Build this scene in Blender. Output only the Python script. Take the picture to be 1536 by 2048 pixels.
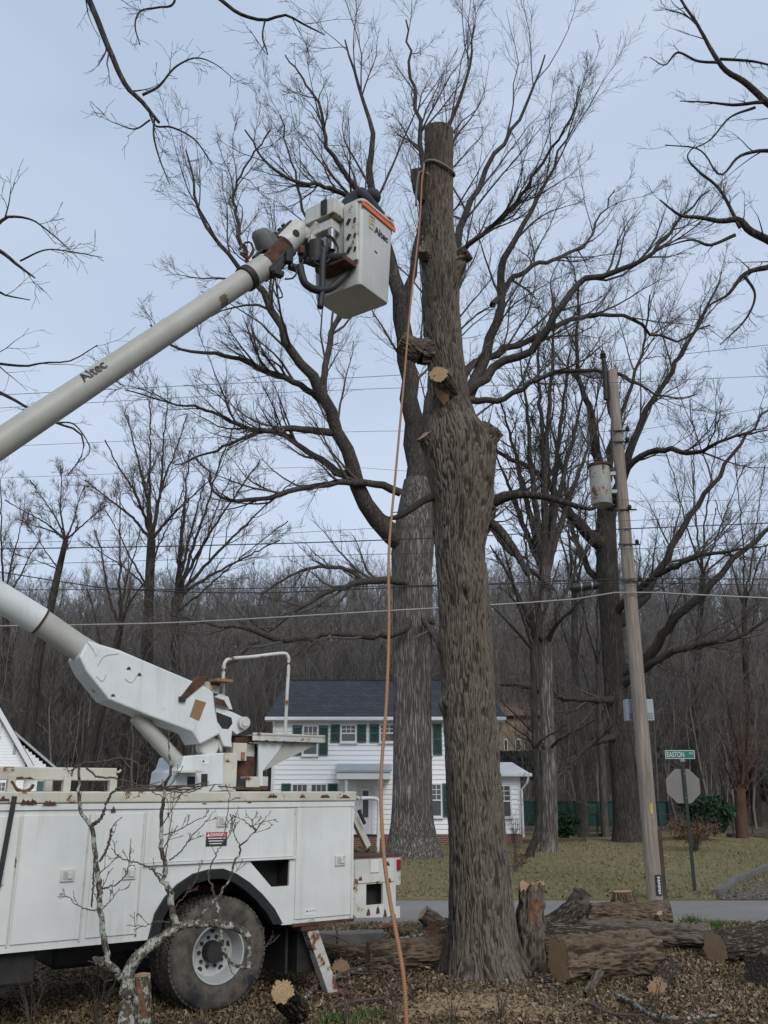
import bpy, bmesh, math, random
import numpy as np
from mathutils import Vector, Matrix

random.seed(7)
rng = np.random.default_rng(11)
for o in list(bpy.data.objects):
    bpy.data.objects.remove(o)
SC = bpy.context.scene
COL = SC.collection

# ------------------------------------------------------------ camera
HORIZON, FPX, CAMZ = 1580.0, 1800.0, 2.1          # measured on the 1536 x 2048 photograph
PITCH = math.atan((HORIZON - 1024) / FPX)
cd = bpy.data.cameras.new('camera')
cam = bpy.data.objects.new('camera', cd)
COL.objects.link(cam)
cam.location = (0, 0, CAMZ)
cam.rotation_euler = (math.pi / 2 + PITCH, 0, 0)
cd.sensor_fit = 'VERTICAL'
cd.sensor_height = 24.0
cd.lens = 24.0 * FPX / 2048.0
cd.clip_start, cd.clip_end = 0.1, 3000
SC.camera = cam

# ------------------------------------------------------------ sky, sun, exposure
SUN_EL, SUN_AZ = math.radians(36), math.radians(160)   # high, behind the camera and to the right
w = bpy.data.worlds.new('World')
SC.world = w
w.use_nodes = True
nt = w.node_tree
nt.nodes.clear()
wo = nt.nodes.new('ShaderNodeOutputWorld')
bg = nt.nodes.new('ShaderNodeBackground')
sky = nt.nodes.new('ShaderNodeTexSky')
sky.sky_type = 'NISHITA'
sky.sun_disc = False
sky.sun_elevation = SUN_EL
sky.sun_rotation = SUN_AZ
tc = nt.nodes.new('ShaderNodeTexCoord')
mp = nt.nodes.new('ShaderNodeMapping')
mp.inputs['Scale'].default_value = (1.0, 1.0, 1.9)
mp.inputs['Location'].default_value = (3.1, 1.7, 0.4)
nz = nt.nodes.new('ShaderNodeTexNoise')
nz.inputs['Scale'].default_value = 1.6
nz.inputs['Detail'].default_value = 4.0
nz.inputs['Roughness'].default_value = 0.5
cr = nt.nodes.new('ShaderNodeValToRGB')
cr.color_ramp.elements[0].position = 0.36
cr.color_ramp.elements[0].color = (3.7, 4.5, 5.8, 1)
cr.color_ramp.elements[1].position = 0.64
cr.color_ramp.elements[1].color = (4.8, 5.5, 6.65, 1)
mx = nt.nodes.new('ShaderNodeMix')
mx.data_type = 'RGBA'
mx.inputs['Factor'].default_value = 0.9
nt.links.new(tc.outputs['Generated'], mp.inputs['Vector'])
nt.links.new(mp.outputs['Vector'], nz.inputs['Vector'])
nt.links.new(nz.outputs['Fac'], cr.inputs['Fac'])
nt.links.new(sky.outputs['Color'], mx.inputs['A'])
nt.links.new(cr.outputs['Color'], mx.inputs['B'])
nt.links.new(mx.outputs['Result'], bg.inputs['Color'])
bg.inputs['Strength'].default_value = 0.1
nt.links.new(bg.outputs['Background'], wo.inputs['Surface'])

sd = bpy.data.lights.new('sun', 'SUN')
sun = bpy.data.objects.new('sun', sd)
COL.objects.link(sun)
sd.energy = 1.5
sd.angle = math.radians(30)
sd.color = (1.0, 0.97, 0.92)
sdir = Vector((math.sin(SUN_AZ) * math.cos(SUN_EL), math.cos(SUN_AZ) * math.cos(SUN_EL), math.sin(SUN_EL)))
sun.rotation_euler = sdir.to_track_quat('Z', 'Y').to_euler()
sun.location = (0, -20, 40)

SC.render.engine = 'CYCLES'
SC.view_settings.view_transform = 'Standard'
SC.view_settings.look = 'None'
SC.view_settings.exposure = 0.45
SC.view_settings.gamma = 1.0
SC.view_settings.use_curve_mapping = False
SC.render.resolution_x, SC.render.resolution_y = 768, 1024

# ------------------------------------------------------------ measuring helpers (photo pixel -> point in the place)
_c, _s = math.cos(PITCH), math.sin(PITCH)
def ray(u, v):
    x, y = (u - 768) / FPX, -(v - 1024) / FPX
    return np.array([x, _c - y * _s, _s + y * _c])
def px(u, v, Y):
    d = ray(u, v)
    return np.array([0, 0, CAMZ]) + d * (Y / d[1])
def gnd(u, v, z=0.0):
    d = ray(u, v)
    return np.array([0, 0, CAMZ]) + d * ((z - CAMZ) / d[2])
def ppm(p):                                            # photo pixels per metre at a point
    return FPX / (p[1] * _c + (p[2] - CAMZ) * _s)

# ------------------------------------------------------------ mesh helpers
def mesh_np(name, V, quads, tris=None):
    me = bpy.data.meshes.new(name)
    V = np.asarray(V, dtype=np.float32)
    nq = len(quads); ntr = 0 if tris is None else len(tris)
    me.vertices.add(len(V)); me.vertices.foreach_set('co', V.ravel())
    idx = np.asarray(quads, dtype=np.int32).ravel() if nq else np.zeros(0, np.int32)
    if ntr: idx = np.concatenate([idx, np.asarray(tris, dtype=np.int32).ravel()])
    me.loops.add(len(idx)); me.loops.foreach_set('vertex_index', idx)
    me.polygons.add(nq + ntr)
    st = np.concatenate([np.arange(nq) * 4, nq * 4 + np.arange(ntr) * 3]).astype(np.int32)
    me.polygons.foreach_set('loop_start', st)
    me.update(calc_edges=True)
    return me

def put(name, me, m=None, parent=None, smooth=False, bevel=0.0):
    o = bpy.data.objects.new(name, me)
    COL.objects.link(o)
    if m is not None and me is not None and not me.materials: me.materials.append(m)
    if parent is not None: o.parent = parent
    if smooth and me is not None: me.polygons.foreach_set('use_smooth', [True] * len(me.polygons))
    if bevel:
        b = o.modifiers.new('bevel', 'BEVEL'); b.width = bevel; b.segments = 2; b.limit_method = 'ANGLE'
    return o

def empty(name, loc=(0, 0, 0), rz=0.0):
    o = bpy.data.objects.new(name, None)
    COL.objects.link(o); o.location = loc; o.rotation_euler = (0, 0, rz); o.empty_display_size = 0.3
    return o
def tag(o, label, cat, group=None):
    o['label'] = label; o['category'] = cat
    if group: o['group'] = group
    return o
def struct(o): o['kind'] = 'structure'; return o
def stuff(o): o['kind'] = 'stuff'; return o

def frames(T):
    T = T / np.maximum(np.linalg.norm(T, axis=-1, keepdims=True), 1e-9)
    mean = T.mean(axis=1)
    ref = np.where(np.abs(mean[:, 2:3]) > 0.8 * np.linalg.norm(mean, axis=1, keepdims=True), np.array([[1., 0, 0]]), np.array([[0, 0, 1.]]))
    U = ref[:, None, :] - (ref[:, None, :] * T).sum(-1, keepdims=True) * T
    U /= np.maximum(np.linalg.norm(U, axis=-1, keepdims=True), 1e-9)
    return T, U, np.cross(T, U)

def tubes(P, R, S):                                    # many tubes at once: (N,K,3), (N,K) -> verts, quads
    P = np.asarray(P, float); R = np.asarray(R, float)
    N, K, _ = P.shape
    T = np.gradient(P, axis=1)
    T, U, W = frames(T)
    a = np.arange(S) * 2 * math.pi / S
    V = P[:, :, None, :] + R[:, :, None, None] * (U[:, :, None, :] * np.cos(a)[None, None, :, None] + W[:, :, None, :] * np.sin(a)[None, None, :, None])
    n = np.arange(N)[:, None, None] * K * S; k = np.arange(K - 1)[None, :, None] * S; s = np.arange(S)[None, None, :]
    s2 = (s + 1) % S
    Q = np.stack([n + k + s, n + k + s2, n + k + S + s2, n + k + S + s], axis=-1).reshape(-1, 4)
    return V.reshape(-1, 3), Q

def resample(path, K, vals=None):
    p = np.asarray(path, float)
    d = np.concatenate([[0], np.cumsum(np.linalg.norm(np.diff(p, axis=0), axis=1))])
    t = np.linspace(0, d[-1], K)
    out = np.stack([np.interp(t, d, p[:, i]) for i in range(p.shape[1])], axis=1)
    return out

def smoothpath(path, K):                               # Catmull-Rom, then even spacing
    p = np.asarray(path, float)
    q = np.vstack([2 * p[0] - p[1], p, 2 * p[-1] - p[-2]])
    out = []
    for i in range(1, len(q) - 2):
        t = np.linspace(0, 1, 8, endpoint=False)[:, None]
        a, b, c, d = q[i - 1], q[i], q[i + 1], q[i + 2]
        out.append(0.5 * ((2 * b) + (c - a) * t + (2 * a - 5 * b + 4 * c - d) * t ** 2 + (3 * b - a - 3 * c + d) * t ** 3))
    out.append(p[-1:])
    return resample(np.vstack(out), K)

class MB:
    def __init__(s): s.v = []; s.f = []
    def add(s, V, F):
        b = len(s.v); s.v += [tuple(map(float, p)) for p in V]; s.f += [tuple(i + b for i in f) for f in F]; return s
    def box(s, x0, x1, y0, y1, z0, z1):
        return s.add([(x, y, z) for z in (z0, z1) for y in (y0, y1) for x in (x0, x1)],
                     [(0, 2, 3, 1), (4, 5, 7, 6), (0, 1, 5, 4), (2, 6, 7, 3), (0, 4, 6, 2), (1, 3, 7, 5)])
    def bar(s, a, b, wid, hei, up=(0, 0, 1)):          # a beam from a to b
        a, b = np.array(a, float), np.array(b, float); t = b - a; t /= np.linalg.norm(t)
        u = np.array(up, float); u = u - (u @ t) * t; u /= np.linalg.norm(u); w_ = np.cross(t, u)
        V = [p + sx * w_ * wid / 2 + sz * u * hei / 2 for p in (a, b) for sz in (-1, 1) for sx in (-1, 1)]
        return s.add(V, [(0, 2, 3, 1), (4, 5, 7, 6), (0, 1, 5, 4), (2, 6, 7, 3), (0, 4, 6, 2), (1, 3, 7, 5)])
    def ext(s, pts, vec):                              # extrude an outline along a vector
        pts = [np.array(p, float) for p in pts]; n = len(pts); v = np.array(vec, float)
        return s.add(pts + [p + v for p in pts], [tuple(range(n))[::-1], tuple(range(n, 2 * n))] + [(i, (i + 1) % n, n + (i + 1) % n, n + i) for i in range(n)])
    def tube(s, path, r, S=10, cap=True):
        p = np.asarray(path, float); R = np.full(len(p), r) if np.isscalar(r) else np.asarray(r, float)
        V, Q = tubes(p[None], R[None], S); F = [tuple(q) for q in Q]
        if cap: n = len(V); F += [tuple(range(S))[::-1], tuple(range(n - S, n))]
        return s.add(V, F)
    def lathe(s, prof, S=32, o=(0, 0, 0), ax=(0, 0, 1), closed=False):   # prof: (radius, along axis)
        ax = np.array(ax, float); ax /= np.linalg.norm(ax)
        u = np.array((1., 0, 0)) if abs(ax[0]) < .8 else np.array((0, 1., 0)); u = u - (u @ ax) * ax; u /= np.linalg.norm(u); w_ = np.cross(ax, u)
        a = np.arange(S) * 2 * math.pi / S
        V = [np.array(o) + ax * h + r * (u * math.cos(t) + w_ * math.sin(t)) for r, h in prof for t in a]
        F = [(i * S + j, i * S + (j + 1) % S, (i + 1) * S + (j + 1) % S, (i + 1) * S + j) for i in range(len(prof) - 1) for j in range(S)]
        if closed == 'open': pass
        elif not closed: F += [tuple(range(S))[::-1], tuple(range((len(prof) - 1) * S, len(prof) * S))]
        else:
            m = (len(prof) - 1) * S; F += [(m + j, m + (j + 1) % S, (j + 1) % S, j) for j in range(S)]
        return s.add(V, F)
    def obj(s, name, m, parent=None, smooth=False, bevel=0.0):
        me = bpy.data.meshes.new(name); me.from_pydata(s.v, [], s.f); me.update()
        if smooth == 'auto':
            o = put(name, me, m, parent, True, bevel)
            me.set_sharp_from_angle(angle=math.radians(40)); return o
        return put(name, me, m, parent, smooth, bevel)

def copy_tree(o, parent=None):
    c = o.copy(); COL.objects.link(c)
    if parent is not None: c.parent = parent
    for ch in list(o.children): copy_tree(ch, c)
    return c

def hash3(ix, iy, iz):
    n = (ix.astype(np.int64) * 374761393 + iy.astype(np.int64) * 668265263 + iz.astype(np.int64) * 2147483647) & 0xffffffff
    n = ((n ^ (n >> 13)) * 1274126177) & 0xffffffff
    return ((n ^ (n >> 16)) & 0xffff) / 65535.0
def vnoise(p):                                         # value noise, 0..1
    i = np.floor(p).astype(np.int64); f = p - i; f = f * f * (3 - 2 * f); r = 0
    for dx in (0, 1):
        for dy in (0, 1):
            for dz in (0, 1):
                wgt = (f[..., 0] if dx else 1 - f[..., 0]) * (f[..., 1] if dy else 1 - f[..., 1]) * (f[..., 2] if dz else 1 - f[..., 2])
                r = r + wgt * hash3(i[..., 0] + dx, i[..., 1] + dy, i[..., 2] + dz)
    return r
def ridges(A, Z, nr, seed=0.0):                        # long upright bark plates round a stem: 0 in the furrow, 1 on the plate
    c, s = np.cos(A), np.sin(A); q = lambda k, m: np.stack([c * k + seed, s * k + seed * 1.7, Z * m], -1)
    ph = A / (2 * math.pi) * nr + 3.2 * (vnoise(q(3.0, 1.7)) - .5) + 1.8 * (vnoise(q(9.0, 5.0)) - .5) + .9 * (vnoise(q(22.0, 14.0)) - .5)
    r = np.abs(np.sin(math.pi * ph)); idn = np.mod(np.floor(ph), nr)
    brk = vnoise(np.stack([idn * 5.7 + seed, idn * 0 + .5, Z * 6.5 + idn * 3.1], -1))
    gap = np.clip((brk - .27) * 6, 0, 1)
    wide = .5 + .5 * vnoise(np.stack([idn * 3.3 + seed, idn * 0 + 2.5, Z * 3.5], -1))
    fine = vnoise(q(30.0, 24.0))
    return np.clip((r * 1.55 * wide + (fine - .5) * .45) * (.2 + .8 * gap), 0, 1)
# ------------------------------------------------------------ materials
class NT:
    def __init__(s, name):
        s.m = bpy.data.materials.new(name); s.m.use_nodes = True; s.t = s.m.node_tree; s.t.nodes.clear()
        s.o = s.t.nodes.new('ShaderNodeOutputMaterial'); s.b = s.t.nodes.new('ShaderNodeBsdfPrincipled')
        s.t.links.new(s.b.outputs[0], s.o.inputs['Surface'])
        s.c = s.t.nodes.new('ShaderNodeTexCoord')
    def set(s, inp, v):
        if hasattr(v, 'is_output') or isinstance(v, bpy.types.NodeSocket): s.t.links.new(v, inp)
        elif inp.type == 'RGBA' and len(v) == 3: inp.default_value = (*v, 1)
        else: inp.default_value = v
    def node(s, ty, **kw):
        n = s.t.nodes.new('ShaderNode' + ty)
        for k, v in kw.items():
            if k[0] == '_': setattr(n, k[1:], v)
            else: s.set(n.inputs[k.replace('__', ' ')], v)
        return n
    def vec(s, scale=(1, 1, 1), src='Object', loc=(0, 0, 0)):
        return s.node('Mapping', Vector=s.c.outputs[src], Scale=scale, Location=loc).outputs[0]
    def xz(s):
        p = s.node('SeparateXYZ', Vector=s.c.outputs['Object']); return s.node('CombineXYZ', X=p.outputs['X'], Y=p.outputs['Z']).outputs[0]
    def noise(s, scale, detail=4, rough=.55, vec=None, dist=0.0):
        return s.node('TexNoise', Vector=vec if vec is not None else s.c.outputs['Object'], Scale=scale, Detail=detail, Roughness=rough, Distortion=dist).outputs['Fac']
    def ramp(s, fac, stops):
        n = s.node('ValToRGB', Fac=fac); e = n.color_ramp.elements
        while len(e) < len(stops): e.new(0.5)
        for x, (p, c) in zip(e, stops):
            x.position = p; x.color = (c, c, c, 1) if not hasattr(c, '__len__') else (*c, 1)
        return n.outputs['Color']
    def mix(s, fac, a, b, mode='MIX'):
        n = s.t.nodes.new('ShaderNodeMix'); n.data_type = 'RGBA'; n.blend_type = mode
        s.set(n.inputs['Factor'], fac); s.set(n.inputs['A'], a); s.set(n.inputs['B'], b)
        return n.outputs['Result']
    def math(s, op, a, b=0.5):
        n = s.node('Math', _operation=op); s.set(n.inputs[0], a); s.set(n.inputs[1], b); return n.outputs[0]
    def bump(s, h, strength=.4, dist=.01):
        s.set(s.b.inputs['Normal'], s.node('Bump', Height=h, Strength=strength, Distance=dist).outputs[0])
    def fin(s, col, rough=.7, metal=0.0, spec=None):
        s.set(s.b.inputs['Base Color'], col); s.set(s.b.inputs['Roughness'], rough); s.set(s.b.inputs['Metallic'], metal)
        if spec is not None: s.b.inputs['Specular IOR Level'].default_value = spec
        return s.m

def plain(name, col, rough=.7, metal=0.0, var=.25, scale=6.0, bump=0.0, spec=None):
    t = NT(name); n = t.noise(scale, 5)
    c = t.mix(1.0, col, t.ramp(n, [(0.25, 1 - var), (0.75, 1 + var * .3)]), 'MULTIPLY')
    if bump: t.bump(n, bump, .01)
    return t.fin(c, rough, metal, spec)

def painted(name, col, rust=.70, dirt=.25, rough=.42, rscale=3.0):
    t = NT(name)
    c = t.mix(1.0, col, t.ramp(t.noise(1.7, 5, .6), [(.3, 1 - dirt), (.7, 1.0)]), 'MULTIPLY')
    st = t.noise(1.0, 4, .6, t.vec((9, 9, .7)))
    c = t.mix(t.ramp(st, [(.55, 0.0), (.85, .4)]), c, (.30, .24, .15))
    rn = t.noise(rscale, 9, .72)
    rm = t.ramp(rn, [(rust, 0.0), (rust + .025, 1.0)])
    rc = t.mix(t.noise(40, 3), (.05, .022, .014), (.20, .085, .035))
    halo = t.ramp(rn, [(rust - .06, 0.0), (rust, .35)])
    c = t.mix(halo, c, (.34, .20, .09)); c = t.mix(rm, c, rc)
    t.bump(t.math('ADD', t.math('MULTIPLY', t.noise(2.2, 2), .6), t.math('MULTIPLY', rm, -.1)), .25, .02)
    return t.fin(c, t.mix(rm, (rough,) * 3, (.85,) * 3))

def bark(name, plate, furrow, sx=20.0, sz=3.2, strength=.8, lichen=None, dist=.03):
    t = NT(name); v = t.vec((sx, sx, sz))
    n = t.noise(1.0, 3, .55, v, .3)
    r = t.math('MULTIPLY', t.math('ABSOLUTE', t.math('SUBTRACT', n, .5)), 7.0)
    r = t.ramp(r, [(0.1, 0.0), (.9, 1.0)])
    c = t.mix(r, furrow, t.mix(t.noise(3.5, 5), plate, tuple(x * .62 for x in plate)))
    c = t.mix(1.0, c, t.ramp(t.noise(.9, 3), [(.3, .72), (.7, 1.12)]), 'MULTIPLY')
    if lichen:
        ln = t.noise(lichen[1], 6, .65); c = t.mix(t.ramp(ln, [(lichen[2], 0.0), (lichen[2] + .06, .9)]), c, lichen[0])
    t.bump(t.math('ADD', r, t.math('MULTIPLY', t.noise(60, 4), .3)), strength, dist)
    return t.fin(c, .92, 0, .2)

def cutwood(name, light, dark, sc=60.0):
    t = NT(name); wv = t.node('TexWave', _wave_type='RINGS', _rings_direction='Z', Vector=t.vec((1, 1, .0)), Scale=sc / 6, Distortion=2.5, Detail=3.0)
    c = t.mix(wv.outputs['Fac'], light, tuple(x * .76 for x in light))
    ln = t.node('VectorMath', _operation='LENGTH'); t.set(ln.inputs[0], t.vec((1, 1, 0)))
    c = t.mix(t.ramp(t.math('MULTIPLY', t.noise(7, 5, .7), 1.0), [(.45, 0.0), (.72, .8)]), c, dark)
    t.bump(t.noise(50, 5), .3, .01)
    return t.fin(c, .85, 0, .2)

M = {}
M['white'] = painted('white_truck_paint', (.63, .64, .61), rust=.715, dirt=.17)
M['white_boom'] = painted('white_boom_paint', (.62, .64, .63), rust=.685, dirt=.18, rscale=5.5)
M['white_rusty'] = painted('rusty_white_paint', (.58, .58, .53), rust=.60, dirt=.3, rscale=5)
M['cream'] = painted('cream_rail_paint', (.55, .53, .44), rust=.60, dirt=.3, rscale=4)
M['rust'] = plain('rusty_steel', (.10, .045, .026), .9, 0, .8, 9, .5)
M['fibre'] = painted('grey_fibreglass', (.40, .395, .35), rust=.80, dirt=.22, rough=.5)
M['bucket'] = painted('bucket_fibreglass', (.52, .525, .50), rust=.9, dirt=.16, rough=.45)
def tyre_mat():
    t = NT('tyre_rubber'); n = t.noise(5, 6, .65)
    c = t.mix(t.ramp(n, [(.35, 0.0), (.7, .85)]), (.022, .022, .023), (.15, .128, .10))
    t.bump(t.noise(30, 4), .3, .01); return t.fin(c, .8, 0, .3)
M['tyre'] = tyre_mat()
M['rim'] = painted('wheel_rim_paint', (.40, .41, .40), rust=.68, dirt=.4, rscale=7)
M['black'] = plain('black_rubber', (.016, .016, .017), .6, 0, .5, 14, .2)
M['dark'] = plain('dark_greasy_steel', (.026, .024, .022), .65, .2, .6, 8, .3)
M['steel'] = plain('grey_galvanised_steel', (.28, .29, .30), .45, .6, .3, 10)
M['worn'] = painted('worn_outrigger_paint', (.52, .52, .49), rust=.53, dirt=.4, rscale=6)
M['decal'] = plain('black_decal', (.018, .018, .02), .5, 0, .15)
M['decal_tan'] = plain('tan_decal', (.40, .33, .21), .5, 0, .15)
M['decal_red'] = plain('red_decal', (.40, .035, .03), .5, 0, .2)
M['decal_white'] = plain('white_decal', (.66, .66, .64), .5, 0, .1)
M['red_lens'] = plain('red_tail_lens', (.30, .012, .012), .2, 0, .2)
M['orange'] = plain('orange_liner', (.70, .13, .035), .5, 0, .2)
M['card'] = plain('brown_cardboard', (.26, .155, .075), .9, 0, .25, 9)
M['jacket'] = plain('dark_grey_jacket', (.035, .043, .052), .9, 0, .5, 9, .4)
M['skin'] = plain('skin', (.42, .22, .15), .6, 0, .1)
def rope_mat():
    t = NT('tan_rope'); wv = t.node('TexWave', _bands_direction='Z', Vector=t.vec((60, 60, 40)), Scale=1.0, Distortion=.5)
    c = t.mix(wv.outputs['Fac'], (.22, .10, .045), (.34, .18, .085)); t.bump(wv.outputs['Fac'], .5, .004)
    return t.fin(c, .85)
M['rope'] = rope_mat()
M['rope_grey'] = plain('grey_rope', (.20, .175, .14), .9, 0, .3, 30)
# house
M['siding'] = plain('white_vinyl_siding', (.80, .81, .825), .55, 0, .10, 1.2)
M['trim'] = plain('white_trim', (.70, .71, .72), .5, 0, .12, 2)
M['shutter'] = plain('green_shutter', (.045, .10, .085), .6, 0, .25, 3)
def roof_mat():
    t = NT('dark_asphalt_shingle'); b = t.node('TexBrick', Vector=t.xz(), Color1=(.028, .031, .038, 1), Color2=(.044, .048, .056, 1), Mortar=(.016, .017, .02, 1), Scale=1.0)
    b.inputs['Mortar Size'].default_value = .012; b.inputs['Brick Width'].default_value = .3; b.inputs['Row Height'].default_value = .14
    n = t.noise(1.5, 5); c = t.mix(1.0, b.outputs['Color'], t.ramp(n, [(.3, .8), (.7, 1.25)]), 'MULTIPLY'); t.bump(b.outputs['Fac'], .4, .01)
    return t.fin(c, .9)
M['roof'] = roof_mat()
def brick_mat():
    t = NT('red_brick'); b = t.node('TexBrick', Vector=t.xz(), Color1=(.19, .055, .035, 1), Color2=(.13, .04, .03, 1), Mortar=(.25, .22, .2, 1), Scale=1.0)
    b.inputs['Mortar Size'].default_value = .01; b.inputs['Brick Width'].default_value = .22; b.inputs['Row Height'].default_value = .075
    t.bump(b.outputs['Fac'], .4, .01); return t.fin(b.outputs['Color'], .9)
M['brick'] = brick_mat()
M['glass'] = NT('window_glass').fin((.095, .098, .10), .06, 0, .6)
M['curtain'] = plain('pale_curtain', (.33, .31, .30), .9, 0, .35, 5)
M['greenfence'] = plain('green_privacy_screen', (.010, .055, .044), .8, 0, .35, 1.5)
M['fencedark'] = plain('dark_green_screen', (.014, .032, .026), .85, 0, .4, 1.5)
M['tan_wall'] = plain('tan_wall', (.30, .24, .17), .85, 0, .2, 1)
M['roof_red'] = plain('far_roof', (.16, .10, .08), .9, 0, .3, 2)
# street furniture
def pole_mat():
    t = NT('weathered_pole_wood'); n = t.noise(1.0, 6, .65, t.vec((28, 28, 1.1)))
    c = t.mix(t.ramp(n, [(.3, 0.0), (.7, 1.0)]), (.15, .118, .094), (.39, .33, .275))
    c = t.mix(1.0, c, t.ramp(t.noise(.7, 3), [(.3, .75), (.7, 1.1)]), 'MULTIPLY'); t.bump(n, .5, .01); return t.fin(c, .9)
M['pole'] = pole_mat()
M['trafo'] = painted('transformer_paint', (.36, .355, .32), rust=.565, dirt=.35, rscale=4)
M['greybox'] = plain('pale_grey_box', (.36, .41, .44), .5, 0, .15, 3)
M['wire'] = plain('black_wire', (.014, .014, .016), .6, 0, .2)
M['wire_grey'] = plain('grey_cable', (.30, .30, .30), .5, .2, .2)
M['sign_green'] = plain('green_street_sign', (.008, .16, .115), .45, 0, .12)
M['sign_back'] = plain('unpainted_sign_back', (.20, .195, .175), .5, .25, .14, 3)
M['post_green'] = plain('dark_green_post', (.022, .035, .028), .6, .2, .35, 8)
M['yellow'] = plain('yellow_tag', (.55, .42, .02), .5, 0, .1)
# wood
M['bark_hero'] = None
M['bark_log'] = bark('log_bark', (.21, .175, .14), (.045, .034, .026), 30, 5, .9, ((.30, .32, .26), 5.0, .66))
M['bark_oak'] = bark('oak_bark', (.34, .31, .28), (.07, .058, .05), 24, 1.3, .9)
M['bark_limb'] = bark('limb_bark', (.135, .118, .104), (.045, .038, .033), 20, 1.6, .7)
M['bark_dark'] = bark('dark_bark', (.10, .086, .074), (.034, .029, .025), 18, 1.5, .7)
M['bark_pale'] = bark('pale_bark', (.19, .165, .14), (.08, .068, .056), 18, 1.5, .6)
M['bark_red'] = bark('reddish_bark', (.15, .085, .058), (.08, .048, .036), 14, 1.2, .4)
M['twig'] = plain('twig_bark', (.085, .070, .060), .9, 0, .4, 2)
M['twig_red'] = plain('reddish_twig_bark', (.115, .085, .072), .9, 0, .4, 2)
M['lichen'] = bark('lichen_bark', (.20, .165, .13), (.065, .05, .04), 26, 8, .9, ((.37, .39, .33), 13.0, .50), .012)
M['buds'] = plain('brown_twig', (.085, .062, .05), .9, 0, .3, 8)
M['cut'] = cutwood('fresh_cut_wood', (.37, .25, .145), (.25, .145, .08))
M['cut_old'] = cutwood('weathered_cut_wood', (.36, .25, .16), (.17, .10, .06))
M['cut_orange'] = plain('torn_orange_wood', (.20, .088, .042), .9, 0, .75, 14, .7)
M['timber'] = plain('mossy_timber', (.075, .055, .038), .95, 0, .5, 4, .4)
def leaf_mat(name, a, b, c):
    t = NT(name); g = t.node('NewGeometry')
    col = t.ramp(g.outputs['Random Per Island'], [(0.0, a), (.5, b), (1.0, c)])
    return t.fin(col, .8, 0, .25)
M['leaf_litter'] = leaf_mat('dead_leaves', (.085, .052, .030), (.16, .105, .062), (.29, .215, .14))
M['leaf_green'] = leaf_mat('evergreen_leaves', (.010, .028, .014), (.018, .045, .022), (.035, .075, .035))
M['leaf_brown'] = leaf_mat('clinging_brown_leaves', (.07, .038, .022), (.11, .06, .035), (.15, .09, .05))
M['leaf_cedar'] = leaf_mat('cedar_leaves', (.016, .026, .012), (.026, .038, .018), (.038, .050, .024))
M['grass'] = leaf_mat('grass_blades', (.10, .115, .042), (.18, .158, .075), (.28, .225, .13))
M['grass_green'] = leaf_mat('fresh_grass', (.035, .075, .016), (.06, .11, .025), (.09, .13, .04))
M['sawdust'] = plain('sawdust', (.30, .215, .12), .95, 0, .4, 18, .5)
M['forest'] = leaf_mat('far_wood_bark', (.075, .066, .058), (.125, .112, .10), (.22, .20, .185))

def ground_mat(name, cols, sc, fine=26.0, bumpd=.02):
    t = NT(name); v = t.c.outputs['Object']
    a = t.mix(t.ramp(t.noise(sc, 5, .6), [(.35, 0.0), (.65, 1.0)]), cols[0], cols[1])
    f = t.noise(fine, 6, .75)
    a = t.mix(t.ramp(f, [(.45, 0.0), (.62, .9)]), a, cols[2])
    a = t.mix(t.ramp(t.noise(fine * 1.7, 3, .6, t.vec((1, 1, 1), 'Object', (7, 3, 1))), [(.58, 0.0), (.66, .9)]), a, cols[3])
    t.bump(f, .7, bumpd)
    return t.fin(a, .95, 0, .15)
M['litter'] = ground_mat('leaf_litter_ground', ((.060, .045, .028), (.062, .058, .028), (.115, .080, .048), (.20, .15, .095)), 1.1)
M['lawn'] = ground_mat('winter_lawn', ((.20, .165, .085), (.105, .125, .048), (.20, .16, .09), (.25, .19, .12)), .22, 9)
M['slope'] = ground_mat('wooded_slope', ((.095, .078, .06), (.08, .07, .055), (.13, .10, .075), (.16, .13, .10)), .08, 1.5)
def asphalt_mat(name, c0, c1):
    t = NT(name); c = t.mix(t.ramp(t.noise(.35, 5, .6), [(.35, 0.0), (.65, 1.0)]), c0, c1)
    g = t.noise(90, 3); c = t.mix(1.0, c, t.ramp(g, [(.3, .75), (.7, 1.2)]), 'MULTIPLY'); t.bump(g, .4, .006)
    return t.fin(c, .95, 0, .15)
M['asphalt'] = asphalt_mat('grey_asphalt', (.19, .178, .165), (.24, .226, .21))
M['asphalt_brown'] = asphalt_mat('brown_grey_asphalt', (.095, .082, .072), (.125, .108, .094))
M['concrete'] = plain('kerb_concrete', (.13, .125, .115), .9, 0, .4, 5, .3)
M['gravel'] = ground_mat('gravel_verge', ((.20, .185, .155), (.14, .12, .09), (.26, .24, .20), (.30, .27, .22)), 2.0, 40)
# ------------------------------------------------------------ the setting
def sheet(name, pts, z, m, thick=None):
    b = MB()
    if thick: b.ext([(p[0], p[1], z - thick) for p in pts], (0, 0, thick))
    else: b.add([(p[0], p[1], z) for p in pts], [tuple(range(len(pts)))])
    return struct(b.obj(name, m))

def hill_z(x, y):
    t = np.clip((y - 47) / 95.0, 0, 1); h = 23.0 * t * t * (3 - 2 * t)
    t2 = np.clip((y - 142) / 200.0, 0, 1)
    n = vnoise(np.stack([x / 22, y / 22, np.zeros_like(x)], -1)) - .5
    return h * (1 + .10 * np.sin(x / 31 + .6)) + n * 2.2 * np.clip((y - 52) / 20, 0, 1) + 6 * t2 - .03

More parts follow.
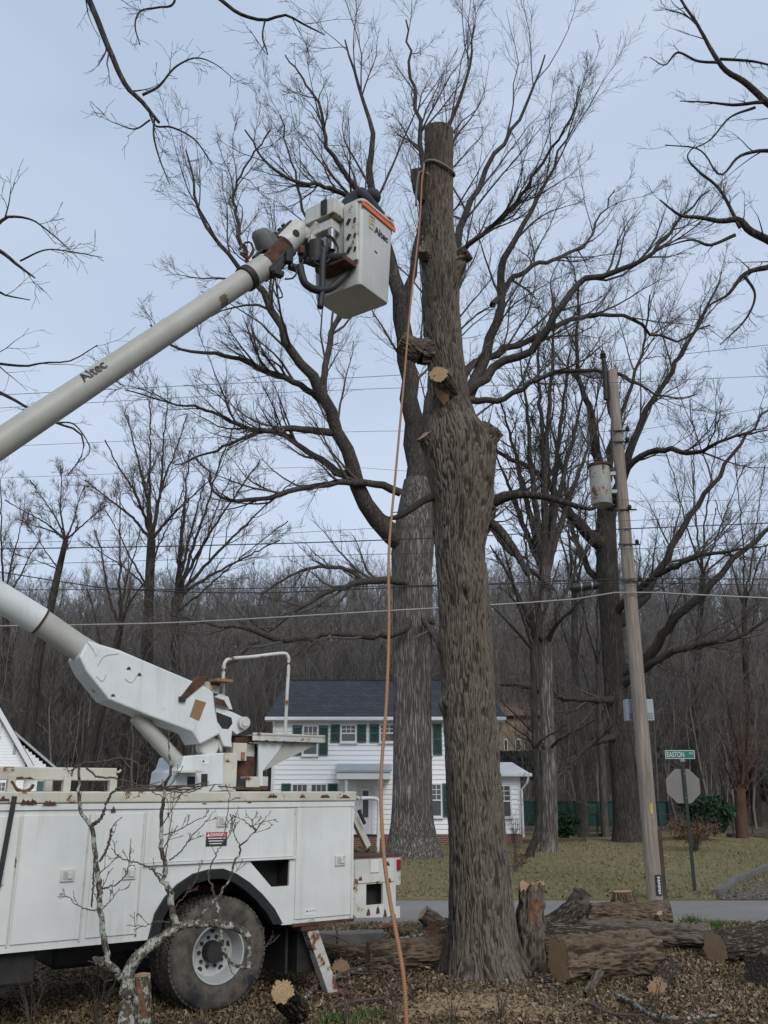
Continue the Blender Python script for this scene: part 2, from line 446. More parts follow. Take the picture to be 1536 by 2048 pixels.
g = MB(); g.add([(-900, -300, 0), (900, -300, 0), (900, 1500, 0), (-900, 1500, 0)], [(0, 1, 2, 3)])
struct(g.obj('ground', M['litter']))
xs = np.linspace(-170, 170, 86); ys = np.linspace(46.5, 360, 90)
X, Yg = np.meshgrid(xs, ys); Z = hill_z(X, Yg); Z[0] = -.2
n0 = len(xs); ii = np.arange(len(ys) - 1)[:, None] * n0 + np.arange(n0 - 1)[None, :]
Q = np.stack([ii, ii + 1, ii + 1 + n0, ii + n0], -1).reshape(-1, 4)
struct(put('hill', mesh_np('hill', np.stack([X, Yg, Z], -1).reshape(-1, 3), Q), M['slope'], smooth=True))

ROAD0, ROAD1 = 16.55, 19.35                          # near and far edge of the street
sheet('road', [(-80, ROAD0 - .1), (80, ROAD0 + .1), (80, ROAD1 + .1), (-80, ROAD1 - .1)], .004, M['asphalt'])
# far lawn stands a hand above the street, with a soft edge
K1, K2, K3 = gnd(1432, 1792), gnd(1472, 1764), gnd(1536, 1737)
kd = (K3 - K2) / np.linalg.norm(K3 - K2)
kerb = [K1, K1 + (K2 - K1) * .5 + np.array([.06, -.08, 0]), K2, K3, K3 + kd * 6 + np.array([0, 1.2, 0]), K3 + kd * 12 + np.array([0, 4.5, 0])]
lawn = [(-80, ROAD1 + .02), (float(K1[0]) - .25, ROAD1 + .1)] + [(k[0], k[1]) for k in kerb] + [(kerb[-1][0], 50), (-80, 50)]
sheet('lawn', lawn, .03, M['lawn'], .03)
side = [(K1[0] - .1, ROAD1 + .1)] + [(k[0], k[1] - .02) for k in kerb] + [(kerb[-1][0] + 40, kerb[-1][1] + 14), (60, ROAD1 + .1)]
sheet('side_street', side, .009, M['asphalt_brown'])
kb = MB(); kp = smoothpath(kerb, 30)
for a, b in zip(kp[:-1], kp[1:]):
    kb.bar((a[0], a[1], .055), (b[0], b[1], .055), .15, .13)
struct(kb.obj('kerb', M['concrete']))
# gravel verge and broken concrete edge on the near side of the street
vg = [(-80, ROAD0 - .75), (-6, ROAD0 - .7), (0.5, ROAD0 - .45), (3.2, ROAD0 - .5), (5.0, ROAD0 - .85), (8, ROAD0 - 1.0), (30, ROAD0 - .9), (80, ROAD0 - .8), (80, ROAD0 + .1), (-80, ROAD0 - .1)]
sheet('verge', vg, .003, M['gravel'])
kb = MB(); a0 = gnd(380, 1893); a1 = gnd(772, 1889)
for i in range(4):
    p = a0 + (a1 - a0) * i / 4; q = a0 + (a1 - a0) * (i + .97) / 4
    kb.bar((p[0], p[1], .07), (q[0], q[1], .075 + .01 * (i % 2)), .3, .19)
struct(kb.obj('kerb_blocks', M['concrete'], bevel=.015))
# sawdust at the foot of the trunk
def mound(name, c, rx, ry, h, m, seed):
    r_ = np.random.default_rng(seed); V = []; F = []; S, K = 48, 12
    for k in range(K + 1):
        for s in range(S):
            a = s / S * 2 * math.pi; e = k / K
            rr = e * (1 + .22 * math.sin(3 * a + seed) + .13 * math.sin(7 * a + 2 * seed) + .08 * math.sin(13 * a))
            V.append((c[0] + rx * rr * math.cos(a), c[1] + ry * rr * math.sin(a), max(0, h * (1 - e ** 1.5) + r_.normal(0, .006)) + .006 - .02 * (k == K)))
    for k in range(K):
        for s in range(S): F.append((k * S + s, k * S + (s + 1) % S, (k + 1) * S + (s + 1) % S, (k + 1) * S + s))
    return stuff(MB().add(V, F).obj(name, m, smooth=True))
o = mound('sawdust_pile', gnd(950, 2012), .85, .55, .022, M['sawdust'], 3); tag(o, 'pale sawdust scattered at the foot of the standing trunk', 'sawdust')

# scattered leaves and blades
def scatter(n, x0, x1, y0, y1, seed, keep=None):
    r_ = np.random.default_rng(seed); x = r_.uniform(x0, x1, n); y = r_.uniform(y0, y1, n)
    if keep is not None: k = keep(x, y, r_); x, y = x[k], y[k]
    return x, y, r_
def leaves(name, x, y, z, size, m, r_, tilt=.5):
    n = len(x); a = r_.uniform(0, 6.283, n); s = size * r_.uniform(.5, 1.3, n)
    t = np.stack([np.cos(a), np.sin(a), r_.normal(0, tilt, n)], -1); b = np.stack([-np.sin(a), np.cos(a), r_.normal(0, tilt, n)], -1)
    c = np.stack([x, y, np.broadcast_to(z, n) + r_.uniform(0, .025, n)], -1)
    V = np.stack([c - t * s[:, None], c + b * (s * .5)[:, None] + [0, 0, .012], c + t * s[:, None], c - b * (s * .5)[:, None] + [0, 0, .012]], 1).reshape(-1, 3)
    V[:, 2] = np.maximum(V[:, 2], .004)
    Qd = np.arange(n * 4).reshape(n, 4); return put(name, mesh_np(name, V, Qd), m)
def blades(name, x, y, z, h, wd, m, r_):
    n = len(x); a = r_.uniform(0, 6.283, n); hh = h * r_.uniform(.5, 1.3, n); l = r_.normal(0, .45, (n, 2)) * hh[:, None]
    d = np.stack([np.cos(a), np.sin(a), np.zeros(n)], -1) * wd; c = np.stack([x, y, np.broadcast_to(z, n)], -1)
    V = np.stack([c - d, c + d, c + np.concatenate([l, hh[:, None]], 1)], 1).reshape(-1, 3)
    return put(name, mesh_np(name, V, np.zeros((0, 4), int), np.arange(n * 3).reshape(n, 3)), m)
x, y, r_ = scatter(75000, -4.5, 7, 8.6, 16.2, 5, lambda x, y, r: (np.abs(x) < y * .46 + .4) & (vnoise(np.stack([x * 1.6, y * 1.6, x * 0 + 3], -1)) * .8 + .25 > r.uniform(0, 1, len(x))))
tag(stuff(leaves('leaf_litter', x, y, .008, .026, M['leaf_litter'], r_)), 'dead brown oak leaves littering the near ground', 'leaves')
x, y, r_ = scatter(26000, -9, 17, 19.4, 40, 6, lambda x, y, r: (np.abs(x) < y * .46 + .4) & ((r.uniform(0, 1, len(x)) < .35) | (y < 21.2) & (r.uniform(0, 1, len(x)) < .9)))
zz = np.where((x > 6.9 + (y - 19.8) * 1.05), .012, .035)
tag(stuff(leaves('fallen_leaves', x, y, zz, .036, M['leaf_litter'], r_)), 'fallen leaves strewn over the far lawn and gutter', 'leaves')
x, y, r_ = scatter(90000, -9, 17, 19.4, 42, 8, lambda x, y, r: (np.abs(x) < y * .46 + .4) & (r.uniform(0, 1, len(x)) < 22 / y) & ~(x > 6.75 + (y - 19.8) * 1.05))
tag(stuff(blades('lawn_grass', x, y, .028, .06, .008, M['grass'], r_)), 'short olive winter grass of the front lawn', 'grass')
x, y, r_ = scatter(26000, -4, 7, 9, 16.2, 9, lambda x, y, r: vnoise(np.stack([x * 1.1, y * 1.1, x * 0], -1)) > .52)
tag(stuff(blades('near_grass', x, y, .0, .075, .005, M['grass'], r_)), 'sparse grass among the dead leaves near the logs', 'grass')
for k, (u, v, lab) in enumerate([(1385, 1846, 'small green grass tuft at the street edge behind the long log'), (1432, 1856, 'green grass tuft just left of the mossy log at the street edge')]):
    c = gnd(u, v); r_ = np.random.default_rng(k + 20); n = 220
    tag(stuff(blades('grass_tuft', c[0] + r_.normal(0, .09, n), c[1] + r_.normal(0, .06, n), .0, .13, .005, M['grass_green'], r_)), lab, 'grass')

# ------------------------------------------------------------ white house with green shutters
HY = 38.0
def hp(u, v, Y=HY):
    p = px(u, v, Y); return float(p[0]), float(p[2])
unit = MB().add([(0, -1, 0), (1, -1, 0), (0, 0, 0), (1, 0, 0), (0, -.35, 1), (1, -.35, 1), (0, 0, 1), (1, 0, 1)],
                [(0, 2, 3, 1), (4, 5, 7, 6), (0, 1, 5, 4), (2, 6, 7, 3), (0, 4, 6, 2), (1, 3, 7, 5)])
_bm = bpy.data.meshes.new('siding_board'); _bm.from_pydata(unit.v, [], unit.f); _bm.materials.append(M['siding'])
def board(parent, x0, x1, y, z, h, proud=.05):
    o = bpy.data.objects.new('siding_board', _bm); COL.objects.link(o); o.parent = parent
    o.location = (x0, y, z); o.scale = (x1 - x0, proud, h + .012); return o
def window(parent, x0, x1, z0, z1, y, shutters=(1, 1), cols=3, rows=2, sw=.38):
    b = MB(); f = .06
    b.box(x0 - f, x0, y - .07, y, z0 - f, z1 + f).box(x1, x1 + f, y - .07, y, z0 - f, z1 + f).box(x0, x1, y - .068, y, z1, z1 + f).box(x0, x1, y - .068, y, z0 - f, z0)
    zm = (z0 + z1) / 2; b.box(x0, x1, y - .06, y - .01, zm - .025, zm + .025)
    wn = b.obj('window', M['trim'], parent)
    MB().box(x0 - .09, x1 + .09, y - .12, y, z0 - f - .05, z0 - f - .002).obj('sill', M['trim'], wn)
    MB().box(x0, x1, y - .004, y - .001, z0, z1).obj('curtain', M['curtain'], wn)
    MB().box(x0, x1, y - .035, y - .028, z0, zm - .025).obj('pane', M['glass'], wn)
    pw, ph = (x1 - x0) / cols, (z1 - zm - .025) / rows
    mb = MB()
    for i in range(cols):
        for j in range(rows):
            MB().box(x0 + i * pw + .012, x0 + (i + 1) * pw - .012, y - .04, y - .033, zm + .025 + j * ph + .012, zm + .025 + (j + 1) * ph - .012).obj('pane', M['glass'], wn)
    for i in range(1, cols): mb.box(x0 + i * pw - .012, x0 + i * pw + .012, y - .052, y - .03, zm + .025, z1)
    for j in range(1, rows): mb.box(x0, x1, y - .05, y - .032, zm + .025 + j * ph - .012, zm + .025 + j * ph + .012)
    mb.obj('muntins', M['trim'], wn)
    for sd_, on in zip((-1, 1), shutters):
        if not on: continue
        a = x0 - f - .02 - sw if sd_ < 0 else x1 + f + .02
        sh = MB().box(a, a + .05, y - .075, y - .03, z0 - .05, z1 + .05).box(a + sw - .05, a + sw, y - .075, y - .03, z0 - .05, z1 + .05)
        for zc in (z0 - .05, (z0 + z1) / 2 - .03, z1): sh.box(a + .05, a + sw - .05, y - .073, y - .03, zc, zc + .05)
        k = 0; zz_ = z0
        while zz_ < z1 - .04:
            sh.bar((a + .05, y - .05, zz_ + .025), (a + sw - .05, y - .05, zz_ + .025), .008, .05, (0, -.5, 1)); zz_ += .05
        sh.obj('shutter', M['shutter'], parent)
def z6(x, y): return 500 + x * .37760, 1330 + y * .37760
house = empty('white_house', (0, 0, 0)); tag(house, 'two storey white clapboard house with dark roof and green shutters behind the big trunk', 'house')
hx0, hx1 = hp(541, 1600)[0], hp(1001, 1600)[0]
hz0, hz1 = .42, hp(700, 1437)[1]                    # foundation top, eave
MB().box(hx0 + .03, hx1 - .03, HY + .0, HY + 8.5, .3, hz1).obj('wall', M['siding'], house)
MB().box(hx0 + .02, hx1 - .02, HY - .01, HY + 8.5, -.1, hz0).obj('foundation', M['brick'], house)
z = hz0; n = 0
while z < hz1 - .05:
    board(house, hx0 + .1, hx1 - .1, HY, z, min(.19, hz1 - z - .02)); z += .19
for xx in (hx0, hx1 - .1): MB().box(xx, xx + .1, HY - .045, HY, hz0 - .02, hz1).obj('corner_board', M['trim'], house)
rz = hp(700, 1361, HY + 4.4)[1]
ov = .35
rf = MB(); e0, e1 = hx0 - .3, hx1 + .3
rl = hp(579, 1361, HY + 4.4)[0]
rf.ext([(e0, HY - ov, hz1 - .02), (rl, HY + 4.4, rz), (rl, HY + 4.4, rz - .14), (e0, HY - ov, hz1 - .12)], (0, 0, 0)) if False else None
def slab(bm, q, t):                                   # a roof plane with thickness
    q = [np.array(p, float) for p in q]; return bm.ext(q, (0, 0, -t))
slab(rf, [(e0, HY - ov, hz1 + .03), (e1, HY - ov, hz1 + .03), (hx1 - .1, HY + 4.4, rz), (rl, HY + 4.4, rz)], .10)
slab(rf, [(e1, HY + 8.9, hz1 + .03), (e0, HY + 8.9, hz1 + .03), (rl, HY + 4.42, rz), (hx1 - .1, HY + 4.42, rz)], .10)
ro = rf.obj('roof', M['roof'], house)
MB().add([(e0 + .1, HY, hz1), (e0 + .1, HY + 8.6, hz1), (rl + .1, HY + 4.4, rz - .12)], [(0, 1, 2)]).obj('gable_wall', M['siding'], house)
MB().box(rl, hx1 - .1, HY + 4.34, HY + 4.48, rz - .02, rz + .03).obj('ridge_cap', M['roof'], ro)
MB().box(e0, e1, HY - ov - .11, HY - ov, hz1 - .10, hz1 + .035).obj('gutter', M['trim'], ro, bevel=.02)
MB().box(e0, e1, HY - ov, HY + .02, hz1 - .13, hz1 - .10).obj('soffit', M['trim'], ro)
MB().tube([(hx0 + .05, HY - .35, hz1 - .1), (hx0 + .05, HY - .12, hz1 - .35), (hx0 + .05, HY - .09, .3)], .045, 8).obj('downpipe', M['trim'], house)
def wpx(a, b, sh, cols=3, rows=2, sw=.38, Y=HY):      # window from two photo corners in the enlarged view
    x0, z1 = hp(*z6(*a), Y); x1, z0 = hp(*z6(*b), Y); window(house, x0, x1, z0, z1, Y - .03, sh, cols, rows, sw)
wpx((287, 327), (353, 472), (1, 1)); wpx((487, 322), (557, 403), (1, 1)); wpx((693, 320), (760, 403), (1, 1)); wpx((895, 318), (958, 470), (0, 1), 3, 2)
wpx((228, 634), (298, 800), (1, 0)); wpx((327, 634), (400, 800), (0, 1)); wpx((941, 634), (1011, 798), (0, 1), 3, 3)
dx0, dz1 = hp(*z6(580, 650)); dx1, dz0 = hp(*z6(645, 835))
dr = MB().box(dx0, dx1, HY - .09, HY - .03, .42, dz1).obj('door', M['trim'], house, bevel=.01)
MB().box(dx0 + .14, dx1 - .14, HY - .1, HY - .091, 1.05, dz1 - .12).obj('pane', M['glass'], dr)
MB().box(dx0 + .05, dx0 + .09, HY - .14, HY - .09, 1.25, 1.38).obj('handle', M['steel'], dr)
fr = MB()
for xx in (dx0 - .13, dx1 + .01): fr.box(xx, xx + .12, HY - .1, HY - .03, .42, dz1 + .02)
fr.box(dx0 - .13, dx1 + .13, HY - .102, HY - .03, dz1 + .02, dz1 + .14); fr.obj('door_frame', M['trim'], house)
px0, pz1 = hp(*z6(452, 548), HY - 1.3); px1, pz0 = hp(*z6(752, 603), HY - 1.3)
po = MB(); po.ext([(px0, HY - 1.5, pz1 - .05), (px1, HY - 1.5, pz1 - .05), (px1, HY - .03, pz1 + .22), (px0, HY - .03, pz1 + .22)], (0, 0, -.08))
pr = po.obj('porch_roof', M['greybox'], house)
MB().box(px0 + .06, px1 - .06, HY - 1.43, HY - .03, pz0 - .02, pz1 - .13).obj('fascia', M['trim'], pr, bevel=.02)
for u in (510, 690): 
    xx = hp(*z6(u, 620), HY - 1.2)[0]; MB().lathe([(.09, .3), (.09, .45), (.06, .5), (.065, pz0 - .15), (.09, pz0 - .1), (.09, pz0 - .02)], 12, (xx, HY - 1.25, 0)).obj('porch_post', M['trim'], house, smooth='auto')
MB().box(px0 + .2, px1 - .2, HY - 1.5, HY - .02, -.05, .34).obj('porch_step', M['brick'], house)
# low wing on the right
wx1 = hp(1044, 1600)[0]; wz1 = hp(1030, 1548)[1]
MB().box(hx1 - .02, wx1 - .02, HY + .4, HY + 6, .3, wz1).obj('wing_wall', M['siding'], house)
MB().box(hx1 - .02, wx1 - .01, HY + .38, HY + 6, -.1, hz0).obj('wing_foundation', M['brick'], house)
z = hz0
while z < wz1 - .05:
    board(house, hx1, wx1 - .09, HY + .4, z, min(.19, wz1 - z - .02)); z += .19
MB().box(wx1 - .09, wx1 + .01, HY + .35, HY + .4, hz0 - .02, wz1).obj('corner_board', M['trim'], house)
wr = MB().ext([(hx1 - .1, HY + .05, wz1 + .02), (wx1 + .4, HY + .05, wz1 + .02), (wx1 + .1, HY + 3.2, wz1 + .55), (hx1 - .1, HY + 3.2, wz1 + .55)], (0, 0, -.1)).obj('wing_roof', M['trim'], house)
MB().box(hx1 - .1, wx1 + .45, HY - .06, HY + .06, wz1 - .1, wz1 + .035).obj('gutter', M['trim'], wr, bevel=.02)
MB().tube([(wx1 + .3, HY, wz1 - .1), (wx1 + .25, HY + .1, wz1 - .35), (wx1 + .05, HY + .28, wz1 - .6), (wx1 + .04, HY + .3, .3)], .045, 8).obj('downpipe', M['trim'], house)
x0, z1_ = hp(*z6(1338, 642), HY + .4); x1, z0_ = hp(*z6(1380, 800), HY + .4)
window(house, x1 - .72, x1, z0_, z1_, HY + .37, (0, 0), 3, 3)

# ------------------------------------------------------------ gabled house at the left edge
GY = 40.0; LROT = math.radians(22)
lh = empty('gabled_house', (0, 0, 0)); tag(lh, 'white sided house with steep gable at the left edge behind the truck', 'house')
def gp(u, v, Y=GY): p = px(u, v, Y); return float(p[0]), float(p[2])
ax_, az_ = gp(-62, 1290); bx_, bz_ = gp(64, 1524)
lh.rotation_euler = (0, 0, LROT); _p = Vector((bx_, GY, 0)); lh.location = _p - Matrix.Rotation(LROT, 3, 'Z') @ _p
lx = 2 * ax_ - bx_
MB().ext([(lx, GY, -.1), (bx_ - .25, GY, -.1), (bx_ - .25, GY, bz_ - .1), (ax_, GY, az_ - .3), (lx, GY, bz_)], (0, .7, 0)).obj('wall', M['siding'], lh)
z = .3
while z < az_ - .3:
    t = min(1, max(0, (z + .12 - bz_) / (az_ - bz_))); xr = bx_ - .25 + (ax_ - bx_) * t
    if xr - (2 * ax_ - xr) > .2: board(lh, max(lx, 2 * ax_ - xr), xr, GY, z, .125, .022)
    z += .125
rb = MB()
rb.ext([(ax_, GY - .25, az_), (bx_ + .1, GY - .25, bz_ - .15), (bx_ - .1, GY - .25, bz_ - .2), (ax_, GY - .25, az_ - .28)], (0, 1.0, 0))
rb.ext([(ax_, GY - .25, az_), (ax_, GY - .25, az_ - .28), (lx + .1, GY - .25, bz_ - .2), (lx - .1, GY - .25, bz_ - .15)], (0, 1.0, 0))
r2 = rb.obj('roof', M['roof'], lh)
MB().ext([(ax_, GY - .33, az_ - .06), (bx_ + .1, GY - .33, bz_ - .20), (bx_ - .08, GY - .33, bz_ - .30), (ax_, GY - .33, az_ - .36)], (0, .07, 0)).obj('rake_board', M['trim'], r2)
# lower rear wing with a shallower roof
cx_, cz_ = gp(-20, 1414, GY); dx_, dz_ = gp(120, 1541, GY)
MB().ext([(ax_, GY + .6, -.1), (dx_ - .3, GY + .6, -.1), (dx_ - .3, GY + .6, dz_ - .1), (cx_, GY + .6, cz_ - .25), (ax_, GY + .6, cz_ - .25)], (0, 5, 0)).obj('wing_wall', M['siding'], lh)
z = .3
while z < cz_ - .3:
    t = min(1, max(0, (z + .12 - dz_) / (cz_ - dz_))); xr = dx_ - .3 + (cx_ - dx_) * t
    if xr > bx_ - .4: board(lh, bx_ - .6, xr, GY + .6, z, .125, .022)
    z += .125
sl_ = (dz_ - cz_) / (dx_ - cx_); MB().ext([(cx_ - 1, GY + .4, cz_ - sl_), (dx_, GY + .4, dz_), (dx_, GY + .4, dz_ - .12), (cx_ - 1, GY + .4, cz_ - sl_ - .12)], (0, 5.0, 0)).obj('wing_roof', M['greybox'], lh)
for (u0, v0, u1, v1) in ((-8, 1432, 3, 1470), (2, 1566, 10, 1600), (-20, 1566, -2, 1600)):
    x0, z1_ = gp(u0, v0); x1, z0_ = gp(u1, v1); window(lh, x0, x1, z0_, z1_, GY - .02, (0, 0), 2, 2)
x0, z1_ = gp(30, 1488); MB().box(x0, x0 + .12, GY - .06, GY - .02, z1_ - .42, z1_).obj('vent', M['greybox'], lh)
x0, z1_ = gp(86, 1562, GY + .6); x1, z0_ = gp(124, 1592, GY + .6)
MB().box(x0 - .02, x0 + .25, GY + .5, GY + .57, z0_ - .6, z1_).obj('shutter', M['shutter'], lh)

# ------------------------------------------------------------ tan house up on the slope, screens, mailbox, timbers
fh = empty('tan_house', (0, 0, 0)); tag(fh, 'tan house half hidden in the bare trees on the slope above the green screen', 'house')
FY = 74.0
def fp(u, v): p = px(u, v, FY); return float(p[0]), float(p[2])
x0, z1_ = fp(985, 1432); x1, z0_ = fp(1095, 1506); zb = float(hill_z(np.array([x0]), np.array([FY]))[0])
MB().box(x0, x1, FY, FY + 7, zb - 1.5, z1_).obj('wall', M['tan_wall'], fh)
MB().ext([(x0 - .4, FY - .5, z1_), (x0 - .4, FY + 7.5, z1_), (x0 - .4, FY + 3.5, z1_ + 1.9)], (x1 - x0 + .8, 0, 0)).obj('roof', M['roof_red'], fh)
for (u0, u1) in ((1007, 1016), (1030, 1042), (1048, 1054)):
    a, b_ = fp(u0, 1478); c_, d_ = fp(u1, 1502); wn = MB().box(a, c_, FY - .06, FY, d_, b_).obj('window', M['trim'], fh); MB().box(a + .06, c_ - .06, FY - .08, FY - .06, d_ + .08, b_ - .08).obj('pane', M['glass'], wn)
bh = empty('far_house', (0, 0, 0)); tag(bh, 'far brownish roofed house glimpsed above the street sign through branches', 'house')
a, b_ = px(1345, 1492, 70)[0], px(1400, 1492, 70)[2]; c_ = px(1425, 1492, 70)[0]
MB().box(a, c_, 70, 76, 1.0, b_).obj('wall', M['tan_wall'], bh)
MB().ext([(a - .3, 69.6, b_), (a - .3, 76.4, b_), (a - .3, 73, b_ + 2.2)], (c_ - a + .6, 0, 0)).obj('roof', M['roof_red'], bh)

def screen_fence(name, u0, u1, v0, v1, Y, m, label, npost):
    f = empty(name, (0, 0, 0)); tag(f, label, 'fence')
    a = px(u0, v0, Y); b = px(u1, v0, Y); c_ = px(u0, v1, Y)
    V = []; F = []; n_ = 60
    for i in range(n_ + 1):
        xx = a[0] + (b[0] - a[0]) * i / n_; dy = .06 * math.sin(i * 1.3) + .04 * math.sin(i * 2.9)
        V += [(xx, Y + dy, c_[2]), (xx, Y + dy * .4, a[2] + .02 * math.sin(i * .9))]
    F = [(2 * i, 2 * i + 2, 2 * i + 3, 2 * i + 1) for i in range(n_)]
    if m is not None:
        s_ = MB().add(V, F).obj('screen', m, f); sm = s_.modifiers.new('thickness', 'SOLIDIFY'); sm.thickness = .01
    MB().tube([(a[0], Y - .05, a[2] + .03), (b[0], Y - .05, a[2] + .03)], .025, 6).obj('top_rail', M['post_green'], f)
    for i in range(npost + 1):
        xx = a[0] + (b[0] - a[0]) * i / npost; MB().tube([(xx, Y - .1, min(0, c_[2]) - .1 if Y < 48 else c_[2] - 1.0), (xx, Y - .1, a[2] + .06)], .035, 8).obj('post', M['post_green'], f)
    return f
screen_fence('privacy_fence', 1038, 1335, 1604, 1652, 46.0, M['greenfence'], 'green privacy screen fence along the back of the lawn', 9)
screen_fence('chain_fence', 1038, 1500, 1630, 1660, 45.0, None, 'low wire fence rail and posts in front of the green screen', 12)
screen_fence('slope_fence', 1000, 1082, 1503, 1560, 58.0, M['fencedark'], 'dark green screen fence high on the slope beside the house wing', 4)

mbx = empty('mailbox', tuple(gnd(1509, 1652))); tag(mbx, 'black mailbox on a post beside the side street', 'mailbox')
sc_ = 1.0
b = MB(); prof = [(-.12, 0), (.12, 0), (.12, .14)] + [(.12 * math.cos(t), .14 + .12 * math.sin(t)) for t in np.linspace(.2, 2.94, 8)] + [(-.12, .14)]
b.ext([(-.3, p, 1.02 + q) for p, q in prof], (.6, 0, 0)).obj('box', M['black'], mbx)
MB().box(-.05, .05, -.05, .05, -.05, 1.02).obj('post', M['timber'], mbx)
MB().box(-.2, .2, -.135, -.122, 1.06, 1.14).obj('number_plate', M['decal_white'], mbx)

for k, (u0, v0, u1, v1, lab) in enumerate([(1024, 1689, 1172, 1684, 'long dark landscape timber in front of the house wing'), (1172, 1676, 1262, 1672, 'dark landscape timber between the twin trunk and the big oak'),
        (1150, 1666, 1235, 1665, 'thin weathered timber in the leaves behind the evergreen bush'), (1322, 1683, 1370, 1680, 'short dark timber just right of the utility pole'), (1455, 1676, 1530, 1674, 'mossy timber on the lawn at the right by the side street'), (1440, 1664, 1500, 1662, 'thinner timber behind the mossy one near the mailbox')]):
    a, b_ = gnd(u0, v0), gnd(u1, v1); a[2] = b_[2] = .1
    o = MB().bar(a, b_, .16, .16).obj('landscape_timber', M['timber'], bevel=.02); tag(o, lab, 'timber', 'timbers edging the far lawn')
# ------------------------------------------------------------ trees
def spawn(P, R, n, r_, lo=.25, hi=1.0, ang=.8, rel=.5, r0=.6, r1=.006, K=5, trop=.05, wig=.16, rmax=9, lmin=.15, lmax=99):
    N, K0, _ = P.shape
    plen = np.linalg.norm(np.diff(P, axis=1), axis=2).sum(1)
    idx = np.repeat(np.arange(N), n); idx = idx[r_.uniform(0, 1, len(idx)) < np.clip(plen[idx] / np.median(plen) * 1.1, .25, 1)]; t = lo + (hi - lo) * r_.uniform(0, 1, len(idx)); f = t * (K0 - 1.001); i = f.astype(int); fr = (f - i)[:, None]
    pos = P[idx, i] * (1 - fr) + P[idx, i + 1] * fr
    tan = P[idx, i + 1] - P[idx, i]; tan /= np.maximum(np.linalg.norm(tan, axis=1, keepdims=True), 1e-9)
    rad = R[idx, i] * (1 - fr[:, 0]) + R[idx, i + 1] * fr[:, 0]
    pv = r_.normal(0, 1, (len(idx), 3)); pv -= (pv * tan).sum(1, keepdims=True) * tan; pv /= np.linalg.norm(pv, axis=1, keepdims=True)
    a = (ang * r_.uniform(.55, 1.35, len(idx)))[:, None]
    d = tan * np.cos(a) + pv * np.sin(a)
    L = np.clip(plen[idx] * rel * (1.1 - .55 * t) * r_.uniform(.55, 1.3, len(idx)), lmin, lmax)
    pts = [pos]; cur = pos.copy()
    for k in range(K - 1):
        d = d + r_.normal(0, wig, d.shape) + np.array([0, 0, trop]); d /= np.linalg.norm(d, axis=1, keepdims=True)
        cur = cur + d * (L / (K - 1))[:, None]; pts.append(cur.copy())
    P2 = np.stack(pts, 1); ra = np.minimum(rad * r0, rmax)
    R2 = np.maximum(ra[:, None] * (1 - np.linspace(0, 1, K)[None] * .9), r1)
    return P2, R2

def limb(pts, K=16, wig=.0, r_=rng):                   # pts: (x, y, z, r)
    q = smoothpath(np.asarray(pts, float), K)
    if wig: q[1:-1, :3] += r_.normal(0, wig, (K - 2, 3))
    return q[:, :3], q[:, 3]

def build_tree(name, label, trunk, limbs, levels, bark_m, twig_m, seed, group=None, sides=(14, 7), K=26, wig=.06, flare=None, lobes=None):
    """trunk and limbs: lists of (x,y,z,r); levels: dicts for spawn(), grown one on the other."""
    r_ = np.random.default_rng(seed)
    root = empty(name, tuple(np.array(trunk[0][:3])))
    off = np.array(root.location)
    tp, tr = limb(trunk, 24)
    V, Q = tubes(tp[None], tr[None], sides[0])
    V = V - np.repeat(off[None], len(V), 0)
    ang = np.tile(np.arange(sides[0]) * 2 * math.pi / sides[0], 24); zz = np.repeat(tp[:, 2] - tp[0, 2], sides[0]); rr = np.repeat(tr, sides[0])
    ctr = np.repeat(tp, sides[0], 0) - off
    lob = 1 + .05 * np.sin(3 * ang + seed + zz * .3) + .04 * np.sin(5 * ang + zz * .5) + (.25 * np.exp(-zz / (rr.max() * .8)) * (1 + .5 * np.sin(5 * ang + seed)))
    V = ctr + (V - ctr) * lob[:, None]; V[:sides[0], 2] -= .15
    put('trunk', mesh_np('trunk', V, Q), bark_m, root, smooth=True)
    llen = lambda l: np.linalg.norm(np.diff(np.array(l)[:, :3], axis=0), axis=1).sum()
    LP = np.stack([limb(l, K, wig * min(1.0, llen(l) / 14.0) * 16 / K, r_)[0] for l in limbs]); LR = np.stack([limb(l, K)[1] for l in limbs])
    V, Q = tubes(LP, LR, sides[1]); put('limbs', mesh_np('limbs', V - off, Q), M['bark_limb'] if bark_m in (M['bark_pale'], M['bark_oak']) else bark_m, root, smooth=True)
    Vs, Qs, base = [], [], 0; P, R = LP, LR
    src = [(P, R)]
    for lv in levels:
        lv = dict(lv); S = lv.pop('S', 3); also = lv.pop('also', None)
        P2, R2 = spawn(P, R, r_=r_, **lv)
        V, Q = tubes(P2, R2, S); Vs.append(V - off); Qs.append(Q + base); base += len(V)
        if also:
            P3, R3 = spawn(LP, LR, r_=r_, **also); V, Q = tubes(P3, R3, S); Vs.append(V - off); Qs.append(Q + base); base += len(V)
            P2 = np.concatenate([P2, P3]); R2 = np.concatenate([R2, R3])
        P, R = P2, R2
    put('crown', mesh_np('crown', np.vstack(Vs), np.vstack(Qs)), twig_m, root)
    tag(root, label, 'tree', group)
    return root, P

def pl(Y0, *pts):                                      # photo trace -> 3D: (u, v, width_px, dY)
    out = []
    for p in pts:
        u, v, wpx_ = p[:3]; dy = p[3] if len(p) > 3 else 0
        q = px(u, v, Y0 + dy); out.append((q[0], q[1], q[2], wpx_ / 2 / ppm(q)))
    return out

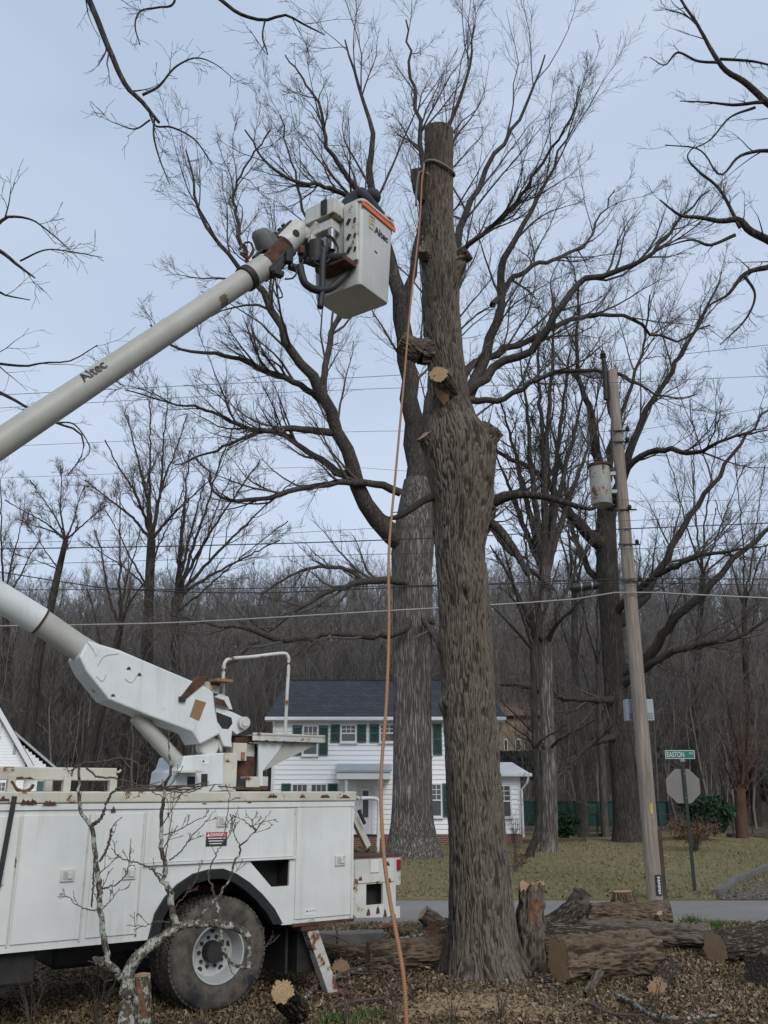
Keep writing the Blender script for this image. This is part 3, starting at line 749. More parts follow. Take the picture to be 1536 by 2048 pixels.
# --- the large bare oak behind
OY = 31.0
ob = gnd(822, 1714)
trunk = [(ob[0], OY, 0, .80)] + pl(OY, (822, 1640, 82), (824, 1500, 76), (825, 1350, 74), (826, 1200, 74), (828, 1100, 84), (832, 1030, 72), (835, 960, 52))
limbs = [
    pl(OY, (832, 1010, 50), (830, 900, 42), (822, 800, 36, -.5), (812, 700, 34, -1), (798, 610, 32, -1.5), (778, 520, 24, -2), (755, 430, 18, -2), (737, 330, 13, -2), (742, 250, 9, -2), (715, 160, 6, -2), (690, 80, 3, -2)),
    pl(OY, (812, 1090, 50), (750, 1040, 36, -.5), (712, 960, 30, -1), (685, 880, 26, -1.5), (655, 800, 24, -2), (600, 720, 19, -2.5), (555, 640, 16, -3), (520, 575, 13, -3), (465, 520, 9, -3), (412, 440, 7, -3), (388, 380, 5, -3), (372, 300, 3, -3)),
    pl(OY - 1.5, (664, 815, 15), (600, 770, 13, -.5), (540, 745, 11, -1), (470, 715, 9, -1.5), (400, 705, 7, -2), (345, 690, 5, -2), (300, 650, 3, -2.5)),
    pl(OY - 1.5, (668, 866, 17, 0), (600, 858, 14, -1), (535, 863, 11, -2), (480, 852, 9, -3), (415, 820, 6, -4), (340, 805, 4, -5), (250, 780, 2.5, -6)),
    pl(OY - 1, (700, 960, 20), (650, 925, 14, .5), (600, 895, 11, 1), (555, 862, 9, 1), (500, 872, 7, 1.5), (420, 905, 5, 2), (350, 930, 3, 2)),
    pl(OY, (800, 985, 18, -.5), (740, 968, 15, -1), (680, 965, 13, -1.5), (600, 978, 11, -2), (520, 998, 9, -2.5), (455, 1002, 7, -3), (424, 985, 5, -3), (418, 940, 4, -3), (380, 900, 2.5, -3)),
    pl(OY, (815, 1242, 20, -.7), (800, 1262, 16, -1), (720, 1272, 15, -2), (650, 1268, 14, -3), (590, 1282, 13, -4), (530, 1270, 11, -4.5), (470, 1252, 8, -5), (410, 1245, 5, -5.5), (340, 1230, 3, -6)),
    pl(OY, (812, 1165, 18, -.7), (760, 1158, 15, -1.2), (725, 1166, 13, -1.6), (665, 1180, 11, -2), (605, 1210, 9, -2.5), (560, 1245, 8, -3), (505, 1290, 6, -3.5), (445, 1342, 4, -4)),
    pl(OY - 1.6, (728, 1164, 11), (695, 1140, 9), (640, 1134, 7, -.5), (580, 1152, 5, -1), (520, 1190, 3, -1)),
    pl(OY, (870, 1245, 14, -.8), (850, 1242, 13, -1), (880, 1290, 10, -2), (900, 1330, 6, -3)),
    pl(OY, (850, 1060, 46), (880, 960, 34, .5), (915, 860, 30, 1), (940, 780, 26, 1.2), (975, 700, 20, 1.5), (1000, 620, 17, 1.5), (998, 540, 15, 1.5), (1012, 505, 13, 1.5), (1045, 455, 10, 1.5), (1080, 380, 7, 1.5), (1112, 320, 5, 1.5), (1150, 250, 3, 1.5)),
    pl(OY + 1, (930, 790, 22), (1000, 730, 18), (1070, 690, 16, -.5), (1120, 620, 14, -1), (1150, 570, 13, -1), (1230, 545, 11, -1.5), (1290, 520, 9, -2), (1335, 470, 7, -2), (1372, 425, 5, -2), (1420, 380, 3, -2)),
    pl(OY + .5, (905, 760, 17), (960, 720, 15, 1), (1040, 690, 13, 2), (1100, 655, 11, 2), (1180, 630, 9, 3), (1260, 640, 7, 4), (1340, 680, 5, 5), (1420, 650, 3, 5)),
    pl(OY, (835, 960, 36), (868, 800, 32, 1), (890, 640, 26, 1.5), (905, 520, 18, 2), (925, 440, 14, 2), (962, 370, 11, 2.5), (985, 310, 9, 2.5), (1030, 250, 7, 3), (1062, 180, 5, 3), (1090, 110, 3, 3)),
    pl(OY + 1, (868, 800, 24), (872, 640, 20, 2), (868, 480, 14, 2), (875, 330, 11, 2), (905, 240, 8, 2), (935, 160, 6, 2), (950, 50, 3, 2)),
    pl(OY - 1, (805, 660, 20), (830, 520, 15, -.5), (850, 400, 12, -1), (838, 260, 9, -1), (822, 150, 6, -1), (812, 40, 3, -1)),
    pl(OY - 2, (768, 480, 16), (735, 420, 13, -.5), (692, 345, 10, -1), (655, 290, 8, -1.5), (640, 220, 6, -2), (600, 150, 4, -2), (570, 110, 2.5, -2)),
    pl(OY - 2, (760, 450, 13), (700, 395, 10, -1), (650, 372, 8, -2), (590, 362, 7, -3), (530, 320, 5, -3), (490, 260, 3, -3)),
    pl(OY - 3, (520, 575, 9), (488, 500, 7), (472, 420, 6, .5), (470, 370, 5, .5), (500, 320, 4, .5), (540, 260, 2.5, 0)),
    pl(OY - 1.5, (640, 775, 15), (660, 690, 12, 1), (690, 600, 10, 2), (660, 500, 8, 2.5), (610, 430, 6, 3), (585, 330, 4, 3), (560, 230, 2.5, 3)),
    pl(OY + 1, (940, 800, 16, -1), (1000, 800, 12, -1.5), (1060, 765, 10, -2), (1120, 742, 9, -2.5), (1200, 740, 8, -3), (1260, 760, 6, -3.5), (1330, 795, 4, -4), (1390, 790, 2.5, -4)),
    pl(OY + 1, (880, 1000, 18, 1), (960, 1000, 14, 1.5), (1030, 985, 12, 2), (1100, 995, 10, 2.5), (1160, 1015, 7, 3), (1230, 1010, 4, 3)),
    pl(OY, (860, 1080, 22, .5), (960, 1040, 17, 1), (1010, 1090, 14, 1.5), (1060, 1140, 10, 2), (1110, 1180, 6, 2.5)),
    pl(OY + 1, (985, 610, 13), (1040, 545, 10, 2), (1100, 520, 8, 3), (1160, 500, 6, 4), (1190, 450, 4, 5), (1230, 380, 2.5, 5)),
    pl(OY + 1, (905, 520, 12), (950, 480, 10, -1), (1020, 420, 8, -2), (1080, 330, 6, -3), (1140, 240, 4, -4), (1160, 170, 2.5, -4)),
]
tree, tips = build_tree('bare_oak', 'largest bare oak with a wide crown, directly behind the standing trunk', trunk, limbs, [
    dict(n=14, lo=.12, rel=.36, ang=.58, r0=.5, r1=.009, K=8, trop=.07, wig=.13, S=5, rmax=.055),
    dict(n=9, lo=.15, rel=.38, ang=.62, r0=.55, r1=.0055, K=6, trop=.08, wig=.14, S=3, rmax=.018),
    dict(n=10, lo=.12, rel=.44, ang=.62, r0=.6, r1=.0042, K=4, trop=.06, wig=.15, S=3, rmax=.008, lmin=.25, lmax=1.3)],
    M['bark_oak'], M['twig'], 21, sides=(28, 8), wig=.10)

# --- oaks on the right
RY = 40.0; rb = gnd(1252, 1684)
trunk = [(rb[0], RY, 0, .62)] + pl(RY, (1250, 1600, 50), (1240, 1480, 46), (1229, 1340, 45), (1220, 1200, 42), (1213, 1090, 40), (1212, 1000, 34))
limbs = [
    pl(RY, (1213, 1060, 34), (1205, 960, 22), (1190, 880, 17, -1), (1170, 800, 12, -1), (1150, 720, 8, -2), (1160, 640, 5, -2), (1150, 560, 3, -2)),
    pl(RY, (1212, 1100, 34), (1150, 1040, 20, -1), (1110, 985, 15, -2), (1060, 935, 11, -2), (1000, 905, 8, -3), (960, 850, 5, -3)),
    pl(RY, (1216, 1040, 30), (1240, 960, 20, 1), (1262, 890, 16, 1), (1300, 810, 12, 1), (1350, 730, 9, 1), (1400, 640, 6, 1), (1440, 560, 3, 1)),
    pl(RY, (1240, 1350, 30), (1290, 1320, 22, -1), (1340, 1250, 18, -2), (1400, 1190, 15, -3), (1460, 1130, 12, -3), (1536, 1060, 8, -3), (1600, 1000, 4, -3)),
    pl(RY, (1230, 1250, 26), (1290, 1190, 18, 1), (1340, 1100, 14, 2), (1390, 1020, 11, 2), (1450, 930, 8, 2), (1510, 850, 5, 2), (1560, 780, 3, 2)),
    pl(RY, (1214, 1030, 24), (1262, 930, 14, -2), (1320, 900, 12, -3), (1390, 905, 9, -4), (1450, 880, 6, -5), (1536, 860, 3, -5)),
    pl(RY, (1232, 1380, 22), (1330, 1310, 14, -2), (1400, 1290, 11, -3), (1470, 1275, 9, -4), (1536, 1240, 6, -4), (1600, 1210, 3, -4)),
    pl(RY, (1232, 1400, 18), (1180, 1400, 12, -2), (1110, 1390, 9, -3), (1050, 1375, 7, -4), (1000, 1370, 4, -4)),
    pl(RY, (1236, 1470, 16), (1180, 1490, 10, -2), (1130, 1540, 7, -4), (1090, 1580, 4, -5)),
    pl(RY, (1222, 1190, 18), (1170, 1120, 12, 1), (1140, 1040, 9, 2), (1125, 940, 7, 3), (1100, 850, 4, 3)),
    pl(RY, (1224, 1230, 20), (1300, 1160, 12, -2), (1380, 1120, 9, -4), (1460, 1100, 6, -5), (1536, 1090, 3, -5)),
    pl(RY, (1212, 1020, 18), (1220, 900, 11, 3), (1250, 800, 8, 4), (1290, 690, 5, 5), (1300, 590, 3, 5)),
    pl(RY, (1213, 1000, 16), (1225, 880, 9, 1), (1215, 780, 6, 1), (1205, 700, 4, 1)),
]
build_tree('dark_oak', 'massive dark bare oak behind the utility pole', trunk, limbs, [
    dict(n=14, lo=.12, rel=.38, ang=.58, r0=.5, r1=.011, K=7, trop=.09, wig=.12, S=4, rmax=.05),
    dict(n=9, lo=.12, rel=.42, ang=.6, r0=.6, r1=.007, K=5, trop=.09, wig=.18, S=3, rmax=.03),
    dict(n=7, lo=.1, rel=.5, ang=.6, r0=.65, r1=.0055, K=4, trop=.06, wig=.2, S=3, rmax=.014, lmin=.3, lmax=1.5)],
    M['bark_dark'], M['twig'], 22, sides=(20, 7), wig=.10)

TY = 33.8; tb = gnd(1100, 1706)
def fan(base, Y, ends, w0):                            # upright stems fanning out from one point
    return [pl(Y, (base[0], base[1], w0 * 1.0), (base[0] + (e[0] - base[0]) * .35 + random.uniform(-8, 8), base[1] + (e[1] - base[1]) * .4, w0 * .7, e[2] * .4),
               (base[0] + (e[0] - base[0]) * .72, base[1] + (e[1] - base[1]) * .75, w0 * .4, e[2] * .8), (e[0], e[1], 2.5, e[2])) for e in ends]
trunk = [(tb[0], TY, 0, .28)] + pl(TY, (1100, 1650, 33), (1098, 1540, 30), (1094, 1420, 28), (1090, 1300, 30), (1088, 1200, 28), (1090, 1130, 24))
limbs = fan((1090, 1150), TY, [(1000, 800, 1), (1040, 720, -1), (1075, 640, 1), (1110, 590, -2), (1140, 700, 1), (1175, 760, -1), (985, 900, 2), (1195, 850, 2)], 16) + \
    fan((1092, 1290), TY, [(980, 1090, -1), (1190, 1060, 1), (1010, 1180, -2), (1170, 1190, -2)], 12) + fan((1096, 1500), TY, [(1000, 1400, -2), (1030, 1470, -1), (1190, 1440, -2)], 8)
build_tree('upright_tree', 'grey upright tree with fanning stems just right of the house wing', trunk, limbs, [
    dict(n=9, lo=.2, rel=.30, ang=.6, r0=.55, r1=.012, K=6, trop=.08, wig=.14, S=4, rmax=.04),
    dict(n=8, lo=.15, rel=.42, ang=.6, r0=.6, r1=.009, K=4, trop=.08, wig=.17, S=3, rmax=.018),
    dict(n=5, lo=.1, rel=.5, ang=.6, r0=.65, r1=.008, K=3, trop=.05, wig=.2, S=3, rmax=.012, lmin=.25)],
    M['bark_oak'], M['twig'], 23, sides=(16, 6), wig=.06)
sb = gnd(1080, 1728)
trunk = [(sb[0], 31.0, 0, .14)] + pl(31.0, (1078, 1650, 15), (1072, 1520, 14), (1068, 1400, 13), (1066, 1280, 12))
limbs = fan((1067, 1300), 31.0, [(1000, 1080, -1), (1040, 980, 1), (1090, 1000, -1), (1120, 1120, 1), (970, 1200, -1)], 9) + fan((1070, 1500), 31.0, [(1010, 1440, -1), (1130, 1450, -1)], 6)
build_tree('slim_tree', 'slim dark leaning trunk in front of the upright tree beside the house', trunk, limbs, [
    dict(n=9, lo=.2, rel=.32, ang=.7, r0=.55, r1=.010, K=6, trop=.05, wig=.16, S=3, rmax=.03),
    dict(n=7, lo=.15, rel=.45, ang=.65, r0=.6, r1=.008, K=4, trop=.05, wig=.2, S=3, rmax=.015)], M['bark_dark'], M['twig'], 24, sides=(12, 5), wig=.05)

def simple_tree(name, label, u, v, Y, w0, path, ends, seed, bark_m, twig_m, lv=(10, 8, 5), group=None, wmul=1.0):
    b = px(u, v, Y); zb = 0.0 if Y < 47.5 else float(hill_z(b[0:1], np.array([Y]))[0])
    trunk = [(b[0], Y, zb - .1, w0 * .85 / 2 / ppm(b))] + pl(Y, *path)
    top = path[-1]
    limbs = fan((top[0], top[1]), Y, ends, top[2] * .46)
    if len(path) > 2:
        m_ = path[-2]; limbs += fan((m_[0], m_[1]), Y, [(m_[0] + (e[0] - top[0]) * .95, m_[1] + (e[1] - top[1]) * .8, -e[2]) for e in ends[::2]], top[2] * .3)
    return build_tree(name, label, trunk, limbs, [
        dict(n=lv[0], lo=.2, rel=.36, ang=.55, r0=.5, r1=.010 * wmul, K=6, trop=.07, wig=.15, S=4, rmax=.05),
        dict(n=lv[1], lo=.15, rel=.42, ang=.6, r0=.6, r1=.007 * wmul, K=4, trop=.08, wig=.18, S=3, rmax=.02),
        dict(n=lv[2], lo=.1, rel=.5, ang=.6, r0=.65, r1=.006 * wmul, K=3, trop=.05, wig=.2, S=3, rmax=.014, lmin=.3)], bark_m, twig_m, seed, group, sides=(12, 6), wig=.08)
G = 'bare trees at the edge of the wood'
simple_tree('pale_trunk_tree', 'pale grey trunk behind the evergreen bush between the two oaks', 1166, 1648, 44, 26, [(1166, 1640, 24), (1160, 1560, 20), (1152, 1460, 17), (1150, 1330, 14), (1148, 1200, 12)], [(1080, 960, 1), (1130, 880, -1), (1180, 900, 1), (1220, 1000, -2)], 31, M['bark_pale'], M['twig'], (7, 6, 4))
simple_tree('pale_trunk_tree', 'narrow pale trunk touching the left side of the dark oak', 1210, 1652, 44, 18, [(1209, 1640, 16), (1205, 1560, 14), (1200, 1460, 12), (1195, 1330, 10)], [(1140, 1100, 1), (1190, 1000, -1), (1240, 1080, 1)], 32, M['bark_pale'], M['twig'], (7, 6, 4))
simple_tree('far_right_tree', 'tall slender bare tree rising behind the street sign', 1384, 1600, 56, 22, [(1384, 1560, 18), (1390, 1400, 15), (1398, 1280, 13), (1405, 1150, 10)], [(1330, 900, 2), (1380, 800, -1), (1440, 820, 1), (1490, 930, -2), (1530, 1060, 1)], 33, M['bark_dark'], M['twig'], (8, 7, 4), G)
simple_tree('far_right_tree', 'bare tree at the right edge rising above the mailbox', 1508, 1600, 52, 22, [(1508, 1560, 20), (1500, 1450, 16), (1492, 1330, 13), (1488, 1220, 10)], [(1430, 1000, 2), (1470, 900, -1), (1530, 930, 1), (1580, 1000, -2)], 34, M['bark_dark'], M['twig'], (8, 7, 4), G)
simple_tree('multi_stem_tree', 'tall bare tree with rising stems left of centre, above the lower boom', 292, 1480, 54, 32, [(292, 1450, 25), (294, 1300, 22), (298, 1180, 19), (303, 1080, 16)], [(210, 880, 1), (255, 830, -1), (300, 800, 1), (335, 815, -1), (375, 830, 2), (420, 960, -2), (170, 960, 2)], 35, M['bark_dark'], M['twig_red'], (10, 8, 6), G)
simple_tree('multi_stem_tree', 'bare tree with long stems slanting right, above the pipe hoop', 352, 1480, 52, 24, [(352, 1450, 22), (350, 1300, 18), (350, 1230, 18), (352, 1195, 17)], [(365, 1020, 1), (410, 960, -1), (470, 850, 1), (520, 920, -1), (590, 960, 1), (560, 1080, 2), (380, 900, -2)], 36, M['bark_dark'], M['twig_red'], (9, 7, 5), G)
simple_tree('leaning_tree', 'crooked bare tree leaning right at the far left above the lower boom', 60, 1500, 50, 30, [(62, 1440, 22), (76, 1310, 20), (100, 1220, 16), (118, 1140, 13), (132, 1080, 10)], [(60, 960, 1), (120, 930, -1), (170, 970, 1), (215, 1010, -1), (40, 1040, 2), (10, 1000, 1)], 37, M['bark_dark'], M['twig_red'], (9, 8, 5), G)
simple_tree('slanting_tree', 'dark slanting trunk in the wood left of the white boom', 172, 1545, 49, 26, [(178, 1500, 24), (200, 1420, 20), (222, 1340, 17), (240, 1260, 14)], [(190, 1060, 1), (240, 1000, -1), (280, 1060, 2), (310, 1130, -1)], 38, M['bark_dark'], M['twig_red'], (8, 7, 5), G)
simple_tree('hilltop_tree', 'bare tree at the left edge of the wood with low branches', 20, 1560, 58, 20, [(20, 1500, 18), (15, 1350, 15), (10, 1200, 12)], [(-40, 1000, 1), (0, 960, -1), (50, 1020, 1), (80, 1080, 2)], 39, M['bark_dark'], M['twig_red'], (8, 7, 5), G)
simple_tree('reddish_myrtle', 'reddish many stemmed myrtle beside the side street at right', 1482, 1654, 43, 26, [(1482, 1640, 24), (1480, 1600, 22), (1480, 1570, 22)], [(1430, 1440, 1), (1455, 1400, -1), (1480, 1380, 1), (1505, 1390, -1), (1530, 1430, 1), (1545, 1470, 0)], 40, M['bark_red'], M['twig_red'], (7, 6, 4))

# --- overhanging branches of the near trees
def near_tree(name, label, trunk, limbs, seed, lv):
    return build_tree(name, label, trunk, limbs, lv, M['bark_dark'], M['twig'], seed, sides=(16, 8), wig=.012, K=60)
def wpts(pre, Y, *pts): return pre + pl(Y, *pts)
T0 = (-7.6, 8.0)
trunk = [(T0[0], T0[1], 0, .34), (T0[0], T0[1], 4, .30), (T0[0] + .1, T0[1], 8, .26), (T0[0] + .2, T0[1], 11, .2), (T0[0] + .3, T0[1], 14, .1)]
LVN = [dict(n=8, lo=.2, rel=.16, ang=.75, r0=.5, r1=.0035, K=6, trop=.01, wig=.13, S=4, rmax=.014, lmax=1.1), dict(n=3, lo=.25, rel=.5, ang=.7, r0=.6, r1=.0025, K=5, trop=.02, wig=.14, S=3, rmax=.006), dict(n=2, lo=.25, rel=.55, ang=.65, r0=.7, r1=.0022, K=4, trop=.02, wig=.14, S=3, rmax=.0035)]
limbs = [
    wpts([(T0[0] + .2, T0[1], 11.2, .13), (-5.6, 8.2, 11.4, .09)], 9, (120, -120, 15), (178, 0, 12), (215, 90, 11), (250, 168, 10), (285, 205, 9), (318, 245, 6)),
    wpts([], 9, (285, 190, 6), (318, 172, 5), (350, 135, 4), (390, 116, 3), (430, 128, 2), (470, 160, 1.4)),
    wpts([], 9, (300, 228, 5), (312, 252, 4), (345, 255, 4), (390, 280, 3), (425, 330, 2, .3)),
    wpts([], 9, (308, 240, 5), (308, 275, 4), (320, 320, 3), (340, 370, 2)),
    wpts([], 9, (300, 240, 4), (270, 258, 3), (235, 248, 2), (212, 238, 1.2)),
    wpts([(T0[0] + .3, T0[1], 12.5, .11), (-5, 9, 13.2, .07)], 10, (300, -110, 12), (430, -10, 8), (480, 28, 7), (530, 40, 6), (570, 30, 5), (610, 50, 4), (650, 70, 2)),
    wpts([], 10, (350, -60, 7), (348, 5, 5), (315, 15, 4), (282, 22, 3.5), (270, 50, 3), (280, 90, 2)),
    wpts([], 10, (530, 40, 4), (525, 75, 3), (535, 110, 2), (500, 60, 1.5)),
    wpts([(T0[0], T0[1], 7.0, .10)], 8.6, (-160, 420, 14), (-60, 470, 11), (0, 502, 8), (35, 530, 6), (70, 556, 3)),
    wpts([], 8.6, (40, 522, 4), (90, 500, 3), (140, 503, 2.5), (205, 515, 1.5)),
    wpts([(T0[0], T0[1], 7.6, .09)], 8.4, (-160, 520, 13), (-50, 480, 10), (0, 445, 7), (12, 434, 6), (60, 438, 4), (100, 465, 3), (140, 500, 2)),
    wpts([], 8.4, (10, 436, 3.5), (18, 405, 2.5), (22, 375, 1.5)),
    wpts([(T0[0], T0[1], 6.0, .10)], 13, (-150, 600, 12), (-40, 570, 8), (10, 590, 4), (60, 600, 2)),
    wpts([(T0[0], T0[1], 5.0, .10)], 13.5, (-160, 720, 14), (-40, 770, 9), (10, 790, 7), (60, 818, 5), (110, 845, 5), (160, 865, 4), (165, 910, 3), (135, 950, 2)),
    wpts([], 13.5, (110, 845, 4), (150, 850, 3), (180, 900, 2), (150, 930, 1.5)),
    wpts([(T0[0], T0[1], 5.4, .09)], 13.5, (-150, 690, 11), (-40, 720, 7), (45, 732, 5), (90, 725, 3.5), (140, 722, 3), (195, 690, 2)),
]
near_tree('overhanging_tree', 'bare branches of a near tree hanging in from the left and upper left', trunk, limbs, 51, LVN)
T1 = (8.3, 13.0)
trunk = [(T1[0], T1[1], 0, .40), (T1[0], T1[1], 5, .34), (T1[0], T1[1], 9, .30), (T1[0] - .1, T1[1], 13, .2), (T1[0] - .2, T1[1], 16, .1)]
limbs = [
    wpts([(T1[0] - .1, T1[1], 10.5, .14)], 13, (1600, 260, 18), (1536, 207, 14), (1490, 165, 12), (1450, 140, 10), (1420, 95, 8), (1395, 50, 6), (1362, 0, 5), (1330, -60, 3)),
    wpts([], 13, (1440, 125, 6), (1395, 122, 5), (1355, 105, 4), (1330, 130, 2.5), (1300, 115, 1.6)),
    wpts([], 13, (1440, 118, 6), (1500, 122, 5), (1540, 130, 4)),
    wpts([], 13, (1400, 55, 4), (1370, 30, 3), (1330, 18, 2)),
    wpts([(T1[0], T1[1], 8.8, .13)], 13, (1600, 520, 20), (1536, 480, 16), (1500, 462, 15), (1478, 440, 13), (1440, 442, 10), (1400, 435, 8), (1360, 430, 6), (1320, 400, 3)),
    wpts([], 13, (1480, 455, 8), (1440, 380, 6), (1400, 345, 5), (1375, 315, 3), (1390, 290, 2)),
    wpts([(T1[0], T1[1], 9.4, .1)], 13, (1590, 320, 12), (1536, 302, 8), (1480, 312, 6), (1440, 350, 4), (1400, 300, 3), (1330, 290, 2)),
    wpts([(T1[0], T1[1], 9.7, .1)], 13, (1590, 230, 12), (1536, 205, 8), (1470, 210, 6), (1420, 205, 4), (1360, 202, 2)),
    wpts([], 13, (1510, 215, 6), (1460, 235, 4), (1420, 280, 3), (1380, 300, 2)),
    wpts([(T1[0], T1[1], 7.6, .12)], 13, (1600, 530, 16), (1536, 535, 12), (1490, 548, 9), (1455, 590, 6), (1420, 610, 4), (1390, 650, 2)),
    wpts([], 13, (1488, 550, 7), (1510, 590, 5), (1490, 640, 4), (1440, 690, 2)),
    wpts([], 13, (1470, 470, 8), (1420, 490, 6), (1380, 480, 4), (1310, 500, 2)),
]
near_tree('overhanging_tree', 'bare branches of a near tree reaching in from the upper right edge', trunk, limbs, 52, LVN)

# --- the wood on the slope: one mass of bare trees
def wood_tree(seed):                                   # one bare tree 10 m high, as a bare mesh
    r_ = np.random.default_rng(seed); K = 7; t = np.linspace(0, 1, K); wob = r_.normal(0, .12, (1, K, 2)); wob[:, 0] = 0; ln = r_.normal(0, .05, 2) * 10
    P = np.stack([ln[0] * t + wob[0, :, 0], ln[1] * t + wob[0, :, 1], 10 * t - .3], -1)[None]; R = (r_.uniform(.06, .13) * (1 - .88 * t))[None]
    Vs, Qs, base = [], [], 0
    for k, kw in enumerate((None, dict(n=15, lo=.18, rel=.34, ang=.6, r0=.5, r1=.012, K=5, trop=.12, wig=.12), dict(n=6, lo=.15, rel=.5, ang=.55, r0=.6, r1=.009, K=4, trop=.1, wig=.15), dict(n=3, lo=.2, rel=.5, ang=.55, r0=.7, r1=.007, K=3, trop=.1, wig=.15))):
        if kw: P, R = spawn(P, R, r_=r_, **kw)
        V, Q = tubes(P, R, 5 if k == 0 else 3); Vs.append(V); Qs.append(Q + base); base += len(V)
    o = bpy.data.objects.new('wood_tree_source', mesh_np('wood_tree_source', np.vstack(Vs), np.vstack(Qs))); o.data.materials.append(M['forest']); return o
def forest(n, seed):
    r_ = np.random.default_rng(seed)
    y = 50 + 110 * r_.uniform(0, 1, n) ** 1.2; x = r_.uniform(-1, 1, n) * (y * .52 + 8)
    clear = (x / y > .095) & (x / y < .20) & (y < 76) & (r_.uniform(0, 1, n) < .82)
    x, y = x[~clear], y[~clear]; z = hill_z(x, y)
    me = bpy.data.meshes.new('wood'); me.from_pydata(np.stack([x, y, z], -1).tolist(), [], [])
    o = put('wood', me, M['forest'])
    g = bpy.data.node_groups.new('wood_scatter', 'GeometryNodeTree'); g.interface.new_socket('Geometry', in_out='INPUT', socket_type='NodeSocketGeometry'); g.interface.new_socket('Geometry', in_out='OUTPUT', socket_type='NodeSocketGeometry')
    N = g.nodes.new; gi, go = N('NodeGroupInput'), N('NodeGroupOutput'); ip = N('GeometryNodeInstanceOnPoints'); jn = N('GeometryNodeJoinGeometry')
    for k in range(9):
        oi = N('GeometryNodeObjectInfo'); oi.inputs['Object'].default_value = wood_tree(200 + k); gt = N('GeometryNodeGeometryToInstance')
        g.links.new(oi.outputs['Geometry'], gt.inputs[0]); g.links.new(gt.outputs[0], jn.inputs[0])
    rr = N('FunctionNodeRandomValue'); rr.data_type = 'FLOAT_VECTOR'; rr.inputs[0].default_value = (-.05, -.05, 0); rr.inputs[1].default_value = (.05, .05, 6.283)
    rs_ = N('FunctionNodeRandomValue'); rs_.data_type = 'FLOAT'; rs_.inputs[2].default_value = .45; rs_.inputs[3].default_value = 1.18; rs_.inputs['Seed'].default_value = 4
    ip.inputs['Pick Instance'].default_value = True
    g.links.new(gi.outputs[0], ip.inputs['Points']); g.links.new(jn.outputs[0], ip.inputs['Instance']); g.links.new(rr.outputs[0], ip.inputs['Rotation']); g.links.new(rs_.outputs[1], ip.inputs['Scale']); g.links.new(ip.outputs[0], go.inputs[0])
    md = o.modifiers.new('scatter', 'NODES'); md.node_group = g
    return stuff(o)
tag(forest(3600, 61), 'dense grey brown bare wood covering the slope behind the houses', 'wood')

def leafcloud(name, blobs, n, size, m, seed, parent=None):
    r_ = np.random.default_rng(seed); Cs = []
    for (c, rad) in blobs:
        k = int(n / len(blobs)); d = r_.normal(0, 1, (k, 3)); d /= np.linalg.norm(d, axis=1, keepdims=True)
        q = np.array(c) + d * np.array(rad) * (r_.uniform(.35, 1.05, k) ** .6)[:, None]; Cs.append(q)
    c = np.vstack(Cs); k = len(c); a = r_.normal(0, 1, (k, 3)); a /= np.linalg.norm(a, axis=1, keepdims=True); b = np.cross(a, r_.normal(0, 1, (k, 3))); b /= np.linalg.norm(b, axis=1, keepdims=True)
    s = size * r_.uniform(.6, 1.3, k)[:, None]
    V = np.stack([c - a * s, c + b * s * .45, c + a * s, c - b * s * .45], 1).reshape(-1, 3); V[:, 2] = np.maximum(V[:, 2], .02)
    return put(name, mesh_np(name, V, np.arange(k * 4).reshape(k, 4)), m, parent)
def bush(name, label, u, v, Y, wpx_, hpx_, m, seed, n=2600, size=.09, nb=9):
    b = px(u, v, Y); b[2] = 0 if Y < 47 else float(hill_z(b[0:1], np.array([Y]))[0]); k = ppm(b); wv, hv = wpx_ / k, hpx_ / k; r_ = np.random.default_rng(seed)
    o = empty(name, tuple(b)); tag(o, label, 'bush')
    blobs = [((r_.uniform(-.32, .32) * wv, r_.uniform(-.3, .3) * wv, hv * r_.uniform(.25, .8)), (wv * r_.uniform(.16, .28), wv * .25, hv * r_.uniform(.16, .26))) for _ in range(nb)]
    leafcloud('foliage', blobs, n, size, m, seed, o)
    P = []; 
    for i in range(12):
        e = blobs[i % nb][0]; P.append(smoothpath([(r_.normal(0, .08), r_.normal(0, .08), 0), (e[0] * .4, e[1] * .4, e[2] * .5), e], 6))
    V, Q = tubes(np.stack(P), np.tile(np.linspace(.03, .008, 6), (12, 1)), 4); put('stems', mesh_np('stems', V, Q), M['twig'], o)
    return o
bush('evergreen_bush', 'dark evergreen bush behind the stop sign', 1410, 1660, 41, 105, 95, M['leaf_green'], 71, 5200, .10, 12)
bush('evergreen_bush', 'small round evergreen bush at the foot of the upright tree', 1132, 1672, 42, 52, 56, M['leaf_green'], 72, 2400, .09)
bush('evergreen_bush', 'dark evergreen shrub above the mailbox at the right edge', 1530, 1600, 60, 90, 110, M['leaf_green'], 73, 4200, .16)
bush('brown_shrub', 'low brown twiggy shrub around the sign post on the lawn', 1392, 1702, 34, 120, 62, M['leaf_brown'], 74, 900, .05)
bush('brown_shrub', 'sparse dry shrub just right of the standing trunk on the far lawn', 1040, 1742, 27, 40, 30, M['leaf_brown'], 75, 160, .04, 5)
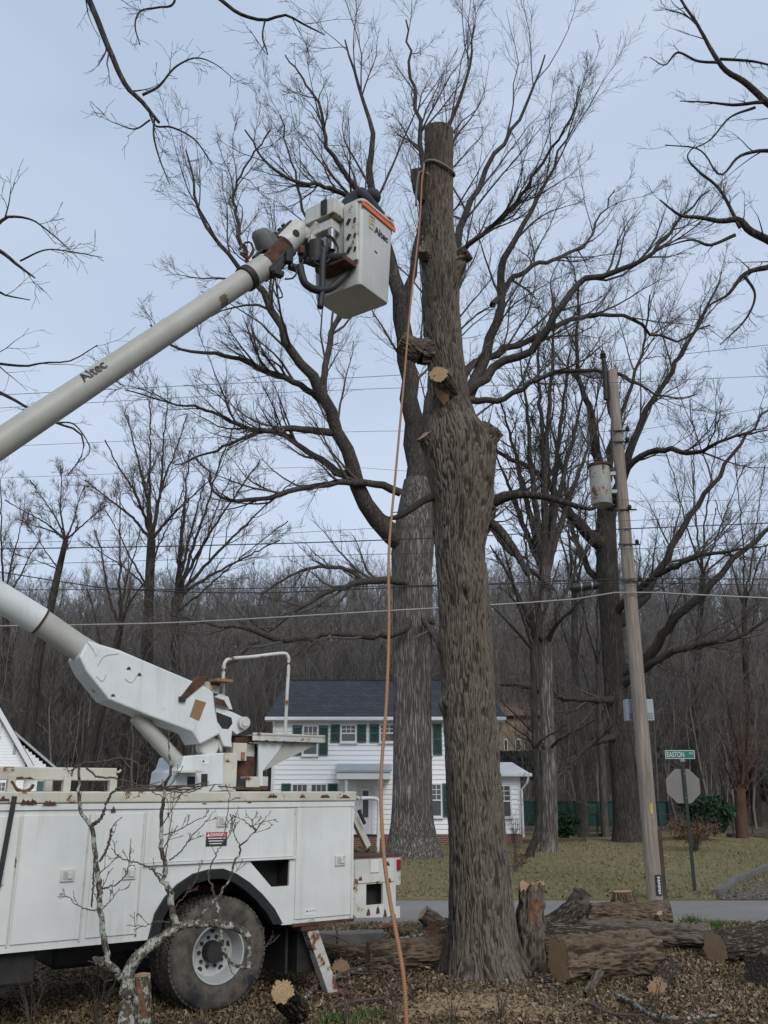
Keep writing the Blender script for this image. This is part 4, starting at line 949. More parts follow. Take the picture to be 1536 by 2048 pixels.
# twiggy stems of the shrubs and saplings
def twig_plant(name, label, u, v, Y, n, h, spread, seed, m, r0=.012, cat='shrub', group=None, lv=(5, 4)):
    r_ = np.random.default_rng(seed); b = gnd(u, v) if Y is None else px(u, v, Y); b[2] = 0.0
    P = []
    for i in range(n):
        a = r_.uniform(0, 6.283); e = np.array([math.cos(a) * spread * r_.uniform(.2, 1), math.sin(a) * spread * r_.uniform(.2, 1), h * r_.uniform(.6, 1.05)])
        P.append(smoothpath([(e[0] * .04, e[1] * .04, -.02), (e[0] * .3, e[1] * .3, e[2] * .45), e], 7))
    P = np.stack(P); R = np.tile(np.linspace(r0, r0 * .3, 7), (n, 1)); Vs, Qs, base = [], [], 0
    for k in range(len(lv) + 1):
        V, Q = tubes(P, R, 4 if k == 0 else 3); Vs.append(V); Qs.append(Q + base); base += len(V)
        if k < len(lv): P, R = spawn(P, R, lv[k], r_, lo=.25, rel=.4, ang=.7, r0=.65, r1=r0 * .22, K=4, trop=.04, wig=.15, lmin=.03)
    o = put(name, mesh_np(name, np.vstack(Vs), np.vstack(Qs)), m); o.location = tuple(b); tag(o, label, cat, group); return o
twig_plant('bare_shrub', 'bare twiggy shrub behind the street sign post', 1392, 1700, None, 26, 1.3, 1.1, 81, M['twig_red'], .016, lv=(7, 5))
twig_plant('bare_shrub', 'thin bare stems on the lawn just right of the standing trunk', 1030, 1745, None, 9, 1.5, .6, 82, M['twig_red'], .009)
twig_plant('bare_shrub', 'small leafless shrub against the white wall of the house wing', 1030, 1690, None, 9, 1.5, .5, 83, M['twig'], .009, lv=(6, 4))
# evergreen cedars on the slope and brown-leaved branches
for k, (u, v, Y, wp, hp_, lab) in enumerate([(770, 1400, 72, 120, 110, 'olive green cedar on the slope behind the house roof'), (690, 1400, 88, 80, 90, 'smaller olive cedar on the slope left of the oak trunk'), (150, 1500, 70, 40, 90, 'dark narrow cedar in the wood at left')]):
    b = px(u, v, Y); b[2] = float(hill_z(b[0:1], np.array([Y]))[0]); kk = ppm(b); h = (px(u, v - hp_, Y)[2] - b[2]); wv = wp / kk
    o = empty('cedar_tree', tuple(b)); tag(o, lab, 'tree', 'cedars on the slope')
    MB().tube([(0, 0, -.2), (.05, 0, h * .5), (0, .05, h * .95)], [.18, .12, .03], 8).obj('trunk', M['bark_dark'], o)
    blobs = [((random.uniform(-.3, .3) * wv * (1.15 - j / 14), random.uniform(-.3, .3) * wv * (1.15 - j / 14), h * (.15 + .83 * j / 14)), (wv * .30 * (1.15 - j / 14), wv * .3 * (1.15 - j / 14), h * .08)) for j in range(14)]
    leafcloud('crown', blobs, 4200, .2, M['leaf_cedar'], 90 + k, o)
# ------------------------------------------------------------ bucket truck
AZ = math.radians(35); W0 = gnd(432, 2026)
TD = np.array([math.cos(AZ), math.sin(AZ), 0]); TN = np.array([-math.sin(AZ), math.cos(AZ), 0])
def T(u, v, L=0.0):                                    # photo pixel -> truck coordinates on the lengthwise plane L metres in
    base = W0 + TN * L; r = ray(u, v); C0 = np.array([0, 0, CAMZ]); t = ((base - C0) @ TN) / (r @ TN); q = C0 + r * t - W0
    return np.array([q @ TD, L, q[2]])
def TG(u, v, z):                                       # photo pixel -> truck coordinates at height z
    q = gnd(u, v, z) - W0; return np.array([q @ TD, q @ TN, z])
def a3(x, y): return 400 + x * .27344, 1500 + y * .27344
def a2(x, y): return x * .27344, 1500 + y * .27344
def a1(x, y): return x / 2, 1100 + y / 2
def a7(x, y): return 440 + x * .26042, 350 + y * .26046
def a9(x, y): return 340 + x * .20833, 1280 + y * .20833     # turret enlargement
def a8(x, y): return x * .19531, 1400 + y * .19531
truck = empty('bucket_truck', tuple(W0), AZ)
tag(truck, 'white bucket truck with rusty rails, raised boom and outrigger down', 'truck')
_fonts = {}
def text(name, s, size, m, parent, origin, xdir, ydir, bold=0.0, depth=.003):
    cu = bpy.data.curves.new(name, 'FONT'); cu.body = s; cu.size = size; cu.extrude = depth; cu.offset = bold
    tmp = bpy.data.objects.new(name + '_tmp', cu); COL.objects.link(tmp); dg = bpy.context.evaluated_depsgraph_get(); dg.update()
    me = bpy.data.meshes.new_from_object(tmp.evaluated_get(dg)); bpy.data.objects.remove(tmp); bpy.data.curves.remove(cu)
    o = put(name, me, m, parent); me.materials.clear(); me.materials.append(m)
    x = Vector(xdir).normalized(); y = Vector(ydir); y = (y - y.dot(x) * x).normalized(); zv = x.cross(y)
    mt = Matrix((x, y, zv)).transposed().to_4x4(); mt.translation = Vector(origin); o.matrix_local = mt
    return o

BW = 2.35; FR = -3.25                                  # body width, front end of the service body
# --- side skin with wheel arch and the open recess
arch = [(-.76, .72), (-.71, .95), (-.62, 1.09), (-.5, 1.2), (-.34, 1.29), (-.17, 1.325), (0, 1.325), (.15, 1.27), (.30, 1.18), (.45, 1.06), (.60, .91), (.70, .76)]
def side_skin(y0, dy, hole):
    b = MB(); f = lambda pts: b.ext([(p[0], y0, p[1]) for p in pts], (0, dy, 0))
    f([(FR, 1.98), (FR, .72), (-.86, .72), (-.86, 1.98)]); f([(-.86, 1.98), (-.86, 1.40), (.85, 1.40), (.85, 1.98)]); f([(.85, 1.98), (.85, .74), (1.60, .74), (1.60, 1.98)])
    f([(-.86, 1.40), (-.86, .72)] + arch[:6] + [(-.17, 1.40)])
    f([(-.17, 1.40)] + arch[5:9] + [(.30, 1.385), (.30, 1.40)])
    if hole:
        f([(.30, 1.40), (.30, 1.385), (.78, 1.385), (.78, 1.40)]); f([(.78, 1.40), (.78, 1.12), (.85, 1.12), (.85, 1.40)])
        f([(.30, 1.385), (.30, 1.18)] + arch[9:] + [(.70, .74), (.85, .74), (.85, 1.12), (.57, 1.12)])
    else: f([(.30, 1.40), (.30, 1.18)] + arch[9:] + [(.70, .74), (.85, .74), (.85, 1.40)])
    return b
body = side_skin(0, .03, True).obj('service_body', M['white'], truck)
side_skin(BW - .03, .03, False).obj('far_side', M['white'], truck)
b = MB()
b.box(FR, -.87, .031, .55, .74, 1.97).box(-.869, .849, .031, .55, 1.45, 1.97).box(.85, 1.595, .031, .55, .76, 1.97)
b.box(FR, -.87, BW - .55, BW - .031, .74, 1.97).box(.85, 1.595, BW - .55, BW - .031, .76, 1.97).box(-.869, .849, BW - .55, BW - .031, 1.45, 1.97)
b.obj('compartment_boxes', M['white'], truck)
MB().box(FR, 1.59, .551, BW - .551, 1.05, 1.12).obj('bed_floor', M['rust'], truck)
MB().box(1.56, 1.6, .551, BW - .551, 1.0, 1.45).obj('tailgate', M['white_rusty'], truck)
# recess behind the opening
b = MB(); rec = [(.30, 1.385), (.78, 1.385), (.78, 1.12), (.57, 1.12)]
b.ext([(p[0], .28, p[1]) for p in rec], (0, .01, 0))
for p, q in zip(rec, rec[1:] + rec[:1]): b.add([(p[0], .0301, p[1]), (q[0], .0301, q[1]), (q[0], .28, q[1]), (p[0], .28, p[1])], [(0, 1, 2, 3)])
b.obj('recess', M['dark'], body)
# wheel well liner and black flare
b = MB(); fl = [(p[0], p[1]) for p in arch]; inn = [(p[0] * .86 - .004, .72 + (p[1] - .72) * .85) for p in arch]
n = len(fl)
V = [(p[0], -.035, p[1]) for p in fl] + [(p[0], -.02, p[1]) for p in inn] + [(p[0], .12, p[1]) for p in inn] + [(p[0], .0, p[1] + .004) for p in fl]
F = []
for i in range(n - 1):
    F += [(i, i + 1, n + i + 1, n + i), (n + i, n + i + 1, 2 * n + i + 1, 2 * n + i), (i, 3 * n + i, 3 * n + i + 1, i + 1)]
b.add(V, F).obj('wheel_arch', M['black'], truck, smooth='auto')
b = MB(); V = [(p[0], .12, p[1]) for p in arch] + [(p[0], .95, p[1]) for p in arch]; b.add(V, [(i, i + 1, n + i + 1, n + i) for i in range(n - 1)]).add([(-.8, .95, .72), (.75, .95, .72), (.75, .95, 1.44), (-.8, .95, 1.44)], [(0, 1, 2, 3)])
b.obj('wheel_well', M['dark'], truck)
# --- doors with latches, seams left open
def latch(door, s, z, rot=False):
    w_, h_ = (.13, .11)
    pl_ = MB().box(s - w_ / 2, s + w_ / 2, -.030, -.0135, z - h_ / 2, z + h_ / 2).obj('latch_plate', M['white_rusty'], door, bevel=.006)
    MB().box(s - .040, s - .005, -.0325, -.0302, z - .035, z + .035).obj('latch_recess', M['fibre'], door)
    MB().box(s - .002, s + .045, -.044, -.0302, z - .03, z + .03).obj('latch_handle', M['white_rusty'], door, bevel=.005)
def door(s0, s1, z0, z1, lt, label=None):
    d = MB().box(s0 + .012, s1 - .012, -.013, -.001, z0, z1).obj('compartment_door', M['white'], truck, bevel=.004)
    if lt: latch(d, *lt)
    # hinge rod and bottom lip
    MB().tube([(s1 - .006, -.012, z0 - .02), (s1 - .006, -.012, z1)], .008, 6).obj('hinge', M['white_rusty'], d)
    return d
door(-3.2, -2.06, .79, 1.87, (-2.22, 1.34)); door(-2.05, -1.42, .785, 1.875, (-1.59, 1.34)); door(-1.38, -.88, .785, 1.88, (-1.0, 1.33))
door(-.87, .83, 1.415, 1.90, (-.04, 1.79)); door(.84, 1.57, .785, 1.915, (1.41, 1.35))
b = MB().box(-.86, .84, -.03, -.0005, 1.392, 1.412).obj('drip_ledge', M['white'], truck)
MB().box(FR, 1.60, -.018, -.001, 1.90 + .02, 1.975).obj('header_strip', M['white'], truck, bevel=.004)
MB().box(.83, 1.60, -.03, .45, .715, .745).obj('rusty_sill', M['rust'], truck)
# rust scabs along the rail: chipped flakes with their own outline
def chip(parent, s, z, w_, h_, y, m, seed):           # flaked patch with a ragged outline
    r_ = random.Random(seed * 7 + 1); n_ = 13; up, lo_ = [], []
    for i in range(n_ + 1):
        t = i / n_; env = math.sin(math.pi * min(1, max(0, t))) ** .6
        up.append((s + w_ * (t - .5), y, z - h_ * .5 + h_ * env * r_.uniform(.25, 1.0))); lo_.append((s + w_ * (t - .5) + r_.uniform(-.004, .004), y, z - h_ * .5 - h_ * .12 * r_.uniform(0, 1) - .001))
    return MB().ext(up + lo_[::-1], (0, -.002, 0)).obj('rust_patch', m, parent)
rail = MB().box(FR, 1.62, -.03, .10, 1.982, 2.085).obj('top_rail', M['cream'], truck, bevel=.012)
MB().box(FR, 1.62, BW - .1, BW + .03, 1.982, 2.085).obj('top_rail', M['cream'], truck, bevel=.012)
MB().box(FR, 1.60, .101, .56, 1.972, 1.99).obj('top_deck', M['cream'], truck)
for k, (u, v, w_, h_) in enumerate([(8, 1596, .10, .05), (58, 1600, .15, .07), (100, 1604, .13, .05), (228, 1617, .05, .06), (545, 1590, .12, .05), (605, 1591, .07, .04), (650, 1590, .12, .05), (690, 1592, .14, .04), (500, 1604, .05, .02), (410, 1606, .05, .02)]):
    p = T(u, v, -.03); chip(truck, p[0], p[2], w_, h_, -.0312 if p[2] > 1.98 else -.019, M['rust'], k)
# --- wheels: dual rears
def lath_wheel(name, s, y0, outer, parent=truck):
    R, wd = .54, .28; c = (s, y0 + wd / 2, R)
    w_ = empty(name, (c[0], c[1], .524)); w_.parent = parent; w_.scale = (.97, 1, .97)
    prof = [(.285, -.10), (.30, -.125), (.36, -.14), (.44, -.145), (.50, -.135), (.528, -.115), (.535, -.09), (.54, -.05), (.54, .05), (.535, .09), (.528, .115), (.50, .135), (.44, .145), (.36, .14), (.30, .125), (.285, .10)]
    ty = MB().lathe(prof, 64, ax=(0, 1, 0), closed=True).obj('tyre', M['tyre'], w_, smooth='auto')
    tb_ = MB()                                          # tread blocks and shoulder ribs
    for k in range(60):
        a = k / 60 * 6.28318
        for yy in (-.085, -.03, .03, .085):
            a2_ = a + (.05 if yy in (-.03, .085) else 0); cs, sn = math.cos(a2_), math.sin(a2_)
            tb_.bar((cs * .538, yy - .023, sn * .538), (cs * .538, yy + .023, sn * .538), .022, .04, (-sn, 0, cs))
    tb_.obj('tread', M['tyre'], w_)
    if outer:
        rim = MB().lathe([(.295, -.105), (.292, -.128), (.275, -.125), (.268, -.10), (.255, -.05), (.245, .0), (.235, .045), (.20, .055), (.11, .055)], 56, ax=(0, 1, 0), closed='open').obj('rim', M['rim'], w_, smooth='auto')
        MB().lathe([(.105, .056), (.105, -.035), (.095, -.05), (.0, -.052)], 28, ax=(0, 1, 0)).obj('hub', M['dark'], w_, smooth='auto')
        for k in range(10):
            a = k / 10 * 6.28318; MB().lathe([(.018, .054), (.018, .030), (.012, .024)], 6, (math.cos(a) * .145, 0, math.sin(a) * .145), (0, 1, 0)).obj('lug_nut', M['dark'], w_)
        for k in range(5):
            a = k / 5 * 6.28318 + .3; MB().lathe([(.030, .053), (.029, .051)], 14, (math.cos(a) * .205, 0, math.sin(a) * .205), (0, 1, 0)).obj('hand_hole', M['black'], w_)
    return w_
lath_wheel('wheel', .02, .03, True); lath_wheel('wheel', .02, .33, False); lath_wheel('wheel', .02, BW - .61, False); lath_wheel('wheel', .02, BW - .31, False)
lath_wheel('wheel', -5.1, .05, True); lath_wheel('wheel', -5.1, BW - .33, False)
b = MB().tube([(-.02, .3, .54), (-.02, BW - .3, .54)], .07, 10); b.lathe([(.02, -.2), (.16, -.12), (.17, .1), (.02, .2)], 14, (-.02, BW / 2, .54), (0, 1, 0)); b.obj('rear_axle', M['dark'], truck)
MB().box(-6.0, 1.95, .78, .87, .62, .82).box(-6.0, 1.95, BW - .87, BW - .78, .62, .82).obj('chassis_rails', M['dark'], truck)
MB().box(-2.4, -1.75, .12, .72, .42, .71).obj('fuel_tank', M['dark'], truck, bevel=.03)
MB().box(-3.1, -2.55, .15, .7, .45, .70).obj('battery_box', M['dark'], truck, bevel=.02)
MB().box(-1.4, -.9, .8, 1.5, .40, .72).obj('transfer_case', M['dark'], truck, bevel=.04)
MB().bar((-1.0, .83, .56), (.9, .83, .62), .08, .10).obj('leaf_spring', M['dark'], truck)
# cab, outside the frame to the left
b = MB(); b.ext([(FR - .15, .12, .75), (-4.95, .12, .75), (-6.3, .12, .75), (-6.35, .12, 1.55), (-5.2, .12, 1.72), (-4.75, .12, 2.45), (FR - .2, .12, 2.5)], (0, BW - .24, 0)); cab = b.obj('cab', M['white'], truck, bevel=.05)
MB().ext([(FR - .45, .105, 1.75), (-4.95, .105, 1.75), (-4.72, .105, 2.32), (FR - .45, .105, 2.36)], (0, .012, 0)).obj('side_window', M['glass'], cab)
MB().box(-6.5, -6.3, .1, BW - .1, .55, .85).obj('front_bumper', M['steel'], cab, bevel=.02)
# --- outrigger, mud flap
og = MB().bar(T(*a3(795, 1268)) + [0, .06, .04], T(*a3(995, 1822)) + [0, .06, .0], .13, .13, (0, 1, 0)).obj('outrigger_leg', M['worn'], truck, bevel=.008)
p = T(*a3(1000, 1822)); MB().box(p[0] - .16, p[0] + .14, -.06, .24, .0, .035).obj('outrigger_foot', M['rust'], og, bevel=.01)
p = T(*a3(790, 1270)); MB().box(p[0] - .09, p[0] + .12, -.02, .22, .66, .745).obj('outrigger_sleeve', M['rust'], og, bevel=.01)
MB().box(1.02, 1.27, .2, .42, .22, .74).obj('outrigger_housing', M['dark'], truck, bevel=.01)
MB().box(.90, .93, .25, .75, .22, .76).obj('mud_flap', M['black'], truck)
# --- tail shelf
ts = MB(); f = lambda pts, y0=.02, dy=.03: ts.ext([(p[0], y0, p[1]) for p in pts], (0, dy, 0))
f([(1.61, 1.36), (1.61, 1.08), (2.20, 1.08), (2.20, 1.36)]); f([(1.61, 1.08), (1.61, .78), (1.79, .86), (1.79, 1.08)]); f([(2.02, 1.08), (2.02, .86), (2.08, .72), (2.20, .74), (2.20, 1.08)]); f([(1.61, .78), (1.66, .74), (2.08, .72), (2.02, .86), (1.79, .86)])
ts.box(2.20, 2.27, .02, .16, 1.05, 1.37).box(2.20, 2.26, .02, 2.3, .70, .82)
tsh = ts.obj('tail_shelf', M['white_rusty'], truck)
MB().box(1.61, 2.2, .051, BW - .05, 1.30, 1.355).obj('shelf_box', M['white_rusty'], tsh)
MB().box(1.61, 2.28, .0, BW - .02, 1.361, 1.385).obj('shelf_deck', M['rust'], tsh)
MB().box(1.66, 2.12, .2, 1.9, .75, 1.25).obj('shelf_inside', M['dark'], tsh)
dd = MB().box(1.63, 2.17, .006, .018, 1.095, 1.345).obj('shelf_door', M['white_rusty'], tsh, bevel=.004)
MB().box(1.83, 1.95, -.006, .005, 1.20, 1.33).obj('latch_plate', M['white'], tsh, bevel=.005)
MB().lathe([(.001, -.02), (.03, -.012), (.034, 0)], 16, (2.275, .09, 1.28), (-1, 0, 0)).obj('tail_lamp', M['red_lens'], tsh)
MB().box(2.212, 2.258, -.006, .019, 1.21, 1.33).obj('side_marker_lamp', M['red_lens'], tsh, bevel=.008)
for k, (s, z) in enumerate([(1.82, .81), (1.95, .82), (2.05, .78), (2.1, 1.12), (2.08, 1.3), (1.70, 1.16)]): chip(tsh, s, z, .05, .10 if k < 3 else .06, .0195 if z < 1.09 else .0055, M['rust'], 40 + k)
pth = smoothpath([T(*a3(1120, 352), .3), T(*a3(1230, 352), .3), T(*a3(1290, 358), .3), T(*a3(1310, 400), .3), T(*a3(1305, 560), .3), T(*a3(1300, 745), .3)], 24); pth[-1, 2] = 1.38
MB().tube(pth, .022, 8).obj('grab_rail', M['white_rusty'], tsh, smooth=True)
MB().bar(T(*a3(1125, 500), .25), T(*a3(1225, 705), .25), .07, .07, (0, 1, 0)).obj('brace', M['cream'], tsh)
MB().bar(T(*a3(1120, 632), .3), T(*a3(1300, 628), .3), .015, .02).bar(T(*a3(1160, 440), .15), T(*a3(1205, 540), .15), .03, .03).obj('crossbar', M['dark'], tsh)
for k in range(26):
    s, y, = random.uniform(1.63, 2.2), random.uniform(.05, .6)
    if k < 8: MB().bar((s, y, 1.39), (s + random.uniform(-.12, .12), y + random.uniform(-.15, .15), 1.392 + random.uniform(0, .05)), .015, .012).obj('debris', M['rust'], tsh)
# --- warning plates
def plate(u0, v0, u1, v1, m, parent=truck, y=-.0135, name='sticker'):
    a, c_ = T(u0, v0), T(u1, v1); return MB().box(min(a[0], c_[0]), max(a[0], c_[0]), y - .003, y, min(a[2], c_[2]), max(a[2], c_[2])).obj(name, m, parent), a, c_
sp, a, c_ = plate(*a3(42, 602), *a3(190, 700), M['decal'], name='danger_sign'); y0 = -.0167
zt, zb_ = a[2], c_[2]; s0, s1 = a[0], c_[0]
MB().box(s0, s1, y0 - .0012, y0, zt - .045, zt).obj('danger_band', M['decal_red'], sp)
text('danger_text', 'DANGER', .042, M['decal_white'], sp, (s0 + .045, y0 - .0014, zt - .039), (1, 0, 0), (0, 0, 1), .001, .0006)
MB().ext([(s0 + .008, y0 - .0014, zt - .04), (s0 + .042, y0 - .0014, zt - .04), (s0 + .025, y0 - .0014, zt - .007)], (0, -.0006, 0)).obj('danger_triangle', M['decal_white'], sp)
b = MB()
for k in range(3): b.box(s0 + .02 + .01 * k, s1 - .02 - .012 * k, y0 - .001, y0, zt - .064 - k * .026, zt - .055 - k * .026)
b.obj('danger_lines', M['decal_white'], sp)
for (u, v, sz) in ((a3(765, 1165) + (.07,)), ):
    p = T(u, v); q = MB().box(p[0], p[0] + .13, -.0165, -.0135, p[2] - .06, p[2]).obj('caution_sticker', M['decal_white'], truck)
    MB().ext([(p[0] + .01, -.0167, p[2] - .028), (p[0] + .034, -.0167, p[2] - .028), (p[0] + .022, -.0167, p[2] - .006)], (0, -.001, 0)).obj('sticker_triangle', M['decal'], q)
    text('sticker_text', 'CAUTION', .021, M['decal'], q, (p[0] + .037, -.0168, p[2] - .026), (1, 0, 0), (0, 0, 1), 0, .0005)
# strap at far left, hanging to the second latch
q0, q1 = T(*a8(150, 985), -.04), T(*a2(0, 920), -.05)
MB().bar(q0, q0 + (q1 - q0) * 1.15, .045, .006, (0, 1, 0)).obj('black_strap', M['black'], truck)
# --- rack on the front of the deck
r0_, r1_ = T(-120, 1534, .12), T(232, 1534, .12); rb_ = T(100, 1561, .12)
rk = MB().box(FR + .2, r1_[0], .08, .16, rb_[2], r0_[2] + .01).obj('deck_rack', M['cream'], truck, bevel=.01)
for u in (1140, 668, 100): p = T(*a8(u, 900), .12); MB().box(p[0] - .035, p[0] + .035, .06, .14, 1.99, rb_[2] + .05).obj('rack_post', M['cream'], rk, bevel=.006)
for u in (490, ): p = T(*a8(u, 900), .5); MB().box(p[0] - .035, p[0] + .035, .47, .55, 1.99, rb_[2] + .1).obj('rack_post', M['cream'], rk, bevel=.006)
hk = [T(*a8(100 + 12, 830), .07)] + [T(*a8(240 + 105 * math.cos(t), 840 + 95 * math.sin(t)), .07) for t in np.linspace(2.9, .25, 10)]
MB().tube(smoothpath(hk, 24), .016, 8).obj('rack_hook', M['rust'], rk, smooth=True)
p = T(*a8(240, 790), .075); chip(rk, p[0], p[2], .20, .028, .0795, M['rust'], 77)
MB().tube([T(*a8(1180, 730), .12), T(*a8(1215, 740), .12), T(*a8(1240, 715), .12)], .012, 6).obj('bent_hook', M['cream'], rk)
# cut brush lying in the bed
r_ = np.random.default_rng(5); P = []
for i in range(26):
    s = r_.uniform(-1.5, -.2); P.append(smoothpath([(s, r_.uniform(.2, .9), 2.0 + r_.uniform(0, .05)), (s + r_.uniform(.2, .4), r_.uniform(.2, .9), 2.02 + r_.uniform(0, .14)), (s + r_.uniform(.5, .9), r_.uniform(.2, .9), 2.0 + r_.uniform(.0, .2))], 8))
V, Q = tubes(np.stack(P), np.tile(np.linspace(.012, .004, 8), (26, 1)), 5)
bd = put('brush_pile', mesh_np('brush_pile', V, Q), M['buds']); bd.location = tuple(W0); bd.rotation_euler = (0, 0, AZ); tag(bd, 'cut thin branches lying on top of the truck bed below the boom', 'branches')

# --- turret
LT = .78
tb1 = [T(*a9(135, 1115), LT), T(*a9(520, 1080), LT), T(*a9(518, 1450), LT), T(*a9(20, 1450), LT), T(*a9(60, 1260), LT), T(*a9(100, 1230), LT)]
for q in (tb1[2], tb1[3]): q[2] = 1.99
tur = MB().ext(tb1, (0, .75, 0)).obj('turret_box', M['white_boom'], truck, bevel=.015)
MB().box(tb1[1][0] + .01, tb1[1][0] + .2, LT + .05, LT + .75, 2.0, tb1[1][2] + .0).obj('turret_side', M['cream'], tur, bevel=.01)
def tpatch(pts, m, name, L, par): return MB().ext([T(*a9(*q), L) for q in pts], (0, -.004, 0)).obj(name, m, par)
tpatch([(300, 1285), (360, 1285), (358, 1405), (298, 1405)], M['dark'], 'port', LT - .001, tur)
tpatch([(168, 1310), (240, 1310), (238, 1415), (165, 1410)], M['black'], 'port', LT - .001, tur)
st_ = tpatch([(300, 1145), (375, 1145), (372, 1195), (298, 1195)], M['decal_white'], 'caution_sticker', LT - .001, tur)
tpatch([(308, 1172), (332, 1172), (320, 1150)], M['decal'], 'sticker_triangle', LT - .006, tur)
b = MB(); b.bar(T(*a9(60, 1265), LT - .12), T(*a9(285, 1265), LT - .12), .22, .02).obj('bent_cover', M['white_rusty'], tur)
b = MB(); pA = [T(*a9(300 + 95 * 1 + 95 * math.cos(t), 1075 - 130 * math.sin(t)), LT + .15) for t in np.linspace(0, math.pi, 14)]
b.tube(pA, .022, 8); b2 = [q + [0.04, .18, 0] for q in pA]; b.tube(b2, .022, 8).obj('guard_ring', M['white_rusty'], tur, smooth=True)
MB().lathe([(.10, 0), (.12, .02), (.12, .14), (.02, .17)], 20, T(*a9(385, 1020), LT + .12), (0, 1, 0)).obj('gear_cover', M['white_rusty'], tur, smooth='auto')
# rusty rotation column and levelling gear
c0 = T(*a9(700, 1200), 1.15)
MB().lathe([(.30, 1.995), (.30, 2.12), (.26, 2.14), (.20, 2.2), (.20, 2.62), (.24, 2.66), (.24, 2.72)], 28, (c0[0], 1.15, 0)).obj('rotation_column', M['rust'], tur, smooth='auto')
for k, (u0, v0, u1, v1, m, L) in enumerate([(610, 985, 735, 1160, 'cream', .9), (745, 930, 810, 1120, 'white_rusty', .95), (690, 1075, 720, 1150, 'card', .88), (640, 1330, 735, 1440, 'black', .84), (735, 1310, 860, 1415, 'cream', .82), (865, 1310, 940, 1420, 'white_rusty', .86), (600, 1400, 940, 1440, 'rust', .83), (815, 1040, 850, 1300, 'dark', .95), (850, 960, 890, 1310, 'cream', .93), (625, 930, 745, 985, 'rust', .9)]):
    a, c_ = T(*a9(u0, v0), L), T(*a9(u1, v1), L)
    MB().box(a[0], c_[0], L, L + .2, max(1.995, c_[2]), a[2]).obj('valve_block' if k % 2 else 'bracket', M[m], tur, bevel=.006)
# side tray with its deep gusset
b = MB(); g0 = [T(*a9(755, 985), .85), T(*a9(1110, 955), .85), T(*a9(1030, 1080), .85), T(*a9(890, 1260), .85), T(*a9(890, 1440), .85), T(*a9(850, 1440), .85), T(*a9(850, 1000), .85)]
tr_ = b.ext(g0, (0, .03, 0)).obj('tray_gusset', M['white_boom'], tur)
e0_, e1_ = T(*a9(1090, 975), .85), T(*a9(1480, 985), .85)
MB().ext([T(*a9(1110, 955), .86), T(*a9(1430, 990), .86), T(*a9(950, 1230), .86), T(*a9(900, 1255), .86)], (0, .6, 0)).obj('tray_underside', M['fibre'], tur)
t0, t1 = T(*a9(790, 905), .80), T(*a9(1485, 915), .80)
MB().box(t0[0], t1[0], .78, 1.48, t0[2] - .015, t0[2] + .0).box(t0[0], t1[0], .78, .80, t0[2] - .07, t0[2] + .02).box(t1[0] - .02, t1[0], .78, 1.48, t0[2] - .07, t0[2] + .02).obj('tray', M['white_rusty'], tur)
for k, s in enumerate(np.linspace(t0[0] + .05, t0[0] + .55, 5)): chip(tur, s, t0[2] - .07, .09, .03, .779, M['dark'], 60 + k)
hoop = smoothpath([T(*a9(508, 560), .95), T(*a9(512, 330), .95), T(*a9(525, 220), .95), T(*a9(580, 180), .95), T(*a9(800, 160), .95), T(*a9(1080, 128), .95), T(*a9(1135, 160), .95), T(*a9(1140, 240), .95), T(*a9(1125, 500), .95), T(*a9(1105, 920), .95)], 60)
MB().tube(hoop, .021, 10).obj('pipe_hoop', M['white_rusty'], tur, smooth=True)
# --- lower boom
LB = .80
ob_ = [a1(350, 362), a1(480, 400), a1(820, 545), a1(855, 568), a1(862, 640), a1(882, 735), a1(800, 778), a1(770, 728), a1(600, 665), a1(435, 598), a1(345, 485), a1(318, 428)]
low = MB().ext([T(*q, LB) for q in ob_], (0, .44, 0)).obj('lower_boom', M['white_boom'], truck, bevel=.02)
pa, pb = T(*a1(330, 400), LB + .22), T(*a1(70, 240), LB + .22); dv = (pb - pa) / np.linalg.norm(pb - pa)
rt = .150
elbow = pb + dv * 1.55
seam = T(*a1(160, 285), LB + .22)
MB().tube([pa - dv * .25, pa + dv * .1, seam], [rt * .98, rt * .95, rt * .95], 36).obj('boom_tube', M['fibre'], low, smooth='auto')
MB().tube([seam, elbow], [rt * 1.02, rt * 1.06], 36).obj('boom_sleeve', M['white_boom'], low, smooth='auto')
MB().tube([seam - dv * .012, seam + dv * .012], [rt * 1.035, rt * 1.035], 36).obj('boom_seam', M['rust'], low, smooth='auto')
MB().ext([T(*a1(*q), LB - .012) for q in [(345, 362), (400, 395), (385, 425), (375, 400)]], (0, .012, 0)).obj('gusset', M['white_boom'], low)
for pts in ([(390, 465), (418, 425), (475, 415)], [(385, 505), (410, 525), (425, 500)], [(500, 515), (525, 530), (550, 500)]): MB().tube(smoothpath([T(*a1(*q), LB - .003) for q in pts], 10), .004, 5).obj('weld_seam', M['fibre'], low)
for (x_, y_) in ((558, 495), (453, 577), (515, 470)): p = T(*a1(x_, y_), LB); chip(low, p[0], p[2], .05, .045, LB - .001, M['rust'], x_)
MB().ext([T(*a9(*q), LB - .005) for q in [(245, 568), (348, 600), (280, 775), (190, 735)]], (0, .004, 0)).obj('cardboard_patch', M['card'], low)
